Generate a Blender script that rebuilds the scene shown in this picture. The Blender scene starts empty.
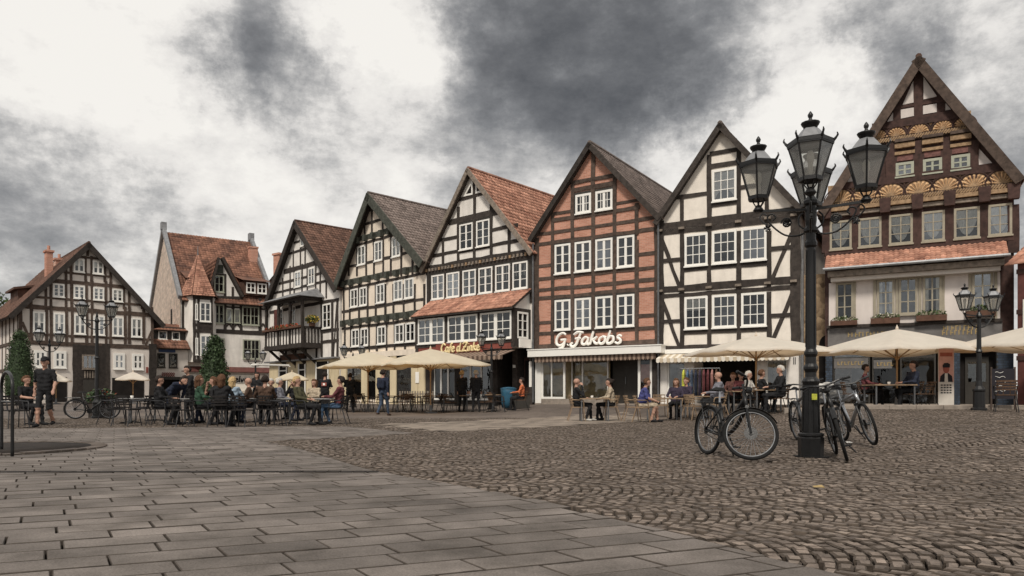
import bpy, bmesh, math, random
import numpy as np
from mathutils import Vector, Matrix

random.seed(7)
rng = np.random.default_rng(11)
scene = bpy.context.scene
col = scene.collection

# ------------------------------------------------------------------ camera, sky, sun, exposure
F, CX, HY, CAMH = 720.0, 512.0, 394.0, 0.86        # focal length in px, principal column, horizon row, eye height
cam_d = bpy.data.cameras.new("camera")
cam_d.sensor_width = 36.0
cam_d.lens = F / 1024 * 36.0
cam_d.shift_y = (HY - 288.0) / 1024.0
cam_d.clip_start = 0.05
cam_d.clip_end = 3000
cam = bpy.data.objects.new("camera", cam_d)
cam.location = (0, 0, CAMH)
cam.rotation_euler = (math.radians(90), 0, 0)
col.objects.link(cam)
scene.camera = cam

SUN_EL, SUN_AZ = math.radians(50), math.radians(197)   # azimuth clockwise from +Y: behind the camera, to the left
world = bpy.data.worlds.new("World")
scene.world = world
world.use_nodes = True
wn, wl = world.node_tree.nodes, world.node_tree.links
wn.clear()


def pix_dir(px, py):
    return Vector(((px - CX) / F, 1.0, (HY - py) / F)).normalized()


def build_sky():
    out = wn.new("ShaderNodeOutputWorld")
    bg = wn.new("ShaderNodeBackground")
    bg.inputs["Strength"].default_value = 1.0
    wl.new(bg.outputs[0], out.inputs[0])
    sky = wn.new("ShaderNodeTexSky")
    sky.sky_type = 'NISHITA'
    sky.sun_disc = False
    sky.sun_elevation = SUN_EL
    sky.sun_rotation = SUN_AZ
    tc = wn.new("ShaderNodeTexCoord")

    def math_n(op, a, b=None, clamp=False):
        n = wn.new("ShaderNodeMath")
        n.operation = op
        n.use_clamp = clamp
        for i, v in enumerate((a, b)):
            if v is None:
                continue
            if isinstance(v, (int, float)):
                n.inputs[i].default_value = v
            else:
                wl.new(v, n.inputs[i])
        return n.outputs[0]

    def vmath(op, a, b):
        n = wn.new("ShaderNodeVectorMath")
        n.operation = op
        for i, v in enumerate((a, b)):
            if isinstance(v, (tuple, Vector)):
                n.inputs[i].default_value = tuple(v)
            else:
                wl.new(v, n.inputs[i])
        return n

    def noise(vec, scale, detail, rough=0.55, out_name="Fac"):
        n = wn.new("ShaderNodeTexNoise")
        n.inputs["Scale"].default_value = scale
        n.inputs["Detail"].default_value = detail
        n.inputs["Roughness"].default_value = rough
        wl.new(vec, n.inputs["Vector"])
        return n.outputs[out_name]

    d = tc.outputs["Generated"]
    dn = vmath('NORMALIZE', d, (0, 0, 0)).outputs[0]
    # ragged edges: bend the direction with noise before the cloud masses are laid out
    wob = noise(dn, 3.6, 10, 0.66, "Color")
    wob = vmath('SUBTRACT', wob, (0.5, 0.5, 0.5)).outputs[0]
    wob = vmath('MULTIPLY', wob, (0.50, 0.50, 0.42)).outputs[0]
    db = vmath('ADD', dn, wob).outputs[0]
    # flattened coordinates: clouds stretch sideways towards the horizon
    st = vmath('MULTIPLY', dn, (1.0, 1.0, 1.9)).outputs[0]
    base = noise(st, 3.0, 12, 0.62)
    fine = noise(st, 11.0, 10, 0.68)
    bigv = noise(dn, 1.1, 2, 0.5)
    tot = math_n('ADD', math_n('MULTIPLY', base, 1.0), math_n('MULTIPLY', fine, 0.55))
    tot = math_n('ADD', math_n('ADD', tot, -0.165), math_n('MULTIPLY', bigv, 0.16))
    # the cloud masses of the picture (pixel, angular radius in px, weight: minus = dark)
    masses = [(240, 55, 85, -.32), (275, 85, 60, -.20), (600, 35, 135, -.30), (510, 95, 80, -.15), (690, 35, 80, -.16),
              (15, 190, 80, -.20), (-40, 110, 90, -.14), (90, 165, 55, -.10), (465, 190, 75, -.18), (930, 25, 60, -.30), (860, 40, 50, -.20), (1000, 130, 70, -.22),
              (40, 285, 100, -.14), (200, 250, 90, -.06), (360, 190, 50, -.08), (330, 120, 60, -.10), (1000, 210, 60, -.14), (620, 110, 60, -.15),
              (110, 90, 110, .30), (385, 60, 95, .30), (700, 150, 90, .22), (985, 60, 60, .25), (790, 95, 70, .20), (250, 200, 120, .12), (560, 205, 60, .10), (830, 30, 50, .06), (420, 130, 70, .06)]
    for (px, py, r, w) in masses:
        c = pix_dir(px, py)
        dot = vmath('DISTANCE', db, tuple(c)).outputs["Value"]
        rr = r / 760.0
        q = math_n('DIVIDE', dot, rr)
        q = math_n('POWER', q, 2.0)
        q = math_n('EXPONENT', math_n('MULTIPLY', q, -0.9))
        tot = math_n('ADD', tot, math_n('MULTIPLY', q, w))
    tot = math_n('ADD', math_n('MULTIPLY', math_n('SUBTRACT', tot, .55), 1.22), .53)     # crisper cloud edges
    ramp = wn.new("ShaderNodeValToRGB")
    el = ramp.color_ramp.elements
    el[0].position = 0.0
    el[0].color = (0.0532, 0.054, 0.0562, 1)
    el[1].position = 0.90
    el[1].color = (0.4788, 0.4636, 0.437, 1)
    for p, c in ((0.16, (0.076, 0.0768, 0.079)), (0.32, (0.114, 0.1148, 0.117)), (0.46, (0.1748, 0.1733, 0.1725)), (0.6, (0.2736, 0.2675, 0.2599)), (0.74, (0.4104, 0.3967, 0.3785))):
        e = el.new(p)
        e.color = (*c, 1)
    wl.new(tot, ramp.inputs[0])
    blue = wn.new("ShaderNodeMix")
    blue.data_type = 'RGBA'
    blue.inputs[0].default_value = 0.975
    sk = vmath('MULTIPLY', sky.outputs[0], (.10, .10, .10)).outputs[0]
    wl.new(sk, blue.inputs[6])
    wl.new(ramp.outputs[0], blue.inputs[7])
    wl.new(blue.outputs[2], bg.inputs[0])


build_sky()
sun_d = bpy.data.lights.new("sun", 'SUN')
sun_d.energy = 1.5
sun_d.angle = math.radians(10)
sun_d.color = (1.0, .93, .83)
sun = bpy.data.objects.new("sun", sun_d)
col.objects.link(sun)
sdir = Vector((math.sin(SUN_AZ) * math.cos(SUN_EL), math.cos(SUN_AZ) * math.cos(SUN_EL), math.sin(SUN_EL)))
sun.rotation_euler = (-sdir).to_track_quat('-Z', 'Y').to_euler()
sun.location = sdir * 60
vs = scene.view_settings
vs.view_transform = 'Standard'
vs.look = 'None'
vs.exposure = 0.95
vs.gamma = 1.0
vs.use_curve_mapping = False
scene.cycles.max_bounces = 6
scene.cycles.transparent_max_bounces = 12
scene.cycles.use_denoising = True


# ------------------------------------------------------------------ helpers
def lin(h):
    h = h.lstrip('#')
    return tuple((c / 12.92 if c <= .04045 else ((c + .055) / 1.055) ** 2.4) for c in (int(h[i:i + 2], 16) / 255 for i in (0, 2, 4)))


MATS = {}


def mat(name, color, rough=0.8, var=0.18, scale=3.0, bump=0.0, bscale=40.0, metal=0.0, tint=None, objvar=0.0, attr=0.0, spec=0.3, streak=0.0, speck=0.0, world_co=False, stain=0.0):
    """principled surface: mottled colour, optional bump, per-object or per-piece variation"""
    m = bpy.data.materials.new(name)
    m.use_nodes = True
    n, l = m.node_tree.nodes, m.node_tree.links
    b = n["Principled BSDF"]
    b.inputs["Roughness"].default_value = rough
    b.inputs["Metallic"].default_value = metal
    b.inputs["Specular IOR Level"].default_value = spec
    c = color if isinstance(color, tuple) else lin(color)
    tcn = n.new("ShaderNodeTexCoord")
    nz = n.new("ShaderNodeTexNoise")
    nz.inputs["Scale"].default_value = scale
    nz.inputs["Detail"].default_value = 6
    nz.inputs["Roughness"].default_value = .65
    vec = n.new("ShaderNodeNewGeometry").outputs["Position"] if world_co else tcn.outputs["Object"]
    l.new(vec, nz.inputs["Vector"])
    mx = n.new("ShaderNodeMix")
    mx.data_type = 'RGBA'
    t = tint if tint else tuple(v * (1 - var * 1.6) for v in c)
    if isinstance(t, str):
        t = lin(t)
    mx.inputs[6].default_value = (*[min(1, v * (1 + var * .5)) for v in c], 1)
    mx.inputs[7].default_value = (*t, 1)
    mr = n.new("ShaderNodeMapRange")
    mr.inputs[1].default_value = .38
    mr.inputs[2].default_value = .68
    l.new(nz.outputs["Fac"], mr.inputs[0])
    l.new(mr.outputs[0], mx.inputs[0])
    colsock = mx.outputs[2]
    if stain > 0:       # broad worn and dirty patches that run across many stones
        n6 = n.new("ShaderNodeTexNoise")
        n6.inputs["Scale"].default_value = .55
        n6.inputs["Detail"].default_value = 7
        n6.inputs["Roughness"].default_value = .62
        l.new(vec, n6.inputs["Vector"])
        m6 = n.new("ShaderNodeMapRange")
        m6.inputs[1].default_value = .36
        m6.inputs[2].default_value = .64
        m6.inputs[3].default_value = 1 - stain
        m6.inputs[4].default_value = 1 + stain
        l.new(n6.outputs["Fac"], m6.inputs[0])
        vm6 = n.new("ShaderNodeVectorMath")
        vm6.operation = 'SCALE'
        l.new(colsock, vm6.inputs[0])
        l.new(m6.outputs[0], vm6.inputs["Scale"])
        colsock = vm6.outputs[0]
    if speck > 0:       # grains and pores
        n4 = n.new("ShaderNodeTexNoise")
        n4.inputs["Scale"].default_value = 75
        n4.inputs["Detail"].default_value = 3
        n4.inputs["Roughness"].default_value = .8
        l.new(vec, n4.inputs["Vector"])
        m4 = n.new("ShaderNodeMapRange")
        m4.inputs[1].default_value = .3
        m4.inputs[2].default_value = .7
        m4.inputs[3].default_value = 1 - speck
        m4.inputs[4].default_value = 1 + speck
        l.new(n4.outputs["Fac"], m4.inputs[0])
        vm4 = n.new("ShaderNodeVectorMath")
        vm4.operation = 'SCALE'
        l.new(colsock, vm4.inputs[0])
        l.new(m4.outputs[0], vm4.inputs["Scale"])
        colsock = vm4.outputs[0]
    if streak > 0:      # rain streaks and dirt running down a wall
        mp = n.new("ShaderNodeMapping")
        mp.inputs["Scale"].default_value = (1.7, 1.7, .3)
        l.new(vec, mp.inputs[0])
        n2 = n.new("ShaderNodeTexNoise")
        n2.inputs["Scale"].default_value = 1.6
        n2.inputs["Detail"].default_value = 5
        l.new(mp.outputs[0], n2.inputs["Vector"])
        m2 = n.new("ShaderNodeMapRange")
        m2.inputs[1].default_value = .45
        m2.inputs[2].default_value = .75
        m2.inputs[3].default_value = 1.0
        m2.inputs[4].default_value = 1.0 - streak
        l.new(n2.outputs["Fac"], m2.inputs[0])
        vm = n.new("ShaderNodeVectorMath")
        vm.operation = 'SCALE'
        l.new(colsock, vm.inputs[0])
        l.new(m2.outputs[0], vm.inputs["Scale"])
        colsock = vm.outputs[0]
    for amt, kind in ((objvar, 'o'), (attr, 'a')):
        if amt <= 0:
            continue
        if kind == 'o':
            src = n.new("ShaderNodeObjectInfo").outputs["Random"]
        else:
            a = n.new("ShaderNodeAttribute")
            a.attribute_name = "rnd"
            src = a.outputs["Fac"]
        m3 = n.new("ShaderNodeMapRange")
        m3.inputs[3].default_value = 1 - amt
        m3.inputs[4].default_value = 1 + amt
        l.new(src, m3.inputs[0])
        vm = n.new("ShaderNodeVectorMath")
        vm.operation = 'SCALE'
        l.new(colsock, vm.inputs[0])
        l.new(m3.outputs[0], vm.inputs["Scale"])
        colsock = vm.outputs[0]
    l.new(colsock, b.inputs["Base Color"])
    if bump > 0:
        nb = n.new("ShaderNodeTexNoise")
        nb.inputs["Scale"].default_value = bscale
        nb.inputs["Detail"].default_value = 4
        l.new(vec, nb.inputs["Vector"])
        bp = n.new("ShaderNodeBump")
        bp.inputs["Strength"].default_value = bump
        bp.inputs["Distance"].default_value = .02
        l.new(nb.outputs["Fac"], bp.inputs["Height"])
        l.new(bp.outputs[0], b.inputs["Normal"])
    MATS[name] = m
    return m


def glass_mat(name, fac=.16, tint=(.55, .6, .6), rough=.03, refl=(.9, .95, 1.0)):
    m = bpy.data.materials.new(name)
    m.use_nodes = True
    n, l = m.node_tree.nodes, m.node_tree.links
    n.remove(n["Principled BSDF"])
    o = n["Material Output"]
    tr = n.new("ShaderNodeBsdfTransparent")
    tr.inputs[0].default_value = (*tint, 1)
    gl = n.new("ShaderNodeBsdfGlossy")
    gl.inputs["Roughness"].default_value = rough
    gl.inputs["Color"].default_value = (*refl, 1)
    tcn = n.new("ShaderNodeTexCoord")
    nz = n.new("ShaderNodeTexNoise")
    nz.inputs["Scale"].default_value = 1.7
    l.new(tcn.outputs["Object"], nz.inputs["Vector"])
    bp = n.new("ShaderNodeBump")
    bp.inputs["Strength"].default_value = .12
    bp.inputs["Distance"].default_value = .05
    l.new(nz.outputs["Fac"], bp.inputs["Height"])
    l.new(bp.outputs[0], gl.inputs["Normal"])
    fr = n.new("ShaderNodeFresnel")
    fr.inputs[0].default_value = 1.5
    ad = n.new("ShaderNodeMath")
    ad.operation = 'ADD'
    ad.use_clamp = True
    oi = n.new("ShaderNodeObjectInfo")
    pw = n.new("ShaderNodeMath")
    pw.operation = 'POWER'
    pw.inputs[1].default_value = 2.2
    l.new(oi.outputs["Random"], pw.inputs[0])
    m5 = n.new("ShaderNodeMapRange")
    m5.inputs[3].default_value = fac * .3
    m5.inputs[4].default_value = fac * 3.2
    l.new(pw.outputs[0], m5.inputs[0])
    l.new(m5.outputs[0], ad.inputs[1])
    l.new(fr.outputs[0], ad.inputs[0])
    mx = n.new("ShaderNodeMixShader")
    l.new(ad.outputs[0], mx.inputs[0])
    l.new(tr.outputs[0], mx.inputs[1])
    l.new(gl.outputs[0], mx.inputs[2])
    l.new(mx.outputs[0], o.inputs[0])
    MATS[name] = m
    return m


class MB:
    """collects shapes and links them as one mesh object"""

    def __init__(self):
        self.v, self.f, self.mi = [], [], []

    def add(self, verts, faces, mi=0):
        o = len(self.v)
        self.v += [tuple(p) for p in verts]
        self.f += [tuple(i + o for i in f) for f in faces]
        self.mi += [mi] * len(faces)
        return self

    def box(self, x0, x1, y0, y1, z0, z1, mi=0):
        return self.add([(x0, y0, z0), (x1, y0, z0), (x1, y1, z0), (x0, y1, z0), (x0, y0, z1), (x1, y0, z1), (x1, y1, z1), (x0, y1, z1)],
                        [(0, 3, 2, 1), (4, 5, 6, 7), (0, 1, 5, 4), (1, 2, 6, 5), (2, 3, 7, 6), (3, 0, 4, 7)], mi)

    def bar(self, a, b, w, t, up=(0, 0, 1), mi=0):
        """square bar from a to b, width w (sideways), thickness t (along up)"""
        a, b, up = Vector(a), Vector(b), Vector(up)
        d = (b - a).normalized()
        s = d.cross(up)
        if s.length < 1e-4:
            s = d.cross(Vector((1, 0, 0)))
        s.normalize()
        u = s.cross(d).normalized()
        s *= w / 2
        u *= t / 2
        vs_ = [a - s - u, a + s - u, a + s + u, a - s + u, b - s - u, b + s - u, b + s + u, b - s + u]
        return self.add(vs_, [(0, 1, 2, 3)[::-1], (4, 5, 6, 7), (0, 1, 5, 4), (1, 2, 6, 5), (2, 3, 7, 6), (3, 0, 4, 7)], mi)

    def tube(self, pts, r, n=8, mi=0, cap=True, closed=False):
        pts = [Vector(p) for p in pts]
        m = len(pts)
        rs = r if isinstance(r, (list, tuple)) else [r] * m
        rings = []
        ref = None
        for i, p in enumerate(pts):
            if closed:
                d = (pts[(i + 1) % m] - pts[i - 1])
            else:
                d = (pts[min(i + 1, m - 1)] - pts[max(i - 1, 0)])
            d.normalize()
            if ref is None:
                ref = Vector((0, 0, 1)) if abs(d.z) < .9 else Vector((1, 0, 0))
            s = d.cross(ref)
            if s.length < 1e-3:
                ref = Vector((0, 1, 0)) if abs(d.y) < .9 else Vector((1, 0, 0))
                s = d.cross(ref)
            s.normalize()
            u = s.cross(d).normalized()
            ref = u
            rings.append([p + s * (rs[i] * math.cos(2 * math.pi * k / n)) + u * (rs[i] * math.sin(2 * math.pi * k / n)) for k in range(n)])
        vs_ = [q for rg in rings for q in rg]
        fs = []
        for i in range(m if closed else m - 1):
            j = (i + 1) % m
            for k in range(n):
                fs.append((i * n + k, i * n + (k + 1) % n, j * n + (k + 1) % n, j * n + k))
        if cap and not closed:
            fs.append(tuple(range(n))[::-1])
            fs.append(tuple((m - 1) * n + k for k in range(n)))
        return self.add(vs_, fs, mi)

    def lathe(self, prof, n=16, c=(0, 0, 0), mi=0, rot=0.0, sx=1.0, sy=1.0):
        """profile [(r, z)...] turned about the z axis through c"""
        vs_ = []
        for r, z in prof:
            for k in range(n):
                a = 2 * math.pi * k / n + rot
                vs_.append((c[0] + r * sx * math.cos(a), c[1] + r * sy * math.sin(a), c[2] + z))
        fs = []
        for i in range(len(prof) - 1):
            for k in range(n):
                fs.append((i * n + k, i * n + (k + 1) % n, (i + 1) * n + (k + 1) % n, (i + 1) * n + k))
        fs.append(tuple(range(n))[::-1])
        fs.append(tuple((len(prof) - 1) * n + k for k in range(n)))
        return self.add(vs_, fs, mi)

    def prism(self, poly, y0, y1, mi=0):
        """polygon in x,z pushed from y0 to y1 (counter-clockwise seen from -y)"""
        n = len(poly)
        vs_ = [(x, y0, z) for x, z in poly] + [(x, y1, z) for x, z in poly]
        fs = [tuple(range(n)), tuple(range(2 * n - 1, n - 1, -1))]
        for i in range(n):
            j = (i + 1) % n
            fs.append((i, i + n, j + n, j))
        return self.add(vs_, fs, mi)

    def build(self, name, mats, parent=None, smooth=False, rnd=None):
        me = bpy.data.meshes.new(name)
        me.from_pydata(self.v, [], self.f)
        if not isinstance(mats, (list, tuple)):
            mats = [mats]
        for m in mats:
            me.materials.append(MATS[m] if isinstance(m, str) else m)
        if len(mats) > 1:
            me.polygons.foreach_set("material_index", self.mi)
        if smooth:
            me.polygons.foreach_set("use_smooth", [True] * len(me.polygons))
        me.update()
        o = bpy.data.objects.new(name, me)
        col.objects.link(o)
        if parent:
            o.parent = parent
        return o


def np_mesh(name, V, Q, mats, parent=None, rnd=None, smooth=False, mi=None):
    """mesh from numpy arrays of points and quads (or tris), with a per-face random attribute"""
    me = bpy.data.meshes.new(name)
    V = np.asarray(V, dtype=np.float32)
    Q = np.asarray(Q, dtype=np.int32)
    k = Q.shape[1]
    me.vertices.add(len(V))
    me.vertices.foreach_set("co", V.ravel())
    me.loops.add(Q.size)
    me.loops.foreach_set("vertex_index", Q.ravel())
    me.polygons.add(len(Q))
    me.polygons.foreach_set("loop_start", np.arange(0, Q.size, k, dtype=np.int32))
    if mi is not None:
        me.polygons.foreach_set("material_index", np.asarray(mi, dtype=np.int32))
    if smooth:
        me.polygons.foreach_set("use_smooth", np.ones(len(Q), dtype=bool))
    for m in (mats if isinstance(mats, (list, tuple)) else [mats]):
        me.materials.append(MATS[m] if isinstance(m, str) else m)
    if rnd is not None:
        at = me.attributes.new("rnd", 'FLOAT', 'FACE')
        at.data.foreach_set("value", np.asarray(rnd, dtype=np.float32))
    me.update(calc_edges=True)
    me.validate()
    o = bpy.data.objects.new(name, me)
    col.objects.link(o)
    if parent:
        o.parent = parent
    return o


def tag(o, label=None, cat=None, group=None, kind=None):
    for k, v in (("label", label), ("category", cat), ("group", group), ("kind", kind)):
        if v:
            o[k] = v
    return o


def empty(name, loc=(0, 0, 0), rz=0.0, label=None, cat=None, group=None, kind=None):
    o = bpy.data.objects.new(name, None)
    o.empty_display_size = .2
    o.location = loc
    o.rotation_euler = (0, 0, rz)
    col.objects.link(o)
    return tag(o, label, cat, group, kind)


def inst(src, name, parent=None, loc=(0, 0, 0), rot=(0, 0, 0), sc=1.0):
    """a further object that shares the mesh of src"""
    o = bpy.data.objects.new(name, src.data)
    col.objects.link(o)
    o.location = loc
    o.rotation_euler = rot
    o.scale = (sc, sc, sc) if isinstance(sc, (int, float)) else sc
    if parent:
        o.parent = parent
    return o


KIDS = {}


def copy_tree(o, parent=None):
    c = o.copy()
    col.objects.link(c)
    c.parent = parent
    for ch in [x for x in o.children]:
        copy_tree(ch, c)
    return c


def ss(a, b, x):
    t = min(1, max(0, (x - a) / (b - a)))
    return t * t * (3 - 2 * t)


def gh(x, y):
    """height of the square's surface: level in front, rising to the houses, most on the right"""
    e = .24 * ss(28, 44, y)
    e = e + (.34 * ss(24, 34, y) - e) * ss(-3, 2, x)
    e = e + (.42 * ss(10.5, 20, y) - e) * ss(5, 10, x)
    return e + .26 * math.exp(-((x - 9.0) / 2.8) ** 2 - ((y - 12.6) / 2.3) ** 2)


def gpt(px, py):
    """where the pixel's ray meets the square"""
    z = CAMH * F / max(py - HY, .5)
    for _ in range(30):
        x = (px - CX) / F * z
        z2 = (CAMH - gh(x, z)) * F / max(py - HY, .5)
        z = z * .5 + z2 * .5
    return Vector(((px - CX) / F * z, z, gh((px - CX) / F * z, z)))


def at(px, Y):
    """column px at depth Y, standing on the square"""
    x = (px - CX) / F * Y
    return Vector((x, Y, gh(x, Y)))


def catmull(pts, n=6, closed=False):
    pts = [Vector(p) for p in pts]
    out = []
    m = len(pts)
    rngi = range(m if closed else m - 1)
    for i in rngi:
        p1, p2 = pts[i], pts[(i + 1) % m]
        p0 = pts[i - 1] if (closed or i > 0) else p1 * 2 - p2
        p3 = pts[(i + 2) % m] if (closed or i + 2 < m) else p2 * 2 - p1
        for k in range(n):
            t = k / n
            out.append(.5 * ((2 * p1) + (p2 - p0) * t + (2 * p0 - 5 * p1 + 4 * p2 - p3) * t * t + (3 * p1 - p0 - 3 * p2 + p3) * t ** 3))
    if not closed:
        out.append(pts[-1])
    return out


# ------------------------------------------------------------------ materials
mat("timber_dark", "#3d3733", .85, .3, 6, .25, 30, objvar=.22, streak=.2)
mat("timber_brown", "#554840", .85, .3, 6, .25, 30, objvar=.2, streak=.2)
mat("timber_red", "#45322d", .8, .3, 6, .25, 30, objvar=.2)
mat("timber_green", "#4b4d46", .85, .3, 6, .3, 25, objvar=.15)
mat("timber_grey", "#857a6f", .85, .3, 6, .2, 25, objvar=.1)
mat("plaster_cream", "#e9e1d6", .92, .09, 1.3, .3, 18, streak=.16)
mat("plaster_peach", "#e7dac9", .92, .09, 1.3, .3, 18, streak=.16)
mat("plaster_white", "#e4dfd8", .92, .09, 1.2, .3, 18, streak=.18)
mat("plaster_pale", "#d8cfc9", .92, .06, .8, .15, 25, streak=.12)
mat("plaster_grey", "#d2cac2", .92, .06, .8, .15, 25, streak=.12)
mat("plaster_yellow", "#d3c3a2", .92, .08, .8, .15, 25, streak=.15)
mat("frame_white", "#e9e7e1", .55, .03, 5)
mat("frame_olive", "#9b9382", .6, .1, 5)
mat("frame_green", "#a2a494", .6, .1, 5)
mat("frame_dark", "#3a3733", .6, .1, 5)
mat("curtain", "#d6d3cd", .95, .12, 9, .4, 20)
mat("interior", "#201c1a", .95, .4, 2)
mat("awning_dim", "#937f70", .9, .1, 6)
mat("awning_dark", "#5a4a40", .9, .1, 6)
mat("awning_tan", "#c2b39c", .9, .08, 6)
mat("interior_lit_tone", "#b3a283", .95, .35, 2)  # pale beige: the shop's indoor light is put into this colour
mat("metal_black", "#121213", .42, .25, 9, .15, 60, metal=.0, spec=.45)
mat("metal_grey", "#6f7072", .45, .2, 9, .05, 60, metal=.6)
mat("metal_dark", "#3b3b3d", .45, .2, 9, metal=.3)
mat("metal_silver", "#b3b5b8", .3, .1, 9, metal=.85)
mat("zinc", "#8c8d8f", .5, .2, 4, metal=.4)
mat("slate", "#77757a", .7, .2, 4, .2, 20, attr=.2)
mat("tile_orange", "#b08470", .85, .25, 1.6, .2, 30, tint="#835a4b", attr=.28)
mat("tile_red", "#85604f", .85, .3, .8, .2, 30, tint="#4f3a33", attr=.3)
mat("tile_brown", "#6e5347", .9, .35, 1.5, .2, 30, tint="#513e36", attr=.3)
mat("tile_grey", "#7c706a", .85, .25, 1.5, .2, 30, tint="#655b56", attr=.26)
mat("tile_pale", "#d6c6b8", .9, .2, 1.5, .2, 30, tint="#bfac9d", attr=.16)
mat("bark", "#4b4038", .9, .3, 8, .5, 20)
mat("leaf_dark", "#3c4d31", .7, .3, 4, attr=.4)
mat("leaf_mid", "#4a5a33", .7, .3, 4, attr=.45)
mat("flower_red", "#a34a33", .7, .3, 9, attr=.3)
mat("flower_yellow", "#b79a3d", .7, .3, 9, attr=.3)
mat("flower_white", "#d8d5c9", .7, .3, 9, attr=.2)
mat("terracotta", "#5f463a", .9, .2, 5)
mat("grout", "#2c2622", .95, .3, 3, .4, 30)
mat("slab", "#6e6762", .88, .25, 1.7, .6, 60, tint="#534d48", objvar=.12, attr=.12, speck=.3, world_co=True, stain=.24)
mat("slab_light", "#877c71", .88, .16, 2.5, .3, 45, objvar=.1, attr=.12)
mat("cobble", "#70655c", .75, .3, 5, .6, 60, tint="#50463f", objvar=.3, attr=.34, speck=.35, spec=.4, world_co=True, stain=.22)
mat("joint_slab", "#4d4640", .95, .3, 6, .3, 60)
mat("joint_cobble", "#4f463e", .95, .3, 6, .3, 60)
mat("drain", "#2a2522", .9, .3, 6)
mat("kerb_stone", "#8f857b", .85, .2, 4, .3, 30)
mat("wood_pole", "#a98a66", .7, .2, 9, .1, 40)
mat("wood_table", "#8d7760", .7, .25, 6, .1, 40)
mat("steel_table", "#a7a6a4", .4, .1, 6, metal=.5)
mat("wicker", "#221f1e", .8, .3, 30, .5, 120)
mat("wicker_brown", "#5b4636", .8, .3, 30, .5, 120)
mat("stone_rubble", "#8f7860", .95, .35, 5, .8, 9, tint="#5c4c3e")
mat("sign_white", "#f0ede6", .5, .02, 3)
mat("sign_cream", "#ecd9a8", .5, .05, 3)
mat("lintel_paint", "#74504a", .7, .3, 9)
mat("sign_red", "#82473d", .6, .15, 3)
mat("awning_brown", "#6b5546", .9, .1, 6)
mat("awning_cream", "#e0d9cc", .9, .08, 6)
mat("blue_tile", "#3c4653", .4, .25, 6, attr=.2)
mat("blue_plastic", "#2f5a72", .5, .2, 5)
mat("sign_blue", "#39486b", .6, .1, 5)
mat("gold_paint", "#a08a5d", .6, .2, 8)
mat("carved_tan", "#a08669", .85, .25, 8, .5, 40, tint="#77614b")
mat("carved_gold", "#cdaa82", .85, .2, 8, .4, 40, tint="#a88462")
mat("sign_grey", "#6d6a68", .8, .2, 3)
mat("red_paint", "#5f3a35", .7, .2, 3)
mat("rubber", "#1a1a1a", .85, .2, 20)
mat("paper", "#cfcac2", .8, .05, 6)
mat("ink_dark", "#26242a", .8, .1, 6)
mat("ink_red", "#96564c", .8, .1, 6)
mat("ink_pink", "#c79a90", .8, .1, 6)
mat("skin", "#aa8573", .6, .08, 6)
mat("hair_dark", "#2a211c", .8, .2, 30, .3, 80)
mat("hair_blond", "#b79c72", .8, .2, 30, .3, 80)
mat("hair_grey", "#b9b4ac", .8, .15, 30, .3, 80)
mat("hair_brown", "#5a3f2c", .8, .2, 30, .3, 80)
for nm, hx in dict(black="#1f1f21", navy="#252b3b", blue="#4a5f78", lightblue="#8797a5", grey="#77777f", olive="#4c4a36", green="#35503f", red="#603538",
                   orange="#c06a45", beige="#a89a86", purple="#362f3e", royal="#454879", white="#b9b6b0", jeans="#3e4a5c", brown="#4d3b30", pink="#9b736d", yellow="#b8ba4a").items():
    mat("cloth_" + nm, hx, .9, .3, 9, .9, 14)
glass_mat("glass", .08, (.86, .88, .87))
glass_mat("glass_shop", .05, (.75, .76, .74), .02)
gm = glass_mat("glass_lamp", .06, (.93, .93, .90), .2)
_n, _l = gm.node_tree.nodes, gm.node_tree.links
_tr = _n.new("ShaderNodeBsdfTranslucent")         # frosted: scatters some of the light that passes
_tr.inputs[0].default_value = (.9, .9, .86, 1)
_df = _n.new("ShaderNodeBsdfDiffuse")
_df.inputs[0].default_value = (.75, .75, .72, 1)
_m1, _m2 = _n.new("ShaderNodeMixShader"), _n.new("ShaderNodeMixShader")
_m1.inputs[0].default_value = .4
_m2.inputs[0].default_value = .26
_l.new(_tr.outputs[0], _m1.inputs[1])
_l.new(_df.outputs[0], _m1.inputs[2])
_src = _n["Material Output"].inputs[0].links[0].from_socket
_l.new(_src, _m2.inputs[1])
_l.new(_m1.outputs[0], _m2.inputs[2])
_l.new(_m2.outputs[0], _n["Material Output"].inputs[0])


def canvas(name, hx, through):
    """cloth that lets some light through"""
    m = mat(name, hx, .9, .06, 2.5, .05, 50)
    n, l = m.node_tree.nodes, m.node_tree.links
    b = n["Principled BSDF"]
    tr = n.new("ShaderNodeBsdfTranslucent")
    tr.inputs[0].default_value = (*lin(through), 1)
    mx = n.new("ShaderNodeMixShader")
    mx.inputs[0].default_value = .42
    l.new(b.outputs[0], mx.inputs[1])
    l.new(tr.outputs[0], mx.inputs[2])
    l.new(mx.outputs[0], n["Material Output"].inputs[0])


canvas("canvas_white", "#efe8db", "#e2c6a2")
canvas("canvas_beige", "#ece2cb", "#e2bf8c")


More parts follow.
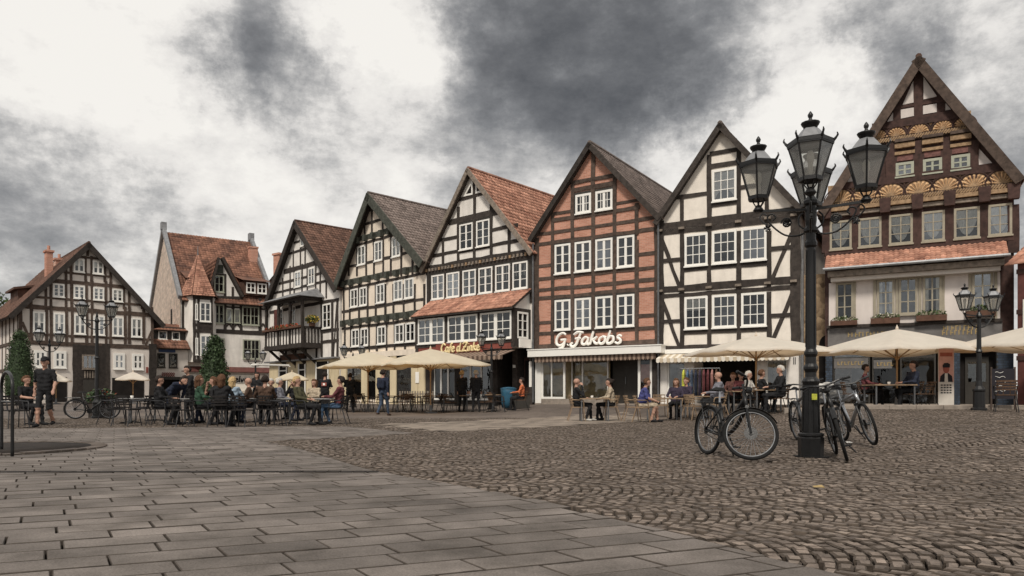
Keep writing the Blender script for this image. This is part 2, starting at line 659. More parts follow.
def brick_material():
    m = bpy.data.materials.new("brick_red")
    m.use_nodes = True
    n, l = m.node_tree.nodes, m.node_tree.links
    b = n["Principled BSDF"]
    b.inputs["Roughness"].default_value = .9
    b.inputs["Specular IOR Level"].default_value = .2
    tcn = n.new("ShaderNodeTexCoord")
    sp = n.new("ShaderNodeSeparateXYZ")
    cb = n.new("ShaderNodeCombineXYZ")
    l.new(tcn.outputs["Object"], sp.inputs[0])
    l.new(sp.outputs[0], cb.inputs[0])
    l.new(sp.outputs[2], cb.inputs[1])
    br = n.new("ShaderNodeTexBrick")
    br.inputs["Color1"].default_value = (*lin("#c28f7b"), 1)
    br.inputs["Color2"].default_value = (*lin("#ad7a66"), 1)
    br.inputs["Mortar"].default_value = (*lin("#bda698"), 1)
    br.inputs["Scale"].default_value = 1.0
    br.inputs["Mortar Size"].default_value = .006
    br.inputs["Brick Width"].default_value = .24
    br.inputs["Row Height"].default_value = .075
    l.new(cb.outputs[0], br.inputs["Vector"])
    nz = n.new("ShaderNodeTexNoise")
    nz.inputs["Scale"].default_value = 1.3
    nz.inputs["Detail"].default_value = 6
    l.new(tcn.outputs["Object"], nz.inputs["Vector"])
    mr = n.new("ShaderNodeMapRange")
    mr.inputs[3].default_value = .78
    mr.inputs[4].default_value = 1.22
    l.new(nz.outputs["Fac"], mr.inputs[0])
    vm = n.new("ShaderNodeVectorMath")
    vm.operation = 'SCALE'
    l.new(br.outputs[0], vm.inputs[0])
    l.new(mr.outputs[0], vm.inputs["Scale"])
    l.new(vm.outputs[0], b.inputs["Base Color"])
    bp = n.new("ShaderNodeBump")
    bp.inputs["Strength"].default_value = .4
    bp.inputs["Distance"].default_value = .01
    bp.invert = True
    l.new(br.outputs["Fac"], bp.inputs["Height"])
    l.new(bp.outputs[0], b.inputs["Normal"])
    MATS["brick_red"] = m


brick_material()


def rubble_material():
    m = bpy.data.materials.new("rubble")
    m.use_nodes = True
    n, l = m.node_tree.nodes, m.node_tree.links
    b = n["Principled BSDF"]
    b.inputs["Roughness"].default_value = .95
    tcn = n.new("ShaderNodeTexCoord")
    vo = n.new("ShaderNodeTexVoronoi")
    vo.inputs["Scale"].default_value = 4.5
    l.new(tcn.outputs["Object"], vo.inputs["Vector"])
    rp = n.new("ShaderNodeValToRGB")
    rp.color_ramp.elements[0].color = (*lin("#6e5a47"), 1)
    rp.color_ramp.elements[1].color = (*lin("#b29a7c"), 1)
    l.new(vo.outputs["Color"], rp.inputs[0])
    l.new(rp.outputs[0], b.inputs["Base Color"])
    bp = n.new("ShaderNodeBump")
    bp.inputs["Strength"].default_value = .8
    bp.inputs["Distance"].default_value = .06
    bp.invert = True
    l.new(vo.outputs["Distance"], bp.inputs["Height"])
    l.new(bp.outputs[0], b.inputs["Normal"])
    MATS["rubble"] = m


rubble_material()


# ------------------------------------------------------------------ the square
def ground_mesh():
    xs = [-900, -400, -150, -90] + list(np.arange(-60, 60.1, 1.5)) + [90, 150, 400, 900]
    ys = [-400, -100, -30, -10] + list(np.arange(0, 30, .75)) + list(np.arange(30, 75, 2)) + [90, 150, 400, 1500]
    V = []
    for y in ys:
        for x in xs:
            drop = .05 * (1 - ss(22, 27, y)) if abs(x) < 26 else 0.0
            V.append((x, y, gh(x, y) - drop))
    n = len(xs)
    Q = [(j * n + i, j * n + i + 1, (j + 1) * n + i + 1, (j + 1) * n + i) for j in range(len(ys) - 1) for i in range(n - 1)]
    o = np_mesh("ground", V, Q, "ground_far", smooth=True)
    tag(o, kind="structure")
    return o


def paving_material():
    m = bpy.data.materials.new("ground_far")
    m.use_nodes = True
    n, l = m.node_tree.nodes, m.node_tree.links
    b = n["Principled BSDF"]
    b.inputs["Roughness"].default_value = .9
    tcn = n.new("ShaderNodeTexCoord")
    vo = n.new("ShaderNodeTexVoronoi")
    vo.inputs["Scale"].default_value = 7
    l.new(tcn.outputs["Object"], vo.inputs["Vector"])
    nz = n.new("ShaderNodeTexNoise")
    nz.inputs["Scale"].default_value = .35
    nz.inputs["Detail"].default_value = 8
    l.new(tcn.outputs["Object"], nz.inputs["Vector"])
    rp = n.new("ShaderNodeValToRGB")
    rp.color_ramp.elements[0].position = .3
    rp.color_ramp.elements[0].color = (*lin("#453d38"), 1)
    rp.color_ramp.elements[1].position = .7
    rp.color_ramp.elements[1].color = (*lin("#6d6259"), 1)
    l.new(nz.outputs["Fac"], rp.inputs[0])
    mr = n.new("ShaderNodeMapRange")
    mr.inputs[3].default_value = .75
    mr.inputs[4].default_value = 1.2
    l.new(vo.outputs["Color"], mr.inputs[0])
    vm = n.new("ShaderNodeVectorMath")
    vm.operation = 'SCALE'
    l.new(rp.outputs[0], vm.inputs[0])
    l.new(mr.outputs[0], vm.inputs["Scale"])
    l.new(vm.outputs[0], b.inputs["Base Color"])
    bp = n.new("ShaderNodeBump")
    bp.inputs["Strength"].default_value = .5
    bp.inputs["Distance"].default_value = .02
    bp.invert = True
    l.new(vo.outputs["Distance"], bp.inputs["Height"])
    l.new(bp.outputs[0], b.inputs["Normal"])
    MATS["ground_far"] = m


paving_material()
ground = ground_mesh()


def gflat(px, py):
    z = CAMH * F / (py - HY)
    return ((px - CX) / F * z, z)


SLAB_POLY = [gflat(*p) for p in [(1000, 613), (850, 576), (690, 536), (530, 497), (372, 470), (305, 450), (265, 441), (313, 439), (417, 433), (348, 426.5), (240, 426.5), (0, 429), (-260, 430), (-900, 700), (-900, 900), (1600, 900)]]
LIGHT_POLY = [gflat(*p) for p in [(375, 424), (498, 419.5), (640, 415), (640, 421), (540, 427), (442, 431.6)]]
PIT = (-8.1, 11.2, 1.45)


def in_poly(x, y, poly):
    """numpy point in polygon"""
    c = np.zeros(x.shape, bool)
    n = len(poly)
    for i in range(n):
        (x1, y1), (x2, y2) = poly[i], poly[i - 1]
        cond = ((y1 > y) != (y2 > y))
        c ^= cond & (x < (x2 - x1) * (y - y1) / (y2 - y1 + 1e-12) + x1)
    return c


def gh_np(x, y):
    f = lambda a, b, t: (lambda q: q * q * (3 - 2 * q))(np.clip((t - a) / (b - a), 0, 1))
    e = .24 * f(28, 44, y)
    e = e + (.34 * f(24, 34, y) - e) * f(-3, 2, x)
    e = e + (.42 * f(10.5, 20, y) - e) * f(5, 10, x)
    return e + .26 * np.exp(-((x - 9.0) / 2.8) ** 2 - ((y - 12.6) / 2.3) ** 2)


def in_view(x, y, m=.6):
    return (y > 2.6) & (np.abs(x) < y * .711 + m)


def stones(cx, cy, ang, lx, ly, h, inset, lift, dome, name, matname, parent, keep=300, jit=.008, skew=0.0):
    """pavers: each a block with a bevelled top; the nearest ones as single parts, the rest as one mesh"""
    order = np.argsort(cy)
    cx, cy, ang, lx, ly, lift = [np.asarray(a)[order] for a in (cx, cy, ang, lx, ly, lift)]
    N = len(cx)
    z = gh_np(cx, cy) + lift
    px = np.array([-1, 1, 1, -1])
    py = np.array([-1, -1, 1, 1])
    V = np.zeros((N, 12, 3), np.float32)
    ca, sa = np.cos(ang), np.sin(ang)
    tilt = rng.normal(0, .012, (N, 2))
    # slope of the ground, so that blocks on the mound lie in it
    gx = (gh_np(cx + .05, cy) - gh_np(cx - .05, cy)) / .1
    gy = (gh_np(cx, cy + .05) - gh_np(cx, cy - .05)) / .1
    for ring, (ins, dz) in enumerate(((0.0, -h), (0.0, -inset * .8), (inset, 0.0))):
        for k in range(4):
            a = px[k] * (lx / 2 - ins) + rng.normal(0, jit, N) * .5
            b = py[k] * (ly / 2 - ins) + rng.normal(0, jit, N) * .5
            dx, dy = a * ca - b * np.sin(ang + skew), a * sa + b * np.cos(ang + skew)
            V[:, ring * 4 + k, 0] = cx + dx
            V[:, ring * 4 + k, 1] = cy + dy
            V[:, ring * 4 + k, 2] = z + dz + dx * (gx + tilt[:, 0] * dome) + dy * (gy + tilt[:, 1] * dome)
    base = [(8, 9, 10, 11)]
    for r in (0, 1):
        for k in range(4):
            base.append((r * 4 + k, r * 4 + (k + 1) % 4, (r + 1) * 4 + (k + 1) % 4, (r + 1) * 4 + k))
    base = np.array(base)
    keep = min(keep, N)
    side = "joint_cobble" if matname == "cobble" else "joint_slab"
    for i in range(keep):
        c = np.array([cx[i], cy[i], z[i]])
        me = bpy.data.meshes.new(name)
        me.from_pydata([tuple(p) for p in (V[i] - c)], [], [tuple(int(q) for q in f) for f in base])
        me.materials.append(MATS[matname])
        me.materials.append(MATS[side])
        me.polygons.foreach_set("material_index", [0] + [1] * (len(base) - 1))
        at_ = me.attributes.new("rnd", 'FLOAT', 'FACE')
        at_.data.foreach_set("value", [float(rng.random())] * len(base))
        o = bpy.data.objects.new(name, me)
        o.location = c
        o.parent = parent
        col.objects.link(o)
    if N > keep:
        M = N - keep
        Q = (base[None] + (np.arange(M) * 12)[:, None, None]).reshape(-1, 4)
        r = np.repeat(rng.random(M), len(base))
        o = np_mesh("far_" + name, V[keep:].reshape(-1, 3), Q, [matname, side], parent, rnd=r, mi=np.tile(np.array([0] + [1] * (len(base) - 1)), M))
        o["kind"] = "stuff"


def lay_slabs():
    root = empty("flagstone_pavement", (0, 0, 0), kind="structure")
    th, sk = math.radians(22), math.radians(11)
    u = np.array([math.cos(th), math.sin(th)])
    v = np.array([-math.sin(th + sk), math.cos(th + sk)])
    W, L = .27, .54
    pts = []
    for r in range(-50, 150):
        off = (r * .37 + (r % 3) * .11) % 1.0
        for c in range(-70, 70):
            pts.append(u * ((c + off) * L) + v * (r * W))
    P = np.array(pts)
    # a slab that would cross into the cobbles is cut off at the border
    def inside(q):
        return in_poly(q[:, 0], q[:, 1], SLAB_POLY)
    lo, hi = np.full(len(P), -.5), np.full(len(P), .5)
    ts = np.linspace(-.5, .5, 25)
    ins = np.stack([inside(P + u * (t * L)) for t in ts], 1)
    anyin = ins.any(1)
    first = ins.argmax(1)
    last = len(ts) - 1 - ins[:, ::-1].argmax(1)
    lo, hi = ts[first] * L, ts[last] * L
    P = P + u * ((lo + hi) / 2)[:, None]
    LEN = hi - lo
    x, y = P[:, 0], P[:, 1]
    ok = anyin & (LEN > .07) & in_view(x, y) & (y < 27)
    ok &= (x - PIT[0]) ** 2 + (y - PIT[1]) ** 2 > (PIT[2] - .25) ** 2
    x, y, LEN = x[ok], y[ok], LEN[ok]
    n = len(x)
    stones(x, y, np.full(n, th), LEN - .012, np.full(n, W - .016), .05, .0045, rng.normal(0, .0015, n), .10, "paving_slab", "slab", root, jit=.002, skew=sk)
    # the drain channel: a row of small dark setts across the slabs
    dx = np.arange(-7.0, -1.4, .14)
    n = len(dx)
    o = empty("drain_channel", (0, 0, 0), kind="structure")
    mb = MB()
    for i in range(n):
        a = dx[i]
        mb.box(a - .064, a + .064, 7.90 + a * .004, 8.02 + a * .004 + random.uniform(-.01, .01), -.06, .006 + random.uniform(-.002, .003))
    mb.build("drain_sett", "drain", o)["kind"] = "stuff"
    # pale slabs of the path at the back
    root2 = empty("pale_path", (0, 0, 0), kind="structure")
    pts = []
    th2 = th
    for r in range(-60, 160):
        for c in range(-80, 80):
            pts.append(u * ((c + (r % 2) * .5) * .8) + v * (r * .5))
    P = np.array(pts)
    x, y = P[:, 0], P[:, 1]
    ok = in_poly(x, y, LIGHT_POLY) & in_view(x, y)
    x, y = x[ok], y[ok]
    n = len(x)
    stones(x, y, np.full(n, th2), np.full(n, .785), np.full(n, .485), .05, .006, rng.normal(0, .002, n), .3, "pale_slab", "slab_light", root2, keep=0, skew=sk)


def lay_cobbles():
    root = empty("cobblestone_pavement", (0, 0, 0), kind="structure")
    th = math.radians(8)
    u = np.array([math.cos(th), math.sin(th)])
    v = np.array([-math.sin(th), math.cos(th)])
    B, S, K = 1.3, .090, 14
    X, Y, A, LX, LY = [], [], [], [], []
    for b in range(-1, 26):
        i = np.arange(-360, 360)
        k = np.arange(K)
        ii, kk = np.meshgrid(i, k, indexing='ij')
        tau = (kk + .5) / K - .5
        tau = tau + rng.normal(0, .004, tau.shape)
        sag = .26
        s = ii * S + (b % 2) * .05 - sag * (2 * tau) ** 2 + rng.normal(0, .006, tau.shape)
        t = b * B + tau * B
        slope = -sag * 8 * tau / B
        X.append((u[0] * s + v[0] * t).ravel())
        Y.append((u[1] * s + v[1] * t).ravel())
        A.append((th + np.arctan(-slope)).ravel())
        LX.append((S * .90 * np.cos(np.arctan(slope)) * np.ones_like(tau)).ravel())
        LY.append((B / K * .93 / np.cos(np.arctan(slope))).ravel())
    X, Y, A, LX, LY = map(np.concatenate, (X, Y, A, LX, LY))
    # laid by hand: the rows wander
    X = X + .05 * np.sin(X * 1.3 + Y * .9) + .03 * np.sin(Y * 2.9 - X * .7)
    Y = Y + .06 * np.sin(X * .8 - Y * .5) + .03 * np.sin(X * 2.3 + Y * 1.1)
    A = A + rng.normal(0, .05, A.shape)
    ok = (~in_poly(X, Y, SLAB_POLY)) & (~in_poly(X, Y, LIGHT_POLY)) & in_view(X, Y, .4) & (Y < 25.5)
    ok &= (X - PIT[0]) ** 2 + (Y - PIT[1]) ** 2 > (PIT[2] + .2) ** 2
    X, Y, A, LX, LY = X[ok], Y[ok], A[ok], LX[ok], LY[ok]
    n = len(X)
    LX = LX * rng.uniform(.88, 1.03, n)
    stones(X, Y, A, LX, LY, .055, .009, rng.normal(-.004, .005, n), 2.2, "cobblestone", "cobble", root)


lay_slabs()
lay_cobbles()


def tree_pit():
    root = empty("tree_pit", (PIT[0], PIT[1], 0), kind="structure")
    MB().lathe([(PIT[2] - .09, -.05), (PIT[2] - .09, .018), (PIT[2] * .5, .035), (.01, .04)], 32).build("soil", "grout", root, smooth=True)
    n = 40
    mb = MB()
    for k in range(n):
        a = 2 * math.pi * k / n
        r = PIT[2]
        c, s = math.cos(a), math.sin(a)
        w = 2 * math.pi * r / n * .46
        pts = []
        for z in (-.05, .026 + random.uniform(-.006, .008)):
            for (rr, ww) in ((r - .1, -w), (r + .12, -w), (r + .12, w), (r - .1, w)):
                pts.append((c * rr - s * ww, s * rr + c * ww, z))
        mb.add(pts, [(0, 3, 2, 1), (4, 5, 6, 7), (0, 1, 5, 4), (1, 2, 6, 5), (2, 3, 7, 6), (3, 0, 4, 7)])
    mb.build("ring_stone", "cobble", root)["kind"] = "stuff"


tree_pit()
# ------------------------------------------------------------------ houses
class House:
    """a facade plane fixed by two ground corners; local x runs along it, local y into the house, z up"""

    def __init__(self, name, label, cat, xl, Zl, xr, Zr, base, group=None):
        self.L = Vector(((xl - CX) / F * Zl, Zl))
        self.R = Vector(((xr - CX) / F * Zr, Zr))
        d = self.R - self.L
        self.w = d.length
        self.u = d / self.w
        self.n = Vector((self.u.y, -self.u.x))
        self.base = base
        self.root = empty(name, (self.L.x, self.L.y, base), math.atan2(self.u.y, self.u.x), label, cat, group)
        self.k = 0

    def lx(self, px, off=0.0):
        o = self.L + self.n * off
        r = (px - CX) / F
        # o + t*u lies on x = r*y
        return (r * o.y - o.x) / (self.u.x - r * self.u.y)

    def depth(self, x, off=0.0):
        return (self.L + self.n * off + self.u * x).y

    def lz(self, px, py, off=0.0):
        return CAMH + (HY - py) / F * self.depth(self.lx(px, off), off) - self.base

    def p(self, px, py, off=0.0):
        return (self.lx(px, off), self.lz(px, py, off))

    # --- timbers: every beam a part of its own
    def beam(self, a, b, w=.2, proud=None, off=0.0, m="timber_dark", name="timber"):
        self.k += 1
        if proud is None:
            proud = .030 + (self.k % 23) * .0009
        (x1, z1), (x2, z2) = a, b
        y0 = -off - proud
        mb = MB()
        d = Vector((x2 - x1, z2 - z1))
        ln = d.length
        if ln < .02:
            return None
        d /= ln
        s = Vector((-d.y, d.x))
        n = max(1, int(ln / .7))
        ring = []
        for i in range(n + 1):
            t = ln * i / n
            ww = w / 2 * (1 + random.uniform(-.13, .13))
            sh = random.uniform(-.022, .022) if 0 < i < n else 0
            c = Vector((x1, z1)) + d * t + s * sh
            ring.append((c - s * ww, c + s * ww))
        vs_, fs = [], []
        for (q, r) in ring:
            vs_ += [(q.x, y0, q.y), (r.x, y0, r.y), (r.x, -off + .02, r.y), (q.x, -off + .02, q.y)]
        for i in range(n):
            a_ = i * 4
            for k in range(4):
                fs.append((a_ + k, a_ + (k + 1) % 4, a_ + 4 + (k + 1) % 4, a_ + 4 + k))
        fs += [(0, 3, 2, 1), (n * 4, n * 4 + 1, n * 4 + 2, n * 4 + 3)]
        mb.add(vs_, fs)
        return mb.build(name, m, self.root)

    def hb(self, xref, y, x0, x1, w=.2, **k):
        z = self.lz(xref, y)
        return self.beam((self.lx(x0), z), (self.lx(x1), z), w, **k)

    def vb(self, px, y0, y1, w=.18, **k):
        return self.beam(self.p(px, y0), self.p(px, y1), w, **k)

    def db(self, xa, ya, xb, yb, w=.17, **k):
        return self.beam(self.p(xa, ya), self.p(xb, yb), w, **k)

    # --- windows
    def win(self, xl, xr, xref, yt, yb, cols=2, rows=3, fr=.09, bar=.035, off=0.0, fm="frame_white", curtain=None, mull=.07, name="window", lintel=False):
        x0, x1 = self.lx(xl, off), self.lx(xr, off)
        z1, z0 = self.lz(xref, yt, off), self.lz(xref, yb, off)
        return self.win_l(x0, x1, z0, z1, cols, rows, fr, bar, off, fm, curtain, mull, name)

    def win_l(self, x0, x1, z0, z1, cols=2, rows=3, fr=.09, bar=.035, off=0.0, fm="frame_white", curtain=None, mull=.07, name="window"):
        f = MB()
        yb_, yf = -off + .01, -off - .075
        f.box(x0, x0 + fr, yf, yb_, z0, z1)
        f.box(x1 - fr, x1, yf, yb_, z0, z1)
        f.box(x0 + fr, x1 - fr, yf, yb_, z0, z0 + fr)
        f.box(x0 + fr, x1 - fr, yf, yb_, z1 - fr, z1)
        f.box(x0 - .03, x1 + .03, yf - .05, yf - .002, z0 - .05, z0 + .012)          # sill
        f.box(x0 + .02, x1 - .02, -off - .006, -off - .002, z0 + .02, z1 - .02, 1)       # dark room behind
        w = f.build(name, [fm, "interior"], self.root)
        ix0, ix1, iz0, iz1 = x0 + fr, x1 - fr, z0 + fr, z1 - fr
        s = MB()
        for c in range(1, cols):
            x = ix0 + (ix1 - ix0) * c / cols
            b = mull if (cols % 2 == 0 and c == cols // 2) else bar
            s.box(x - b / 2, x + b / 2, -off - .062, -off - .030, iz0, iz1)
        for r in range(1, rows):
            z = iz0 + (iz1 - iz0) * r / rows
            s.box(ix0, ix1, -off - .056, -off - .032, z - bar / 2, z + bar / 2)
        s.build("sash", fm, w)
        g = MB()
        tl = random.uniform(-.009, .009)
        g.add([(ix0, -off - .030 + tl, iz0), (ix1, -off - .030 - tl, iz0), (ix1, -off - .030 - tl * .3, iz1), (ix0, -off - .030 + tl * .3, iz1)], [(0, 1, 2, 3)])
        g.build("pane", "glass", w)
        if curtain is None:
            curtain = random.choice(["none", "none", "sides", "half", "full"])
        self.curtain(w, curtain, ix0, ix1, iz0, iz1, off)
        return w

    def curtain(self, w, kind, x0, x1, z0, z1, off):
        if kind == "none":
            return
        mb = MB()
        W_, H_ = x1 - x0, z1 - z0

        def sheet(a, b, lo):
            n = 14
            vs_ = []
            for i in range(n + 1):
                x = a + (b - a) * i / n
                y = -off - .016 + .006 * math.sin(i * 2.1)
                vs_ += [(x, y, lo(x)), (x, y, z1)]
            mb.add(vs_, [(2 * i, 2 * i + 2, 2 * i + 3, 2 * i + 1) for i in range(n)])
        if kind == "sides":
            sheet(x0, x0 + W_ * .24, lambda x: z0)
            sheet(x1 - W_ * .24, x1, lambda x: z0)
        elif kind == "half":
            h = random.uniform(.35, .6)
            sheet(x0, x1, lambda x: z1 - H_ * h)
        elif kind == "full":
            sheet(x0, x1, lambda x: z0 + .02)
        elif kind == "swag":        # lace curtain, scalloped: low at the middle
            sheet(x0, x1, lambda x: z0 + H_ * (.06 + .55 * abs((x - (x0 + x1) / 2) / (W_ / 2)) ** 2.2))
        elif kind == "arch":        # high at the middle, tied to the sides
            sheet(x0, x1, lambda x: z0 + H_ * (.02 + .34 * (1 - abs((x - (x0 + x1) / 2) / (W_ / 2)) ** 2)))
        mb.build("curtain", "curtain", w)

    # --- flat pieces by pixel rectangle
    def pan(self, name, xl, xr, xref, yt, yb, y0, y1, m, parent=None, off=0.0):
        x0, x1 = self.lx(xl, off), self.lx(xr, off)
        z1, z0 = self.lz(xref, yt, off), self.lz(xref, yb, off)
        return MB().box(x0, x1, y0, y1, z0, z1).build(name, m, parent or self.root)

    def boxl(self, name, x0, x1, y0, y1, z0, z1, m, parent=None):
        return MB().box(x0, x1, y0, y1, z0, z1).build(name, m, parent or self.root)

    # --- body and roof
    def gable_body(self, el, apex, er, D, m, zs=None, recess=1.6, wl=-.0, wr=None):
        """wall prism; from zs downwards the front is open (shopfront) back to the recess"""
        wr = self.w if wr is None else wr
        mb = MB()
        zlow = -.6 if zs is None else zs
        poly = [(wl, zlow), (wr, zlow), (wr, er[1]), (apex[0], apex[1]), (wl, el[1])]
        mb.prism(poly, 0, D)
        o = mb.build("wall", m, self.root)
        if zs is not None:
            MB().box(wl + .02, wr - .02, recess, D - .05, -.6, zs - .003).build("shop_back_wall", "interior", self.root)
            self.boxl("shop_floor", wl, wr, -.02, recess, -.6, .06, "kerb_stone")
        return o

    def roof(self, el, apex, er, D, tile, over=.35, front=.28, barge="timber_dark", bw=.26, thick=.14, tw=.24, th=.32, left=True):
        """two slopes with real tiles, bargeboards along the front edges"""
        for side, e in (("l", el), ("r", er)):
            a = Vector((apex[0], apex[1]))
            b = Vector((e[0], e[1]))
            d = (b - a)
            ln = d.length
            d /= ln
            nrm = Vector((d.y, -d.x))
            if nrm.y < 0:
                nrm = -nrm
            b2 = b + d * over
            deck = MB()
            lo = -nrm * thick
            poly = [a + nrm * .0, b2, b2 + lo, a + lo]
            pts = [(q.x, q.y) for q in poly]
            area = sum(pts[i][0] * pts[(i + 1) % 4][1] - pts[(i + 1) % 4][0] * pts[i][1] for i in range(4))
            if area < 0:
                pts = pts[::-1]
            deck.prism(pts, -front, D)
            rf = deck.build("roof", "tile_brown" if barge is None else "timber_dark", self.root)
            # tiles
            tiles(rf, Vector((a.x, -front, a.y)), Vector((d.x, 0, d.y)), Vector((0, 1, 0)), Vector((nrm.x, 0, nrm.y)), ln + over, D + front, tile, tw, th)
            # bargeboard
            if barge:
                c1, c2 = a - nrm * (bw * .5 - .06), b2 - nrm * (bw * .5 - .06)
                mb = MB()
                mb.bar((c1.x, -front - .05, c1.y), (c2.x, -front - .05, c2.y), .07, bw, up=(nrm.x, 0, nrm.y))
                mb.build("bargeboard", barge, self.root)
                # soffit boards carry the overhang
            if side == "r":
                rd = MB()
                n = int(D / .38)
                for i in range(n):
                    y = -front + i * .38
                    rd.tube([(a.x, y, a.y + .03), (a.x, y + .4, a.y + .05)], [.115, .10], 7)
                t = rd.build("ridge_tile", tile, rf)
                t["kind"] = "stuff"


def tiles(parent, o, down, along, nrm, lb, la, m, tw=.24, th=.32):
    """pantiles: each a curved little sheet, its lower edge lying on the course below"""
    nr, nc = max(1, int(lb / th)), max(1, int(la / tw))
    tw, th = la / nc, lb / nr
    r, c = np.meshgrid(np.arange(nr), np.arange(nc), indexing='ij')
    r, c = r.ravel(), c.ravel()
    N = len(r)
    prof = [(0, .012), (.28, .042), (.55, .045), (.8, .018), (1.02, .012)]
    rj = rng.normal(0, .005, N)
    V = np.zeros((N, 15, 3))
    o, down, along, nrm = [np.array(q) for q in (o, down, along, nrm)]
    for i, (fx, fz) in enumerate(prof):
        for j, (ft, lift) in enumerate(((0.0, .0), (1.06, .028), (1.06, -.01))):
            t = (r + ft) * th + (rj if j else 0)
            s = (c + fx) * tw
            z = fz + lift if j < 2 else 0.004
            V[:, j * 5 + i] = o + t[:, None] * down + s[:, None] * along + (z + rj * .6)[:, None] * nrm
    base = []
    flip = np.dot(np.cross(down, along), nrm) > 0
    for i in range(4):
        for j in (0, 1):
            q = (j * 5 + i, (j + 1) * 5 + i, (j + 1) * 5 + i + 1, j * 5 + i + 1)
            base.append(q if flip else q[::-1])
    base = np.array(base)
    Q = (base[None] + (np.arange(N) * 15)[:, None, None]).reshape(-1, 4)
    ob = np_mesh("roof_tile", V.reshape(-1, 3), Q, m, parent, rnd=np.repeat(rng.random(N), len(base)))
    ob["kind"] = "stuff"
    return ob


def scallop(h, name, x0, x1, y, z, drop, m2, m1, sw=.16, depth=.02, parent=None, slope=0.0):
    """striped awning valance with a scalloped hem"""
    n = max(2, int((x1 - x0) / sw))
    mb = MB()
    for i in range(n):
        a, b = x0 + (x1 - x0) * i / n, x0 + (x1 - x0) * (i + 1) / n
        vs_ = []
        for k in range(5):
            x = a + (b - a) * k / 4
            dz = drop * (.78 + .22 * math.sin(math.pi * k / 4))
            vs_ += [(x, y, z), (x, y, z - dz)]
        mb.add(vs_, [(2 * k, 2 * k + 1, 2 * k + 3, 2 * k + 2) for k in range(4)], i % 2)
    return mb.build(name, [m1, m2], parent or h.root)


# script lettering: each letter a set of pen strokes in a unit box
GL = {
    'G': (1.0, [[(.85, .85), (.6, 1.0), (.3, .85), (.15, .5), (.25, .12), (.55, .02), (.8, .2), (.85, .45)], [(.5, .45), (.95, .47)], [(.85, .45), (.82, .1), (.7, -.18), (.45, -.22)]]),
    'J': (.85, [[(.2, .82), (.5, 1.0), (.95, .95)], [(.75, .97), (.62, .5), (.5, .05), (.25, -.12), (.05, .05), (.2, .2)], [(.35, .5), (.8, .52)]]),
    'C': (.9, [[(.85, .8), (.6, 1.0), (.3, .85), (.15, .5), (.25, .12), (.55, 0), (.85, .2)]]),
    'Z': (.9, [[(.1, .85), (.4, 1.0), (.85, .95), (.5, .5), (.1, .05), (.5, .08), (.9, 0)], [(.25, .5), (.75, .52)]]),
    'a': (.66, [[(.55, .5), (.3, .58), (.1, .35), (.15, .06), (.38, .06), (.55, .4)], [(.57, .58), (.52, .15), (.6, .02), (.75, .12)]]),
    'k': (.66, [[(.2, 1.0), (.14, .5), (.1, 0)], [(.55, .58), (.3, .36), (.16, .3)], [(.28, .34), (.5, .08), (.7, .06)]]),
    'o': (.62, [[(.35, .58), (.12, .42), (.12, .12), (.32, .02), (.52, .18), (.52, .45), (.35, .58), (.62, .5)]]),
    'b': (.64, [[(.22, 1.0), (.14, .5), (.12, .08), (.32, .02), (.54, .2), (.5, .5), (.3, .56), (.16, .4)]]),
    's': (.6, [[(.5, .52), (.32, .6), (.2, .46), (.42, .28), (.46, .1), (.28, 0), (.06, .1)]]),
    'f': (.48, [[(.6, .92), (.42, 1.0), (.3, .7), (.2, .1), (.08, -.25)], [(.05, .52), (.5, .54)]]),
    'e': (.56, [[(.1, .3), (.45, .38), (.42, .56), (.22, .56), (.1, .3), (.2, .04), (.4, .02), (.58, .16)]]),
    'd': (.66, [[(.5, .5), (.28, .58), (.08, .35), (.14, .05), (.36, .05), (.52, .4)], [(.66, 1.0), (.55, .4), (.55, .03), (.7, .08)]]),
    'i': (.34, [[(.2, .58), (.14, .1), (.32, .06)], [(.24, .8), (.25, .84)]]),
    'n': (.66, [[(.14, .56), (.1, 0)], [(.13, .4), (.35, .58), (.48, .45), (.46, .1), (.62, .05)]]),
    'r': (.5, [[(.16, .56), (.1, 0)], [(.14, .36), (.3, .56), (.46, .54)]]),
    'l': (.34, [[(.25, 1.0), (.14, .2), (.3, .03)]]),
    'v': (.52, [[(.06, .56), (.2, .04), (.46, .58)]]),
    '.': (.3, [[(.12, .02), (.16, .06)]]),
    ' ': (.4, []),
}


def lettering(h, text, x, z, height, width, y, m, pen=.06, shear=.22, name="sign_letter", parent=None):
    tot = sum(GL[c][0] for c in text)
    sx = width / tot
    cur = x
    for c in text:
        adv, strokes = GL[c]
        mb = MB()
        for st in strokes:
            pts = catmull([(px_, 0, pz) for px_, pz in st], 5)
            q = [(cur + (p.x + shear * p.z) * sx, y, z + p.z * height) for p in pts]
            n = len(q)
            for (dy, k, mi) in ((0, 1.0, 0),):
                rad = [pen * (.85 + .3 * math.sin(math.pi * i / max(1, n - 1))) for i in range(n)]
                mb.tube(q, rad, 6)
        if strokes:
            mb.build(name, m, parent or h.root)
        cur += adv * sx


def flower_box(h, xl, xr, xref, yt, yb, off=.02, colr="flower_white", parent=None):
    x0, x1 = h.lx(xl), h.lx(xr)
    z1, z0 = h.lz(xref, yt), h.lz(xref, yb)
    zb = z0 + (z1 - z0) * .55
    b = MB().box(x0, x1, -.36, -.08, z0, zb).build("flower_box", "terracotta", h.root)
    leaves(b, "foliage", [((x0 + x1) / 2, -.22, zb + .04, (x1 - x0) / 2, .15, max(.08, (z1 - zb)))], 170, .05, ["leaf_mid", colr], .22)
    return b


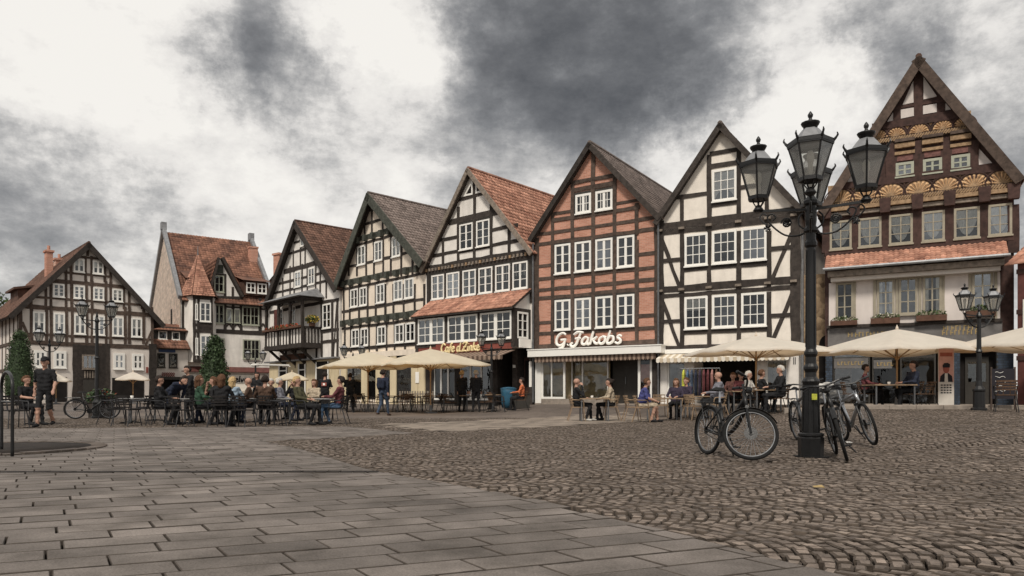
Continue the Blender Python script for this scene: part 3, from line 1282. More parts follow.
def leaves(parent, name, blobs, n, size, mats, flower=0.0, seed=1, spiky=0.0):
    """leaf-sized faces spread through ellipsoid volumes, denser at the skin"""
    r = np.random.default_rng(seed + int(abs(blobs[0][0]) * 100) % 1000)
    V, MI = [], []
    tot = sum(b[3] * b[4] + b[3] * b[5] + b[4] * b[5] for b in blobs)
    for (bx, by, bz, rx, ry, rz) in blobs:
        k = max(6, int(n * (rx * ry + rx * rz + ry * rz) / tot))
        d = r.normal(size=(k, 3))
        d /= np.linalg.norm(d, axis=1)[:, None]
        rad = (1 - .55 * r.random(k) ** 2.0)[:, None]
        c = np.array([bx, by, bz]) + d * rad * np.array([rx, ry, rz])
        a = r.normal(size=(k, 3)) + d * .3
        a /= np.linalg.norm(a, axis=1)[:, None]
        b_ = np.cross(a, d + r.normal(0, .5, (k, 3)))
        b_ /= np.linalg.norm(b_, axis=1)[:, None] + 1e-9
        s = size * r.uniform(.6, 1.4, k)[:, None]
        V.append(np.stack([c - a * s, c + b_ * s * .55, c + a * s, c - b_ * s * .55], 1))
        MI.append((r.random(k) < flower).astype(int))
    V = np.concatenate(V)
    MI = np.concatenate(MI)
    N = len(V)
    Q = np.arange(N * 4).reshape(-1, 4)
    o = np_mesh(name, V.reshape(-1, 3), Q, mats, parent, rnd=r.random(N), mi=MI if len(mats) > 1 else None)
    return o


# ---- house with brick infill and the shop below (middle of the row)
def jakobs():
    h = House("brick_house", "red brick half-timbered gable house above the shop with white script sign", "house", 535, 36.7, 659, 33.0, .34)
    el, ap, er = h.p(536, 236), h.p(592, 146), h.p(657.5, 215)
    D = 11
    el = (0, el[1]); er = (h.w, er[1])
    zs = h.lz(540, 352)
    h.gable_body(el, ap, er, D, "brick_red", zs)
    h.roof(el, (ap[0], ap[1] + .06), er, D, "tile_grey", over=.3, bw=.25)
    m = "timber_brown"
    # sill and storey beams
    for (xr_, y, w) in ((551, 232.5, .17), (551, 242.8, .18), (537, 290.5, .17), (537, 298.5, .17), (537, 347.5, .3), (555, 277.5, .16), (555.5, 333, .16)):
        h.hb(xr_, y, 535.5, 658.5, w, m=m)
    for x in (552.8, 572.8, 593.4, 614.8, 637):
        h.vb(x, 240, 350, .18, m=m)
    for x in (537, 657.3):
        h.vb(x, 238 if x < 600 else 218, 352, .26, m=m)
    h.vb(593.4, 150, 240, .2, m=m)
    h.vb(572.8, 181, 240, .2, m=m)
    h.vb(614.8, 175, 235, .2, m=m)
    h.vb(552.8, 213, 240, .18, m=m)
    h.vb(637, 203, 235, .18, m=m)
    h.hb(576, 182.5, 574, 614, .18, m=m)
    h.hb(575, 190.2, 572, 616, .2, m=m)
    h.hb(575, 217, 553, 640, .18, m=m)
    h.hb(556, 213.6, 553, 572, .14, m=m)
    h.hb(617, 203.5, 615, 640, .14, m=m)
    for (a, b, y) in ((537, 552.8, 266.5), (537, 552.8, 323)):
        h.hb(538, y, a, b, .16, m=m)
    for (y,) in ((254.5,), (316,)):
        h.hb(640, y, 637, 657, .16, m=m)
    # dark surrounds of the window groups
    for (a, b, xr_, yt, yb) in ((573, 614.5, 575.5, 193, 217), (553, 637, 555.5, 242, 277.5), (553, 637, 555.5, 297.5, 333)):
        h.pan("window_surround", a, b, xr_, yt, yb, -.022, .01, "frame_dark")
    for (a, b) in ((576, 591.6), (596, 613)):
        h.win(a, b, 575.5, 195.6, 214.8, 4, 2, .11, .03, curtain="full" if a > 590 else "half", mull=.13)
    for i, (a, b) in enumerate(((555.3, 571), (575.3, 591.5), (596, 613), (617.5, 634.8))):
        h.win(a, b, 555.5, 245.3, 274.7, 2, 3, .095, .032, curtain=["half", "sides", "half", "half"][i], mull=.12)
        h.win(a, b, 555.5, 300.5, 330.5, 2, 3, .095, .032, curtain=["none", "none", "sides", "none"][i], mull=.12)
    # sign letters, fascia, awning
    xs, xe = h.lx(555.5), h.lx(625)
    z0 = h.lz(556, 346.5)
    lettering(h, "G.Jakobs", xs, z0 + .02, .62, (xe - xs) * .98, -.16, "sign_white", .062, .16)
    fo = .55
    x0, x1 = h.lx(527.5, fo), h.lx(661, fo)
    zt, zb = h.lz(527.5, 350.5, fo), h.lz(527.5, 357, fo)
    h.boxl("fascia", x0, x1, -fo, .02, zb, zt, "frame_white")
    h.boxl("fascia_edge", x0 - .03, x1 + .03, -fo - .03, .02, zt + .002, zt + .05, "frame_white")
    scallop(h, "awning_valance", x0 + .35, x1 - .3, -fo + .12, zb - .002, .3, "awning_dark", "awning_dim", .11)
    # shopfront
    zf = .1
    fz = zs - .05
    for (a, b) in ((535.2, 541), (652, 659)):
        h.boxl("pier", h.lx(a), h.lx(b), -.01, 1.58, -.5, fz, "frame_white" if a < 600 else "timber_dark")
    h.boxl("shop_plinth", h.lx(541), h.lx(603), .02, .3, .06, .28, "kerb_stone")

    def sframe(a, b, y, z0_, z1_, name="shop_window", gm="glass_shop", fw=.1, div=None):
        x0_, x1_ = h.lx(a), h.lx(b)
        mb = MB()
        mb.box(x0_, x0_ + fw, y, y + .08, z0_, z1_).box(x1_ - fw, x1_, y, y + .08, z0_, z1_)
        mb.box(x0_ + fw, x1_ - fw, y, y + .08, z0_, z0_ + fw).box(x0_ + fw, x1_ - fw, y, y + .08, z1_ - fw, z1_)
        for d in (div or []):
            xd = h.lx(d)
            mb.box(xd - .035, xd + .035, y + .005, y + .07, z0_ + fw, z1_ - fw)
        o = mb.build(name, "frame_white", h.root)
        MB().add([(x0_ + .02, y + .04, z0_ + .02), (x1_ - .02, y + .04, z0_ + .02), (x1_ - .02, y + .04, z1_ - .02), (x0_ + .02, y + .04, z1_ - .02)], [(0, 1, 2, 3)]).build("pane", gm, o)
        return o
    sframe(541, 564.5, .04, .28, fz, div=[551])
    sframe(566, 603, .55, .28, fz, fw=.05, div=[577])
    sframe(637.5, 652, .04, .2, fz, fw=.12)
    h.boxl("display_back", h.lx(541), h.lx(602), .85, .9, .1, fz, "interior_lit_tone")  # panel coloured bright to stand in for the lit shop interior
    h.boxl("door_frame", h.lx(603.5), h.lx(637), 1.0, 1.08, .06, fz, "frame_dark")
    dr = h.boxl("door", h.lx(616), h.lx(633), .9, .98, .07, fz - .35, "frame_dark")
    MB().bar((h.lx(618), .86, 1.0), (h.lx(618), .86, 1.35), .03, .03).build("handle", "metal_grey", dr)
    h.boxl("poster", h.lx(639.5), h.lx(649.5), .10, .11, 1.1, fz - .7, "ink_pink")
    for px in (534.5, 659.5):
        x = h.lx(px)
        MB().tube([(x, -.14, .1), (x, -.14, h.lz(px, 244 if px < 600 else 222))], .05, 8).build("downpipe", "metal_grey", h.root)
    return h


H6 = jakobs()


def cream_house():
    h = House("cream_house", "cream half-timbered gable house with white grid windows next to brick house", "house", 660, 33.0, 799, 30.0, .36)
    el, ap, er = h.p(661, 219), h.p(721.5, 127), h.p(798, 206)
    el = (0, el[1]); er = (h.w, er[1])
    D = 11
    zs = h.lz(662, 354.5)
    h.gable_body(el, ap, er, D, "plaster_cream", zs)
    h.roof(el, (ap[0], ap[1] + .06), er, D, "tile_grey", over=.3, bw=.24)
    m = "timber_dark"
    for (y, w) in ((223.6, .26), (231.2, .2), (288.2, .3), (295, .18), (348, .26), (227.5, .1)):
        h.hb(682, y, 660, 799, w, m=m)
    h.hb(684.7, 270, 682, 769, .2, m=m)
    h.hb(685.2, 332.3, 682, 769, .2, m=m)
    for x in (682, 709.4, 738.8, 769):
        h.vb(x, 231, 290, .2, m=m)
        h.vb(x, 292, 349, .2, m=m)
    h.vb(661.5, 221, 352, .24, m=m)
    h.vb(795.5, 206, 352, .4, m=m)
    for (a, b, xr_, y) in ((661, 682, 663, 261), (769, 795, 771, 249), (661, 682, 663, 321.7), (769, 795, 771, 315.8)):
        h.hb(xr_, y, a, b, .17, m=m)
    for q in ((662, 240, 679.5, 286), (792, 233, 771.5, 281), (662, 300, 679.5, 347), (792, 294, 772, 342)):
        h.db(*q, .16, m=m)
    h.vb(709.4, 155, 224, .2, m=m)
    h.vb(738.8, 150, 220, .2, m=m)
    h.vb(682, 197, 224, .18, m=m)
    h.vb(767, 182, 216, .18, m=m)
    h.hb(711, 153.9, 710, 739, .17, m=m)
    h.hb(712, 166.5, 709, 739, .2, m=m)
    h.hb(712, 205.5, 709, 739, .18, m=m)
    h.hb(684, 196.5, 676, 709, .17, m=m)
    h.hb(741, 187.5, 739, 775, .17, m=m)
    # peg ends along the beams
    for x in (660.5, 682, 709.4, 738.8, 768, 794):
        for y in (228.5, 289.6):
            z = h.lz(682, y)
            h.boxl("beam_end", h.lx(x) - .13, h.lx(x) + .13, -.16, -.04, z - .05, z + .05, "timber_grey")
    for (a, b) in ((685, 708), (712.5, 736.8), (741.5, 766.8)):
        h.win(a, b, 685, 235.3, 267, 3, 3, .095, .032, curtain="none", mull=.035)
        h.win(a, b, 685, 297.5, 329.5, 3, 3, .095, .032, curtain="none" if a > 700 else "half", mull=.035)
    h.win(712.5, 736.8, 712.5, 171, 202.5, 3, 3, .095, .032, curtain="arch", mull=.035)
    # white strip, striped awning, shopfront
    h.pan("signboard", 662, 797, 663, 349.8, 354, -.1, .01, "frame_white")
    x0, x1 = h.lx(661.5), h.lx(792)
    aw = MB()
    n = 40
    for i in range(n):
        a, b = x0 + (x1 - x0) * i / n, x0 + (x1 - x0) * (i + 1) / n
        aw.add([(a, -.05, zs), (b, -.05, zs), (b, -.75, zs - .22), (a, -.75, zs - .22)], [(0, 3, 2, 1)], i % 2)
    ao = aw.build("awning", ["awning_cream", "awning_tan"], h.root)
    scallop(h, "valance", x0, x1, -.75, zs - .22, .2, "awning_tan", "awning_cream", .16, parent=ao)
    fz = zs - .02
    for (a, b) in ((660.3, 667), (685.5, 693.5), (757, 765.5), (788, 798.7)):
        h.boxl("pier", h.lx(a), h.lx(b), 0.0, 1.58, -.5, fz, "plaster_white")
    for (a, b) in ((667, 685.5), (765.5, 788)):
        h.boxl("shop_plinth", h.lx(a), h.lx(b), .05, .35, -.3, .45, "plaster_white")
        x0_, x1_ = h.lx(a), h.lx(b)
        mb = MB()
        mb.box(x0_, x0_ + .08, .06, .14, .45, fz).box(x1_ - .08, x1_, .06, .14, .45, fz).box(x0_ + .08, x1_ - .08, .06, .14, fz - .4, fz - .3).box(x0_ + .08, x1_ - .08, .06, .14, .45, .53)
        o = mb.build("shop_window", "frame_white", h.root)
        MB().add([(x0_, .1, .45), (x1_, .1, .45), (x1_, .1, fz), (x0_, .1, fz)], [(0, 1, 2, 3)]).build("pane", "glass_shop", o)
    # dummies in the shop windows
    for px, cm in ((676, "cloth_beige"), (774, "cloth_white"), (780, "cloth_brown")):
        x = h.lx(px)
        MB().lathe([(.02, .0), (.19, .02), (.17, .5), (.14, .8), (.2, 1.05), (.17, 1.25), (.06, 1.33), (.05, 1.4)], 10, (x, .7, .55), sy=.6).build("display_bust", cm, h.root, smooth=True)
    for k in range(2):
        MB().box(h.lx(793.3 + k * 1.6), h.lx(794.1 + k * 1.6), -.012, -.002, fz - .55, fz - .25).build("house_number", "ink_dark", h.root)
    return h


H7 = cream_house()


def cafe_house():
    h = House("cafe_house", "white half-timbered cafe with orange tiled roof and tiled bay window", "house", 426, 42.0, 533, 36.7, .22)
    el, ap, er = h.p(426, 268), h.p(471.5, 171), h.p(533, 250)
    el = (0, el[1]); er = (h.w, er[1])
    D = 12
    d = 1.25
    zs = h.lz(430, 352)
    h.gable_body(el, ap, er, D, "plaster_white", zs)
    h.roof(el, (ap[0], ap[1] + .06), er, D, "tile_orange", over=.3, bw=.25, barge="timber_grey")
    m = "timber_dark"
    h.hb(433, 256, 431, 524, .18, m=m)
    h.hb(426, 268.5, 426, 533, .26, m=m)
    h.hb(426, 273.5, 426, 533, .2, m=m)
    zz = h.lz(426, 271)
    for i in range(30):     # little carved blocks under the gable
        x = h.w * (i + .5) / 30
        h.boxl("carved_block", x - .06, x + .06, -.13, -.05, zz - .08, zz + .08, "timber_grey" if i % 4 else "carved_tan")
    h.hb(459, 220.5, 449, 500, .34, m=m)
    h.hb(444, 239.5, 440, 459, .18, m=m)
    h.hb(493, 230, 491, 518, .18, m=m)
    h.hb(461.5, 199, 459, 488, .18, m=m)
    h.vb(474.6, 176, 266, .2, m=m)
    h.vb(458.6, 207, 268, .2, m=m)
    h.vb(491.4, 196, 262, .2, m=m)
    h.vb(443.2, 239, 270, .18, m=m)
    h.vb(509.3, 222, 258, .18, m=m)
    h.pan("window_surround", 458.6, 491.4, 460, 222, 253.5, -.022, .01, "frame_dark")
    for (a, b) in ((460.2, 473.4), (477, 490.2)):
        h.win(a, b, 460, 225.3, 250.8, 2, 3, .08, .028, curtain="sides" if a < 470 else "full", mull=.1)
    # triangular attic lights
    for tri in (((464.3, 196.8), (473.3, 194.8), (473.3, 180.5)), ((476.3, 193.9), (485.7, 191.9), (476.3, 178.0))):
        P = [h.p(*t) for t in tri]
        c = (sum(q[0] for q in P) / 3, sum(q[1] for q in P) / 3)
        inn = [(c[0] + (q[0] - c[0]) * .62, c[1] + (q[1] - c[1]) * .62) for q in P]
        mb = MB()
        for i in range(3):
            j = (i + 1) % 3
            mb.prism([P[i], P[j], inn[j], inn[i]], -.07, .01)
        w = mb.build("window", "frame_white", h.root)
        MB().add([(q[0], -.03, q[1]) for q in inn], [(0, 1, 2)]).build("pane", "interior", w)
    # upper row
    h.pan("window_surround", 427, 532.5, 433, 273.5, 303, -.018, .01, "frame_dark")
    for x in (428.5, 446, 461.6, 478, 494.6, 512, 530.6):
        h.vb(x, 270, 303, .24, m=m)
    for i, (a, b) in enumerate(((432.3, 444.7), (447.2, 460), (463.3, 476.5), (479.3, 493), (496, 510.5), (513.3, 528.2))):
        h.win(a, b, 433, 275.8, 300, 2, 3, .08, .028, curtain=["full", "full", "sides", "half", "half", "half"][i], mull=.1)
    # bay: body, side, tiled roof
    bx0, bx1 = h.lx(416.5, d), h.lx(514, d)
    zt, zb = h.lz(418.6, 317.5, d), h.lz(418.6, 352, d)
    h.boxl("bay", bx0, bx1, -d, 0.0, zb, zt, "plaster_white")
    for (y, w) in ((317.8, .2), (346, .22)):
        z = h.lz(418.6, y, d)
        h.beam((bx0, z), (bx1, z), w, off=d, m=m)
    for x in (417.3, 446.8, 479.6, 513):
        xx = h.lx(x, d)
        h.beam((xx, zt), (xx, zb), .24, off=d, m=m)
    for (a, b) in ((418.8, 445), (448.6, 478), (481, 512)):
        w = h.win(a, b, 418.6, 319.8, 344.4, 4, 3, .09, .036, off=d, curtain="none", mull=.22)
    h.pan("red_panel", 418, 512, 418.6, 347.5, 353.5, -d - .02, -d + .01, "sign_red", off=d)
    # bay's right side with its own window and posts
    def side_box(name, y0, y1, z0, z1, t, mm):
        return MB().box(bx1 - .01, bx1 + t, y0, y1, z0, z1).build(name, mm, h.root)
    side_box("side_timber", -d, -d + .2, zb, zt, .05, m)
    side_box("side_timber", -.2, 0, zb, zt, .051, m)
    side_box("side_timber", -d, 0, zt - .2, zt, .048, m)
    side_box("side_timber", -d, 0, zb, zb + .5, .047, m)
    sw = MB()
    z0_, z1_ = h.lz(418.6, 344.4, d), h.lz(418.6, 320.5, d)
    sw.box(bx1, bx1 + .06, -d + .2, -d + .29, z0_, z1_).box(bx1, bx1 + .06, -.29, -.2, z0_, z1_).box(bx1, bx1 + .06, -d + .29, -.29, z0_, z0_ + .1).box(bx1, bx1 + .06, -d + .29, -.29, z1_ - .1, z1_)
    sw.box(bx1, bx1 + .05, -d / 2 - .04, -d / 2 + .04, z0_ + .1, z1_ - .1)
    for r in (1, 2):
        z = z0_ + (z1_ - z0_) * r / 3
        sw.box(bx1, bx1 + .045, -d + .29, -.29, z - .02, z + .02)
    sw.box(bx1 + .002, bx1 + .012, -d + .25, -.25, z0_ + .05, z1_ - .05, 1)
    sw.build("side_window", ["frame_white", "interior"], h.root)
    rt = h.lz(432, 301)
    o = Vector((bx0 - .15, 0.0, rt))
    dn = Vector((0, -(d + .3), zt + .02 - rt))
    ln = dn.length
    dn.normalize()
    al = Vector((1, 0, 0))
    nr = Vector((0, dn.z, -dn.y)) * (1 if -dn.y > 0 else -1)
    dk = MB()
    e1 = o + dn * ln
    L_ = bx1 - bx0 + .3
    dk.add([o, o + al * L_, e1 + al * L_, e1, o - Vector((0, 0, .12)), o + al * L_ - Vector((0, 0, .12)), e1 + al * L_ - Vector((0, 0, .1)), e1 - Vector((0, 0, .1))],
           [(0, 1, 2, 3), (7, 6, 5, 4), (3, 2, 6, 7), (0, 3, 7, 4), (1, 5, 6, 2)])
    rf = dk.build("bay_roof", m, h.root)
    tiles(rf, o, dn, al, nr, ln, L_, "tile_orange", .26, .3)
    gb = MB().prism([(0, 0), (1, 0), (0, 1)], 0, .02)
    g = MB()
    g.add([(bx1 + .01, 0, zt), (bx1 + .01, -d, zt), (bx1 + .01, 0, rt - .14), (bx1 - .05, 0, zt), (bx1 - .05, -d, zt), (bx1 - .05, 0, rt - .14)], [(0, 1, 2)[::-1], (3, 4, 5), (1, 4, 5, 2)[::-1]])
    g.build("bay_gable", "plaster_white", h.root)
    # sign
    xs, xe = h.lx(441, d + .1), h.lx(480, d + .1)
    z0 = h.lz(441, 352.6, d + .1)
    h.boxl("sign_board", h.lx(437, d), h.lx(484, d), -d - .09, -d - .03, z0 - .2, z0 + .52, "sign_red")
    lettering(h, "Cafe d.Zinke", xs, z0, .46, (xe - xs), -d - .14, "sign_cream", .048, .12)
    h.boxl("hanging_sign", bx1 + .1, bx1 + .2, -1.0, -.1, h.lz(520, 349), h.lz(520, 340.5), "sign_white")
    # ground floor: dark timber front, awning, windows, door
    a0, a1 = h.lx(432, d), h.lx(516, d)
    zaw = h.lz(445, 353.5, d)
    aw = MB()
    n = 36
    for i in range(n):
        a, b = a0 + (a1 - a0) * i / n, a0 + (a1 - a0) * (i + 1) / n
        aw.add([(a, -d - .02, zaw), (b, -d - .02, zaw), (b, -d - 1.0, zaw - .3), (a, -d - 1.0, zaw - .3)], [(0, 3, 2, 1)], i % 2)
    ao = aw.build("awning", ["awning_dim", "awning_dark"], h.root)
    scallop(h, "valance", a0, a1, -d - 1.0, zaw - .3, .22, "awning_dark", "awning_dim", .16, parent=ao)
    fz = zs
    for (a, b) in ((426.3, 434), (455, 460), (492, 498), (513, 518), (530, 532.8)):
        h.boxl("pier", h.lx(a), h.lx(b), -.05, 1.58, -.5, fz, "timber_dark")
    for (a, b) in ((434, 455), (460, 492)):
        x0_, x1_ = h.lx(a), h.lx(b)
        mb = MB()
        nn = 3
        for k in range(nn + 1):
            x = x0_ + (x1_ - x0_) * k / nn
            mb.box(x - .06, x + .06, .0, .08, .35, fz - .55)
        mb.box(x0_, x1_, .005, .075, .3, .4).box(x0_, x1_, .005, .075, fz - .7, fz - .58)
        o_ = mb.build("cafe_window", "frame_white", h.root)
        MB().add([(x0_, .04, .4), (x1_, .04, .4), (x1_, .04, fz - .6), (x0_, .04, fz - .6)], [(0, 1, 2, 3)]).build("pane", "glass_shop", o_)
        h.boxl("panel", x0_, x1_, .01, .2, -.3, .3, "timber_dark")
    dx0, dx1 = h.lx(519), h.lx(529)
    dr = h.boxl("door", dx0, dx1, .4, .46, .06, fz - .5, "timber_red")
    MB().box(dx0 + .1, dx1 - .1, .39, .399, 1.0, fz - .7).build("door_pane", "interior", dr)
    h.boxl("door_lamp", dx0 - .25, dx0 - .15, -.2, -.1, 2.0, 2.15, "frame_white")
    h.boxl("menu_board", h.lx(530.2), h.lx(532.6), -.09, -.06, 1.0, 2.3, "sign_white")
    return h


H5 = cafe_house()


def peach_house():
    h = House("peach_house", "tall peach half-timbered gable house with grey roof left of the cafe", "house", 342, 48.7, 426, 42.0, .24)
    el, ap, er = h.p(342, 283), h.p(374.5, 196), h.p(425, 258)
    el = (0, el[1]); er = (h.w, er[1])
    D = 12
    h.gable_body(el, ap, er, D, "plaster_peach")
    h.roof(el, (ap[0], ap[1] + .08), er, D, "tile_grey", over=.5, bw=.5, front=.5, barge="timber_green")
    m = "timber_dark"
    g = "timber_green"
    for (xr_, y, a, b) in ((342, 283.6, 342, 426), (343.4, 322.7, 342, 426), (359, 239, 357, 397)):
        h.hb(xr_, y, a, b, .34, m=g)
        z = h.lz(xr_, y)
        n = 9 if a < 350 else 5
        for i in range(n):   # brackets under the jetty
            x = h.lx(a) + (h.lx(b) - h.lx(a)) * (i + .3) / n
            MB().prism([(x - .12, z - .3), (x + .12, z - .3), (x + .14, z + .1), (x - .14, z + .1)], -.28, -.05).build("bracket", g, h.root)
    h.hb(343.4, 311.7, 342, 425, .16, m=m)
    h.hb(348, 267, 346, 417, .16, m=m)
    h.hb(352, 349, 342, 425, .2, m=m)
    h.hb(350, 288, 342, 425, .16, m=m)
    h.hb(352, 327.5, 342, 425, .16, m=m)
    h.hb(358, 244.8, 354, 402, .14, m=m)
    h.hb(371.6, 210, 370, 384, .15, m=m)
    h.hb(365, 224.5, 362, 391, .15, m=m)
    for x in (344, 350, 359.3, 368, 376, 385.6, 393.6, 404, 415, 424.5):
        h.vb(x, 284, 322, .18, m=m)
        h.vb(x + 1.2, 324, 352, .18, m=m)
    for x, yt in ((349, 264), (357.2, 244), (366.5, 238), (374.2, 236), (383.4, 233), (391.2, 230), (401.6, 235), (412.8, 247)):
        h.vb(x, yt, 276, .16, m=m)
    for x, yt in ((365, 222), (372.3, 205), (383, 207), (390, 218)):
        h.vb(x, yt, 236, .15, m=m)
    mids = ((351, 358.6), (360.2, 367.6), (376.8, 385.2), (394.4, 403.3), (405, 414.4))
    for i, (a, b) in enumerate(mids):
        h.win(a, b, 350.5, 289.8, 308, 2, 2, .1, .03, curtain=["sides", "sides", "full", "full", "full"][i], mull=.1)
        h.win(a + 1.2, b + 1.3, 352, 329.7, 347, 2, 2, .1, .03, curtain=["none", "none", "sides", "sides", "none"][i], mull=.1)
    for i, (a, b) in enumerate(((358, 366), (375, 383), (392.6, 401))):
        h.win(a, b, 358, 247, 266, 2, 2, .1, .03, curtain=["full", "sides", "full"][i], mull=.1)
    # ground floor: yellowish pilasters between dark shop windows
    fz = h.lz(343, 352)
    for (a, b) in ((348, 364), (367, 379), (381, 392), (397, 414)):
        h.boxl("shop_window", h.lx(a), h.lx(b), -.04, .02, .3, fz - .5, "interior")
        MB().add([(h.lx(a), -.06, .35), (h.lx(b), -.06, .35), (h.lx(b), -.06, fz - .55), (h.lx(a), -.06, fz - .55)], [(0, 1, 2, 3)]).build("shop_pane", "glass_shop", h.root)
    for x in (345, 365.5, 380, 394.5, 416, 423):
        h.boxl("pilaster", h.lx(x) - .32, h.lx(x) + .32, -.12, -.01, -.3, fz - .15, "plaster_yellow")
    h.boxl("shop_fascia", .0, h.w, -.14, -.01, fz - .5, fz - .16, "plaster_peach")
    h.pan("notice", 417.5, 421, 418, 372, 383, -.16, -.13, "sign_white")
    return h


H4 = peach_house()


def balcony_house():
    h = House("balcony_house", "white half-timbered gable house with brown roof and roofed corner balcony", "house", 270, 56.8, 339.5, 48.7, .24)
    el, ap, er = h.p(270, 303), h.p(299.8, 223), h.p(337, 286)
    el = (0, el[1]); er = (h.w, er[1])
    D = 13
    h.gable_body(el, ap, er, D, "plaster_white")
    h.roof(el, (ap[0], ap[1] + .08), er, D, "tile_brown", over=.4, bw=.42, front=.4, barge="timber_dark")
    m = "timber_dark"
    h.hb(287.5, 271, 284, 322, .34, m=m)
    h.hb(291.7, 253.2, 289, 312, .17, m=m)
    h.hb(282.6, 283, 279, 330, .17, m=m)
    h.hb(300, 241, 294, 306, .15, m=m)
    h.hb(280, 292, 274, 334, .17, m=m)
    for x, a, b in ((293.5, 250, 270), (300.7, 233, 266), (305.3, 232, 265), (290.3, 266, 300), (294.4, 268, 300), (302.4, 264, 300), (307.6, 263, 300), (316, 262, 298), (320.5, 267, 298), (283, 278, 300), (326.5, 279, 298)):
        h.vb(x, a, b, .17, m=m)
    h.win(295.2, 301.4, 295, 272.5, 288, 2, 2, .1, .03, curtain="full", mull=.1)
    h.win(308.8, 315.2, 309, 268.5, 285.5, 2, 2, .1, .03, curtain="sides", mull=.1)
    h.win(301, 304.8, 301, 234.5, 247, 1, 2, .09, .03, curtain="full")
    # lower storey at the right: white wall with window and braces
    for y in (302.5, 331.5, 342):
        h.hb(322, y, 270, 339, .2, m=m)
    for x in (322, 332.6, 337.8):
        h.vb(x, 300, 357, .24, m=m)
    h.db(337, 305, 333.5, 357, .16, m=m)
    h.win(323.2, 331.6, 323, 304.6, 329, 2, 3, .1, .035, curtain="none", mull=.12)
    # roofed balcony
    d = 1.45
    x0, x1 = h.lx(266, d), h.lx(302, d)
    zf, zr = h.lz(266, 347, d), h.lz(266, 332, d)
    zt = h.lz(266, 307, d)
    h.boxl("balcony_floor", x0 - .1, x1 + .1, -d - .1, 0, zf - .3, zf, m)
    h.boxl("balcony_rail", x0 - .05, x1 + .05, -d - .06, -d + .06, zr - .1, zr + .06, m)
    h.boxl("balcony_rail", x1 - .06, x1 + .06, -d + .06, 0, zr - .1, zr + .058, m)
    n = 13
    for i in range(n):
        x = x0 + (x1 - x0) * i / (n - 1)
        h.boxl("baluster", x - .05, x + .05, -d - .02, -d + .03, zf, zr - .1, m)
    for i in range(1, 6):
        y = -d + d * i / 6
        h.boxl("baluster", x1 - .03, x1 + .03, y - .05, y + .05, zf, zr - .1, m)
    h.boxl("balustrade_board", x0, x1, -d + .035, -d + .05, zf + .05, zr - .12, "plaster_white")
    h.boxl("balustrade_board", x1 - .05, x1 - .035, -d + .06, 0, zf + .05, zr - .12, "plaster_white")
    for t in (0, .36, .68, 1):
        x = x0 + (x1 - x0) * t
        h.boxl("balcony_post", x - .1, x + .1, -d - .05, -d + .12, zf, zt, m)
    for t in (.0, .36, .68):     # curved brackets under the eaves
        x = x0 + (x1 - x0) * t
        MB().tube(catmull([(x + .1, -d, zt - .7), (x + .2, -d, zt - .25), (x + .7, -d, zt - .06)], 4), .07, 6).build("arch_brace", m, h.root)
    h.boxl("eaves_beam", x0 - .15, x1 + .15, -d - .08, -d + .12, zt, zt + .22, m)
    h.boxl("eaves_beam", x1 - .1, x1 + .1, -d + .12, 0, zt, zt + .219, m)
    zt2 = zt + .22
    rtop = h.lz(309, 291)
    A, B_, C_, D_ = (x0 - .5, -d - .5, zt2), (x1 + .5, -d - .5, zt2), (x1 + .5, .05, zt2), (x0 - .5, .05, zt2)
    E, G = (x0 + .9, .05, rtop + .1), (x1 - .6, .05, rtop + .1)
    MB().add([A, B_, C_, D_, E, G], [(0, 1, 5, 4), (1, 2, 5), (3, 0, 4), (0, 3, 2, 1), (2, 3, 4, 5)]).build("balcony_roof", "zinc", h.root)
    for i in range(4):
        t = (i + .2) / 3.6
        x = x0 + (x1 - x0) * t
        mb = MB()
        mb.bar((x, -d + .1, zf - .25), (x, -.03, zf - 1.35), .16, .16)
        mb.build("balcony_brace", m, h.root)
        h.boxl("post", x - .1, x + .1, -.06, .01, zf - 1.6, zf - .3, m)
    leaves(h.boxl("flower_trough", x0, x1, -d - .3, -d - .08, zr - .05, zr + .1, "terracotta"), "foliage", [((x0 + x1) / 2, -d - .2, zr + .15, (x1 - x0) / 2, .18, .14)], 420, .07, ["leaf_mid", "flower_red"], .6)
    leaves(h.boxl("flower_pot", x1 - .0, x1 + .2, -d + .5, -d + .9, zr + .06, zr + .3, "terracotta"), "foliage", [(x1 + .1, -d + .7, zr + .55, .35, .5, .3)], 300, .08, ["leaf_mid", "flower_yellow"], .4)
    # windows and red shutter behind the balcony
    for px in (281, 293.5, 306):
        h.win(px - 2.6, px + 2.6, 295, 306, 331, 2, 3, .1, .03, curtain="none", mull=.1)
    h.pan("red_shutter", 274.5, 277.8, 295, 306, 331, -.05, -.01, "red_paint")
    # ground floor, yellow, with a ledge
    zl = h.lz(330, 357.5)
    h.boxl("shop_wall", .02, h.w - .02, -.06, -.004, -.5, zl - .12, "plaster_yellow")
    h.boxl("ledge", -.1, h.w + .1, -.45, -.005, zl - .1, zl, "zinc")
    h.boxl("planter_box", h.lx(285), h.lx(306), -.42, -.1, zl + .002, zl + .42, "terracotta")
    for (a, b, t, bb) in ((280, 288.5, 365, 395), (299.5, 307, 364, 400), (317, 330, 362, 402)):
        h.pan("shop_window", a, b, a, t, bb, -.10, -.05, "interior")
        h.pan("shop_frame", a, b, a, t + 5.5, t + 6.6, -.13, -.10, "frame_white")
        h.pan("shop_frame", a, a + 1, a, t, bb, -.135, -.10, "frame_white")
        h.pan("shop_frame", b - 1, b, a, t, bb, -.133, -.10, "frame_white")
    so = Vector((h.lx(334), -1.0, h.lz(334, 370)))
    MB().lathe([(.0, -.05), (.62, -.05), (.62, .05), (.0, .05)], 18, (0, 0, 0), sx=1, sy=.55).build("oval_sign", "sign_white", h.root)
    o = h.root.children[-1]
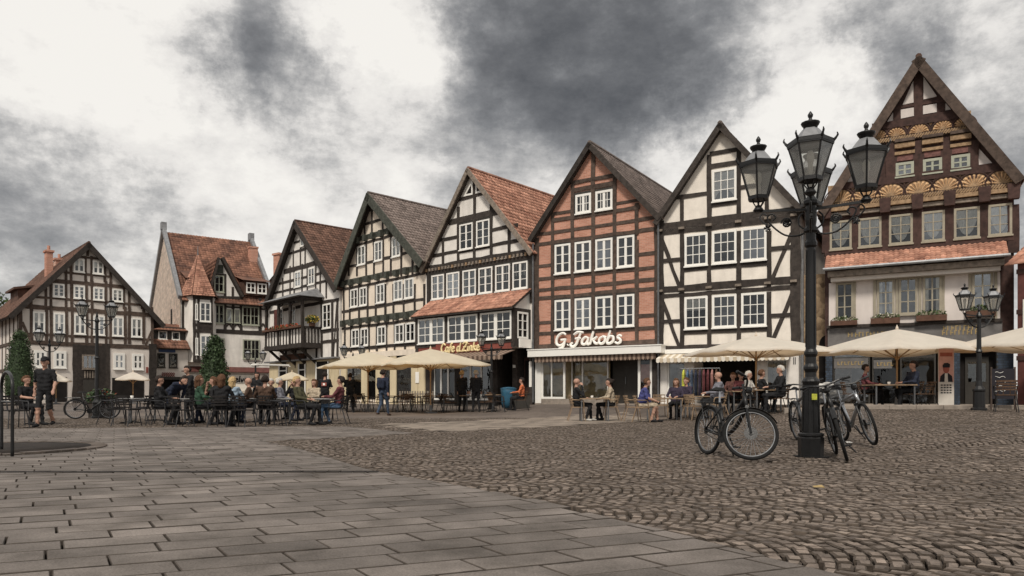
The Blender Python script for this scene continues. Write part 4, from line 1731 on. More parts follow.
    o.location = so
    o.rotation_euler = (math.radians(90), 0, 0)
    MB().bar((so.x, -1.0, so.z + .35), (so.x, -.02, so.z + .5), .04, .04).build("sign_bracket", "metal_black", h.root)
    return h


H3 = balcony_house()
# ---- carved house at the right
def fan(h, cx, cz, r, parent, off=.03):
    """carved half rosette: raised rim, radiating petals"""
    back = MB()
    n = 16
    pts = [(cx + r * math.cos(math.pi * k / n), cz + r * math.sin(math.pi * k / n)) for k in range(n + 1)]
    back.prism(pts, -off - .03, -off + .01)
    f = back.build("fan_rosette", "carved_tan", parent)
    rim = MB()
    rim.tube([(cx + r * 1.0 * math.cos(math.pi * k / n), -off - .04, cz + r * math.sin(math.pi * k / n)) for k in range(n + 1)], .035, 6)
    rim.tube([(cx + r * 1.17 * math.cos(math.pi * k / n), -off - .02, cz + r * 1.17 * math.sin(math.pi * k / n)) for k in range(n + 1)], .022, 6)
    rim.build("fan_rim", "timber_red", f)
    pt = MB()
    m = 9
    for k in range(m):
        a = math.pi * (k + .5) / m
        w = math.pi / m * .36
        c = Vector((cx, cz))
        dirv = Vector((math.cos(a), math.sin(a)))
        q1 = c + dirv * r * .2
        q2 = c + Vector((math.cos(a - w), math.sin(a - w))) * r * .86
        q3 = c + dirv * r * .94
        q4 = c + Vector((math.cos(a + w), math.sin(a + w))) * r * .86
        mid = c + dirv * r * .7
        vs_ = [(q1.x, -off - .03, q1.y), (q2.x, -off - .03, q2.y), (q3.x, -off - .03, q3.y), (q4.x, -off - .03, q4.y), (mid.x, -off - .075, mid.y)]
        pt.add(vs_, [(0, 1, 4), (1, 2, 4), (2, 3, 4), (3, 0, 4)])
    pt.build("fan_petal", "carved_gold", f)["kind"] = "stuff"
    return f


def carved_house():
    h = House("carved_house", "tall dark timbered gable house with carved golden fan rosettes", "house", 825, 29.0, 1014, 26.0, .42)
    el, ap, er = h.p(825, 206), h.p(918.5, 60), h.p(1014, 172)
    el = (0, el[1]); er = (h.w, er[1])
    D = 12
    m = "timber_red"
    zs = h.lz(831, 347)
    h.gable_body(el, ap, er, D, "timber_red", zs)
    h.roof(el, ap, er, D, "tile_brown", over=.45, bw=.34, front=.3, barge="timber_brown")
    # white panels of the top triangle
    tops = [((902.5, 105), (914, 102.5), (914, 79)), ((923.5, 99.5), (937, 96.5), (923.5, 77)),
            ((899.5, 119), (914, 116), (914, 107.5), (899.5, 110)), ((923, 114.5), (937.5, 112), (937.5, 103.5), (923, 106)),
            ((887, 122), (893.5, 120.5), (893.5, 112)), ((945, 110.5), (951, 109.5), (945, 102.5)),
            ((978, 165.5), (992, 163), (978, 147.5)), ((846, 183.5), (855, 182.5), (855, 170))]
    for poly in tops:
        MB().prism([h.p(*q) for q in poly], -.018, .01).build("plaster_panel", "plaster_pale", h.root)
    for (x, a, b, w) in ((918.5, 66, 118, .3), (897, 104, 124, .24), (941, 95, 115, .26)):
        h.vb(x, a, b, w, m=m)
    h.hb(900, 107.5, 893, 944, .12, m=m)
    h.hb(881, 126.5, 872, 966, .3, m=m, proud=.10)
    h.hb(885, 181.5, 836, 1005, .3, m=m, proud=.10)
    # friezes: tan board, rosettes, rope moulding, consoles
    def frieze(xref, ybase, ytop, x0, x1, centres, r):
        z0, z1 = h.lz(xref, ybase), h.lz(xref, ytop)
        b = h.boxl("frieze_board", h.lx(x0), h.lx(x1), -.03, .01, z0, z1, "carved_tan")
        for px in centres:
            fan(h, h.lx(px), z0 + .02, r, h.root)
        mb = MB()
        xa, xb = h.lx(x0), h.lx(x1)
        n = int((xb - xa) / .09)
        for i in range(n):       # twisted rope
            x = xa + (xb - xa) * i / n
            mb.bar((x, -.10, z0 - .17), (x + .13, -.10, z0 - .02), .05, .055, up=(0, 1, 0))
        mb.build("rope_moulding", "carved_tan", h.root)
        h.boxl("moulding_back", xa, xb, -.08, .01, z0 - .2, z0 + .005, "timber_brown")
        # spandrel leaves between the rosettes
        sp = MB()
        cs = [h.lx(px) for px in centres]
        for a, c in zip(cs[:-1], cs[1:]):
            xm = (a + c) / 2
            for s in (-1, 1):
                sp.add([(xm, -.033, z1 - .32), (xm + s * .16, -.06, z1 - .12), (xm + s * .06, -.05, z1 - .03), (xm, -.045, z1 - .1)], [(0, 1, 2, 3)] if s < 0 else [(3, 2, 1, 0)])
        sp.build("carved_leaf", "carved_gold", h.root)["kind"] = "stuff"
        return z0
    frieze(887, 138.5, 124.0, 875, 971, [878.5, 896, 919, 942.7, 963.5], .36)
    frieze(831, 204, 186, 828, 1013, [840.3, 865.4, 890.5, 918.7, 945.8, 974, 1002], .52)
    # upper small windows with painted lintels
    h.pan("dark_band", 876, 975, 896, 143, 180, -.016, .01, "timber_red")
    for x in (891, 918.3, 946.6, 973.5):
        h.vb(x, 141, 179, .36, m=m, proud=.07)
    for (a, b) in ((895.7, 913.9), (922.9, 942), (951, 970)):
        h.win(a, b, 896, 163.8, 178, 2, 2, .1, .05, fm="frame_green", curtain="none", mull=.07)
        h.pan("painted_lintel", a, b, 896, 156.5, 162, -.06, -.01, "lintel_paint")
        h.pan("lintel_moulding", a - 1, b + 1, 896, 153, 156, -.12, -.01, "carved_tan")
        h.pan("console", a - 1, b + 1, 896, 145, 149.5, -.16, -.01, "carved_tan")
        h.pan("console", a - 1, b + 1, 896, 141, 144, -.22, -.01, "timber_brown")
    # main row: six windows with lace curtains
    posts = (826.8, 855, 885.3, 917.3, 949.3, 984, 1013)
    for x in posts:
        h.vb(x, 205, 253, .34, m=m, proud=.07)
        z = h.lz(831, 212)
        xx = h.lx(x)
        MB().prism([(xx - .17, z - .3), (xx + .17, z - .3), (xx + .2, z + .25), (xx - .2, z + .25)], -.3, -.05).build("corbel", m, h.root)
    wins = ((829.9, 851.8), (858.5, 881.5), (889, 912.8), (921.8, 944.8), (953.8, 979.7), (988, 1012))
    for i, (a, b) in enumerate(wins):
        h.win(a, b, 831, 222, 250.5, 2, 3, .08, .028, fm="frame_olive", curtain="swag", mull=.04)
        h.pan("console", a - 1.5, b + 1.5, 831, 209.3, 213, -.26, -.01, "carved_tan")
        h.pan("console_moulding", a - 1, b + 1, 831, 214, 217.5, -.16, -.01, "timber_grey")
    h.hb(831, 253.5, 825, 1014, .2, m=m, proud=.08)
    # tiled pent roof over the lower storey
    rt = h.lz(830, 256)
    d = .75
    zb = h.lz(823.6, 268.5, d)
    x0, x1 = h.lx(824.5, d), h.lx(1008.5, d)
    o = Vector((x0, -.02, rt))
    dn = Vector((0, -d, zb - rt))
    ln = dn.length
    dn.normalize()
    nr = Vector((0, dn.z, -dn.y))
    if nr.z < 0:
        nr = -nr
    al = Vector((1, 0, 0))
    e1 = o + dn * ln
    L_ = x1 - x0
    dk = MB()
    k = Vector((0, 0, .1))
    dk.add([o, o + al * L_, e1 + al * L_, e1, o - k * 3, o + al * L_ - k * 3, e1 + al * L_ - k, e1 - k], [(0, 1, 2, 3), (7, 6, 5, 4), (3, 2, 6, 7), (0, 3, 7, 4), (1, 5, 6, 2)])
    rf = dk.build("pent_roof", "timber_dark", h.root)
    tiles(rf, o, dn, al, nr, ln + .06, L_, "tile_orange", .17, .17)
    h.boxl("cornice", x0 + .1, x1 - .1, -d + .12, 0, zb - .34, zb - .12, "timber_grey")
    h.boxl("cornice", x0 + .2, x1 - .2, -d + .3, 0, zb - .5, zb - .345, "plaster_grey")
    MB().tube([(x0 - .05, -d - .08, zb - .05), (x1 + .05, -d - .08, zb - .03)], .065, 8).build("gutter", "zinc", h.root)
    # lower storey
    ztop, zsill = zb - .5, h.lz(831, 327)
    h.boxl("lower_wall", h.lx(829), h.lx(1000), -.05, -.003, zs + .0, ztop, "plaster_pale")
    off = .05
    low = (((836, 853.5), 836, 283.5, 320.5), ((877, 894.6), 877, 280.5, 316.5), ((898.8, 917.6), 877, 280, 316), ((922.8, 941.7), 877, 279.5, 316), ((972, 993), 972, 273, 312))
    for i, ((a, b), xr_, yt, yb) in enumerate(low):
        h.win(a, b, xr_, yt, yb, 2, 3, .08, .035, off=off, fm="frame_olive", curtain=["none", "sides", "none", "sides", "none"][i], mull=.05)
    for px in (854.8, 875, 896.8, 920, 943.5, 970, 995.5):
        xx = h.lx(px, off)
        h.beam((xx, ztop), (xx, zsill), .1, off=off, m="frame_olive", name="mullion_post")
    h.hb(831, 327.3, 827, 1002, .12, m="timber_dark", off=.0, proud=.16)
    for (a, b, xr_, yt, yb, c) in ((831, 857.5, 836, 318, 326.2, "flower_white"), (871, 900, 877, 314.5, 324.5, "flower_white"), (916, 946.5, 917, 312, 322, "leaf_dark"), (965, 995, 966, 307, 318, "leaf_dark")):
        flower_box(h, a, b, xr_, yt, yb, colr=c)
    # grey sign band with faded gold lettering
    h.pan("sign_band", 828, 1002, 831, 329, 347, -.09, -.01, "sign_grey")
    for (x, y, n) in ((943, 328.5, 9), (942, 333, 9), (848, 335, 12)):
        z = h.lz(x, y)
        xx = h.lx(x)
        for i in range(n):
            mb = MB()
            a = xx + i * .13
            mb.box(a, a + .035, -.105, -.088, z - .09, z + .09)
            if i % 3 != 1:
                mb.box(a + .035, a + .09, -.104, -.088, z + (.055 if i % 2 else -.02), z + (.09 if i % 2 else .02))
            mb.build("faded_letter", "gold_paint", h.root)
    # shop: blue glazed tiles, dark openings, boards, poster
    fz = zs
    def tiled(a, b, y0=-.03):
        xa, xb = h.lx(a), h.lx(b)
        p_ = h.boxl("pier", xa, xb, y0, 1.58, -.4, fz, "frame_dark")
        nx, nz = max(2, int((xb - xa) / .16)), int(fz / .09)
        V, Q, R = [], [], []
        for i in range(nx):
            for j in range(nz):
                x = xa + (xb - xa) * (i + (.25 if j % 2 else 0)) / nx
                x2 = min(xb, x + (xb - xa) / nx - .012)
                z = .02 + fz * j / nz * .98
                k_ = len(V)
                V += [(x, y0 - .012, z), (x2, y0 - .012, z), (x2, y0 - .012, z + fz / nz - .014), (x, y0 - .012, z + fz / nz - .014)]
                Q.append((k_, k_ + 1, k_ + 2, k_ + 3))
                R.append(random.random())
        np_mesh("glazed_tile", V, Q, "blue_tile", p_, rnd=R)["kind"] = "stuff"
    tiled(825.6, 832.5)
    tiled(953.5, 960)
    tiled(996.5, 1013.5)
    h.boxl("door_recess", h.lx(960), h.lx(996.5), .5, .56, .06, fz, "interior")
    dr = h.boxl("door", h.lx(966), h.lx(990), .42, .48, .07, fz - .5, "frame_dark")
    MB().box(h.lx(969), h.lx(987), .41, .419, .9, fz - .7).build("door_pane", "glass_shop", dr)
    for (a, b) in ((833, 870), (872, 898), (900, 936)):
        x0_, x1_ = h.lx(a), h.lx(b)
        mb = MB()
        mb.box(x0_, x0_ + .06, .1, .18, .06, fz).box(x1_ - .06, x1_, .1, .18, .06, fz).box(x0_ + .06, x1_ - .06, .1, .18, fz - .5, fz - .42)
        o_ = mb.build("shop_window", "frame_dark", h.root)
        MB().add([(x0_, .14, .06), (x1_, .14, .06), (x1_, .14, fz), (x0_, .14, fz)], [(0, 1, 2, 3)]).build("pane", "glass_shop", o_)
    for (a, b, y0_, y1_) in ((834, 868, 358.5, 368.5), (873.5, 892, 360, 368.5)):
        b_ = h.pan("name_board", a, b, a, y0_, y1_, .05, .09, "sign_grey")
        z = h.lz(a, (y0_ + y1_) / 2)
        n = 8 if a < 850 else 5
        for i in range(n):
            xx = h.lx(a + 3.5 + i * 3.4)
            mb = MB().box(xx, xx + .03, .035, .049, z - .07, z + .07)
            mb.box(xx + .03, xx + .085, .036, .049, z + (.04 if i % 2 else -.07), z + (.07 if i % 2 else -.04))
            mb.build("board_letter", "gold_paint", b_)
    return h


H8 = carved_house()


# ---- broad house with big roof, turret and dormers (left of the row)
def turret_house():
    h = House("turret_house", "white house with mottled red roof, small spired oriel and timbered dormer", "house", 181, 58.0, 268, 62.0, .24)
    D = 14.0
    ze = h.lz(181, 296.5)
    # ridge height from its left end, half the depth back
    Lr = h.L - h.n * (D / 2)
    zr = CAMH + (HY - 233.5) / F * Lr.y - h.base
    w = h.w + .6
    mb = MB()
    mb.add([(0, 0, -.5), (w, 0, -.5), (w, D, -.5), (0, D, -.5), (0, 0, ze), (w, 0, ze), (w, D, ze), (0, D, ze), (0, D / 2, zr), (w, D / 2, zr)],
           [(0, 1, 5, 4), (2, 3, 7, 6), (0, 4, 8, 7, 3), (1, 2, 6, 9, 5), (0, 3, 2, 1), (4, 5, 9, 8), (6, 7, 8, 9)])
    mb.build("wall", "plaster_white", h.root)
    # tile-hung left gable wall: slanting courses of pale shingles
    V, Q, R = [], [], []
    rows, cols_ = 62, 46
    for r_ in range(rows):
        z0_ = ze * .25 + (zr - ze * .25) * r_ / rows
        z1_ = z0_ + (zr - ze * .25) / rows * 1.15
        for c in range(cols_):
            y0_ = D * c / cols_
            yc = y0_ + D / cols_ / 2
            lim = ze + (zr - ze) * (1 - abs(yc - D / 2) / (D / 2))
            if z0_ > lim:
                continue
            k_ = len(V)
            j = random.uniform(-.01, .01)
            V += [(-.06 + j, y0_ + .01, z0_), (-.06 + j, y0_ + D / cols_ - .01, z0_), (-.02, y0_ + D / cols_ - .01, min(z1_, lim + .05)), (-.02, y0_ + .01, min(z1_, lim + .05))]
            Q.append((k_ + 3, k_ + 2, k_ + 1, k_))
            R.append(random.random())
    np_mesh("wall_shingle", V, Q, "tile_pale", h.root, rnd=R)["kind"] = "stuff"
    MB().box(-.09, -.05, 3.4, 3.9, h.lz(181, 322), h.lz(181, 305)).build("slit_window", "interior", h.root)
    # roof slopes
    for s in (0, 1):
        e = Vector((0, -.45, ze - .35)) if s == 0 else Vector((0, D + .45, ze - .35))
        t = Vector((0, D / 2, zr + .12))
        dn = e - t
        ln = dn.length
        dn.normalize()
        nr = Vector((0, dn.z, -dn.y))
        if nr.z < 0:
            nr = -nr
        k_ = nr * .12
        dk = MB()
        a, b = t + Vector((w, 0, 0)), e + Vector((w, 0, 0))
        dk.add([t, a, b, e, t - k_, a - k_, b - k_, e - k_], [(0, 1, 2, 3), (7, 6, 5, 4), (3, 2, 6, 7), (0, 3, 7, 4), (1, 5, 6, 2)])
        rf = dk.build("roof", "timber_dark", h.root)
        tiles(rf, t + nr * .01, dn, Vector((1, 0, 0)), nr, ln, w, "tile_red", .25, .34)
    # parapets at both ends
    for x, y0_ in ((-.12, 0), (w - .1, 0)):
        mb = MB()
        a, t, b = Vector((x, -.3, ze - .1)), Vector((x, D / 2, zr + .5)), Vector((x, D + .3, ze - .1))
        for p_, q in ((a, t), (t, b)):
            mb.bar(p_, q, .3, .35, up=(0, 0, 1))
        mb.box(x - .22, x + .22, D / 2 - .3, D / 2 + .3, zr + .3, zr + .95)
        mb.build("parapet", "zinc", h.root)
    ch = MB().box(w - .9, w - .2, D / 2 - 2.6, D / 2 - 1.9, zr - 3.2, zr - .9).box(w - .95, w - .15, D / 2 - 2.65, D / 2 - 1.85, zr - .9, zr - .75)
    ch.build("chimney", "brick_red", h.root)
    m = "timber_dark"
    for (x0, x1, y, wd) in ((181.5, 267, 298, .3), (181.5, 267, 329.5, .34), (181.5, 267, 304, .14)):
        h.hb(184, y, x0, x1, wd, m=m)
    for x in (183.5, 191.5, 212.8, 225, 233, 241, 260, 266.5):
        h.vb(x, 298, 332, .24, m=m)
    for (a, b) in ((225, 233), (233, 241), (183.5, 191.5), (260, 266)):
        h.db(a, 328, (a + b) / 2, 323.5, .14, m=m)
        h.db(b, 329, (a + b) / 2, 323.5, .14, m=m)
    h.hb(226, 323, 225, 241, .16, m=m)
    for (a, b, c) in ((214, 224, 2), (242, 259, 4)):
        h.win(a, b, 226, 305, 324, c, 2, .1, .04, fm="frame_green", curtain="none", mull=.1)
        h.win(a + .6, b + .6, 226, 338.5, 358.5, c, 2, .1, .04, fm="frame_green", curtain="none", mull=.1)
    for (a, b) in ((226, 232.3), (234, 240)):
        h.win(a, b, 226, 309, 322.5, 1, 2, .08, .03, fm="frame_green", curtain="full")
    # oriel turret with spire
    d = 1.0
    x0, x1 = h.lx(194, d), h.lx(212, d)
    zb, zt = h.lz(200, 362, d), h.lz(200, 296, d)
    c = .55
    plan = [(x0 - c, 0), (x0, -d), (x1, -d), (x1 + c, 0)]

    def ring(z):
        return [(x, y, z) for x, y in plan]
    mb = MB()
    mb.add(ring(zb) + ring(zt), [(0, 1, 5, 4), (1, 2, 6, 5), (2, 3, 7, 6), (3, 2, 1, 0), (4, 5, 6, 7)])
    tw = mb.build("oriel", "plaster_white", h.root)
    for px in (194.3, 198.4, 211.6):
        xx = h.lx(px, d)
        h.beam((xx, zb), (xx, zt), .2, off=d, m=m)
    for y in (297.5, 325, 331, 361):
        z = h.lz(200, y, d)
        h.beam((x0, z), (x1, z), .26, off=d, m=m)
    h.pan("oriel_panel", 199, 211.4, 200, 322.5, 329.5, -d - .03, -d, m, off=d)
    h.win(199.6, 210.8, 200, 302, 321.5, 2, 3, .1, .03, off=d, curtain="none", mull=.1)
    h.win(200, 211, 200, 335, 355.5, 2, 3, .1, .03, off=d, curtain="none", mull=.1)
    h.win(195, 197.8, 200, 304, 320, 1, 3, .08, .03, off=d, curtain="none")
    h.win(195.2, 198, 200, 338, 355, 1, 3, .08, .03, off=d, curtain="none")
    cx = (x0 + x1) / 2
    ap = (cx - .1, .4, h.lz(200, 254, 0))
    base = [(x0 - c - .25, .3, zt), (x0 - .2, -d - .3, zt), (x1 + .2, -d - .3, zt), (x1 + c + .25, .3, zt), (x1, 2.0, zt + 1.2), (x0, 2.0, zt + 1.2)]
    mb = MB()
    mb.add(base + [ap], [(0, 1, 6), (1, 2, 6), (2, 3, 6), (3, 4, 6), (4, 5, 6), (5, 0, 6), (5, 4, 3, 2, 1, 0)])
    sp = mb.build("spire", "tile_red", h.root)
    V, Q, R = [], [], []
    for (i, j) in ((0, 1), (1, 2), (2, 3)):
        A, B_ = Vector(base[i]), Vector(base[j])
        T = Vector(ap)
        nn = (B_ - A).cross(T - A).normalized()
        if nn.y > 0 and i == 1:
            nn = -nn
        rows = 22
        for r_ in range(rows):
            f0, f1 = r_ / rows, (r_ + 1.15) / rows
            cols_ = max(1, int(7 * (1 - f0)))
            for c_ in range(cols_):
                s0, s1 = c_ / cols_ + .01, (c_ + 1) / cols_ - .01
                q = [A.lerp(B_, s0).lerp(T, f0), A.lerp(B_, s1).lerp(T, f0), A.lerp(B_, s1).lerp(T, min(1, f1)), A.lerp(B_, s0).lerp(T, min(1, f1))]
                k_ = len(V)
                V += [tuple(q[0] + nn * .07), tuple(q[1] + nn * .07), tuple(q[2] + nn * .02), tuple(q[3] + nn * .02)]
                Q.append((k_, k_ + 1, k_ + 2, k_ + 3))
                R.append(random.random())
    np_mesh("spire_tile", V, Q, "tile_orange", sp, rnd=R)["kind"] = "stuff"
    MB().tube([(ap[0], ap[1], ap[2] - .1), (ap[0], ap[1], ap[2] + .7)], [.06, .02], 6).build("finial", "metal_grey", sp)

    # gabled dormer flush with the front
    def slope_y(z):
        return (z - ze) / (zr - ze) * (D / 2)
    g0, ga, g1 = h.p(209, 297), h.p(219.5, 259), h.p(240, 298)
    body = MB()
    pl = [(g0[0], g0[1]), (g1[0], g1[1]), (ga[0], ga[1])]
    body.prism(pl, -.05, 4.5)
    db_ = body.build("dormer", "plaster_white", h.root)
    for (a, b) in ((ga, g0), (ga, g1)):
        a_, b_ = Vector(a), Vector(b)
        dv = (b_ - a_)
        ln = dv.length
        dv.normalize()
        nv = Vector((dv.y, -dv.x))
        if nv.y < 0:
            nv = -nv
        mb = MB()
        q = [a_ + nv * .25, b_ + nv * .25, b_ + nv * .05, a_ + nv * .05]
        pts = [(t.x, t.y) for t in q]
        ar = sum(pts[i][0] * pts[(i + 1) % 4][1] - pts[(i + 1) % 4][0] * pts[i][1] for i in range(4))
        mb.prism(pts if ar > 0 else pts[::-1], -.5, 4.5)
        dr = mb.build("dormer_roof", "timber_dark", h.root)
        tiles(dr, Vector((a_.x + nv.x * .26, -.5, a_.y + nv.y * .26)), Vector((dv.x, 0, dv.y)), Vector((0, 1, 0)), Vector((nv.x, 0, nv.y)), ln, 5.0, "tile_red", .26, .34)
    h.beam(g0, g1, .22, off=.05, m=m)
    for px, yt in ((213, 280), (224.8, 274), (232.5, 287)):
        h.vb(px, yt, 297, .18, off=.05, m=m)
    h.hb(214, 274, 212, 226, .16, off=.05, m=m)
    h.win(214, 224, 214, 275, 292, 2, 2, .1, .04, off=.05, fm="frame_green", curtain="none")
    h.pan("dormer_peak", 216, 223, 216, 264.5, 273, -.09, -.04, "timber_green")
    # right dormer, tile clad, two white windows
    yb_, yt_ = h.lz(240, 294.5), h.lz(240, 280)
    y0_ = slope_y(yb_) - .6
    xa, xb = h.lx(238.5) + .45, h.lx(263) + .45
    MB().box(xa, xb, y0_, y0_ + 4, yb_, yt_).build("dormer", "tile_brown", h.root)
    MB().add([(xa - .2, y0_ - .3, yt_), (xb + .2, y0_ - .3, yt_), (xb + .2, y0_ + 4.5, yt_ + 1.2), (xa - .2, y0_ + 4.5, yt_ + 1.2)], [(0, 1, 2, 3)]).build("dormer_roof", "tile_red", h.root)
    for t in (.08, .54):
        wx0 = xa + (xb - xa) * t
        wx1 = wx0 + (xb - xa) * .38
        h.win_l(wx0, wx1, yb_ + .2, yt_ - .15, 2, 2, .1, .04, off=-y0_, curtain="none", mull=.1)
    # left little dormer
    yb_, yt_ = h.lz(183, 288), h.lz(183, 277.5)
    y0_ = slope_y(yb_) - .5
    xa, xb = h.lx(183) + .5, h.lx(193) + .5
    MB().box(xa, xb, y0_, y0_ + 4, yb_, yt_).build("dormer", "timber_dark", h.root)
    MB().add([(xa - .3, y0_ - .3, yt_), (xb + .2, y0_ - .3, yt_), (xb + .2, y0_ + 4, yt_ + 1.6), (xa - .3, y0_ + 4, yt_ + 1.6)], [(0, 1, 2, 3)]).build("dormer_roof", "tile_red", h.root)
    h.win_l(xa + .12, xb - .12, yb_ + .1, yt_ - .1, 2, 1, .08, .04, off=-y0_, fm="frame_green", curtain="none")
    # ground floor: red tiled ledge, white awning with lettering, shop openings
    z1, z0 = h.lz(184, 366), h.lz(184, 371)
    mb = MB()
    mb.add([(-.1, -.03, z1), (w - .5, -.03, z1), (w - .5, -.7, z0), (-.1, -.7, z0), (-.1, -.03, z0 - .06), (w - .5, -.03, z0 - .06), (w - .5, -.7, z0 - .06), (-.1, -.7, z0 - .06)], [(0, 3, 2, 1), (4, 5, 6, 7), (3, 7, 6, 2), (0, 4, 7, 3), (1, 2, 6, 5)])
    mb.build("ledge_roof", "red_paint", h.root)
    for (a, b) in ((184, 196), (227, 268)):
        xa, xb = h.lx(a), h.lx(b)
        zz = z0 - .25
        MB().box(xa, xb, -.1, -.003, zz - .75, zz, 0).build("sign_board", "sign_white", h.root)
        aw = MB()
        aw.add([(xa, -.12, zz - .7), (xb, -.12, zz - .7), (xb, -1.6, zz - 1.35), (xa, -1.6, zz - 1.35), (xa, -1.6, zz - 1.55), (xb, -1.6, zz - 1.55)], [(0, 3, 2, 1), (3, 4, 5, 2)])
        aw.build("awning", "canvas_white", h.root)
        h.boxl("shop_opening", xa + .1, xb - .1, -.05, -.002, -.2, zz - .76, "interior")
        if a > 200:
            lettering(h, "elvers", xa + .55, zz - .6, .5, 1.7, -.14, "ink_dark", .05, .05)
    h.boxl("shop_pier", h.lx(249), h.lx(252), -.08, -.004, -.2, z0 - 1.0, "plaster_white")
    return h


H2 = turret_house()


def annex():
    h = House("small_annex", "narrow low house with red tiled mansard roof between two big houses", "house", 153, 56.0, 184, 57.5, .24)
    D = 6
    zt = h.lz(158, 347)
    zm = h.lz(158, 339)
    zr = h.lz(158, 322)
    MB().box(-.3, h.w + .3, 0, D, -.5, zt).build("wall", "plaster_grey", h.root)
    MB().box(-.3, h.w + .3, .5, D, zt, zr - .3).build("attic_wall", "frame_dark", h.root)
    for (za, zb, ya, yb_) in ((zm, zt - .1, .45, -.4), (zr, h.lz(158, 329.5), 1.6, .2)):
        o = Vector((-.35, ya, za))
        dn = Vector((0, yb_ - ya, zb - za))
        ln = dn.length
        dn.normalize()
        nr = Vector((0, dn.z, -dn.y))
        if nr.z < 0:
            nr = -nr
        L_ = h.w + .7
        e = o + dn * ln
        k_ = nr * .1
        ax = Vector((L_, 0, 0))
        dk = MB().add([o, o + ax, e + ax, e, o - k_, o + ax - k_, e + ax - k_, e - k_], [(0, 1, 2, 3), (7, 6, 5, 4), (3, 2, 6, 7), (0, 3, 7, 4), (1, 5, 6, 2)])
        rf = dk.build("roof", "timber_dark", h.root)
        tiles(rf, o + nr * .01, dn, Vector((1, 0, 0)), nr, ln, L_, "tile_red", .24, .3)
    MB().box(-.35, h.w + .35, 1.6, D, zr - .1, zr + .05).build("flat_top", "tile_brown", h.root)
    h.win_l(.5, 1.15, zm + .02, h.lz(158, 330.5), 1, 1, .07, .04, off=-.5 + .002, curtain="none")
    h.win_l(1.5, 2.1, zm + .02, h.lz(158, 330.5), 1, 1, .07, .04, off=-.5 + .002, curtain="none")
    for (a, b) in ((157, 165), (168.8, 177.3)):
        h.win(a, b, 158, 353, 367.5, 1, 1, .09, .04, fm="frame_dark", curtain="none")
    h.pan("blue_sign", 158.5, 175, 158, 348.3, 352, -.1, -.01, "sign_blue")
    zz = h.lz(162, 376.5)
    for i in range(6):
        x = h.lx(162) + i * .16
        MB().tube(catmull([(x, -.06, zz), (x + .02, -.06, zz + .3), (x + .12, -.06, zz + .24), (x + .05, -.06, zz + .1), (x + .15, -.06, zz)], 4), .025, 5).build("script_letter", "sign_red", h.root)
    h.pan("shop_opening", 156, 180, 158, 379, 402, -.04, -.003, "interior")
    h.pan("awning", 155, 181, 158, 376.8, 379.5, -.6, -.01, "frame_dark")
    return h


annex()


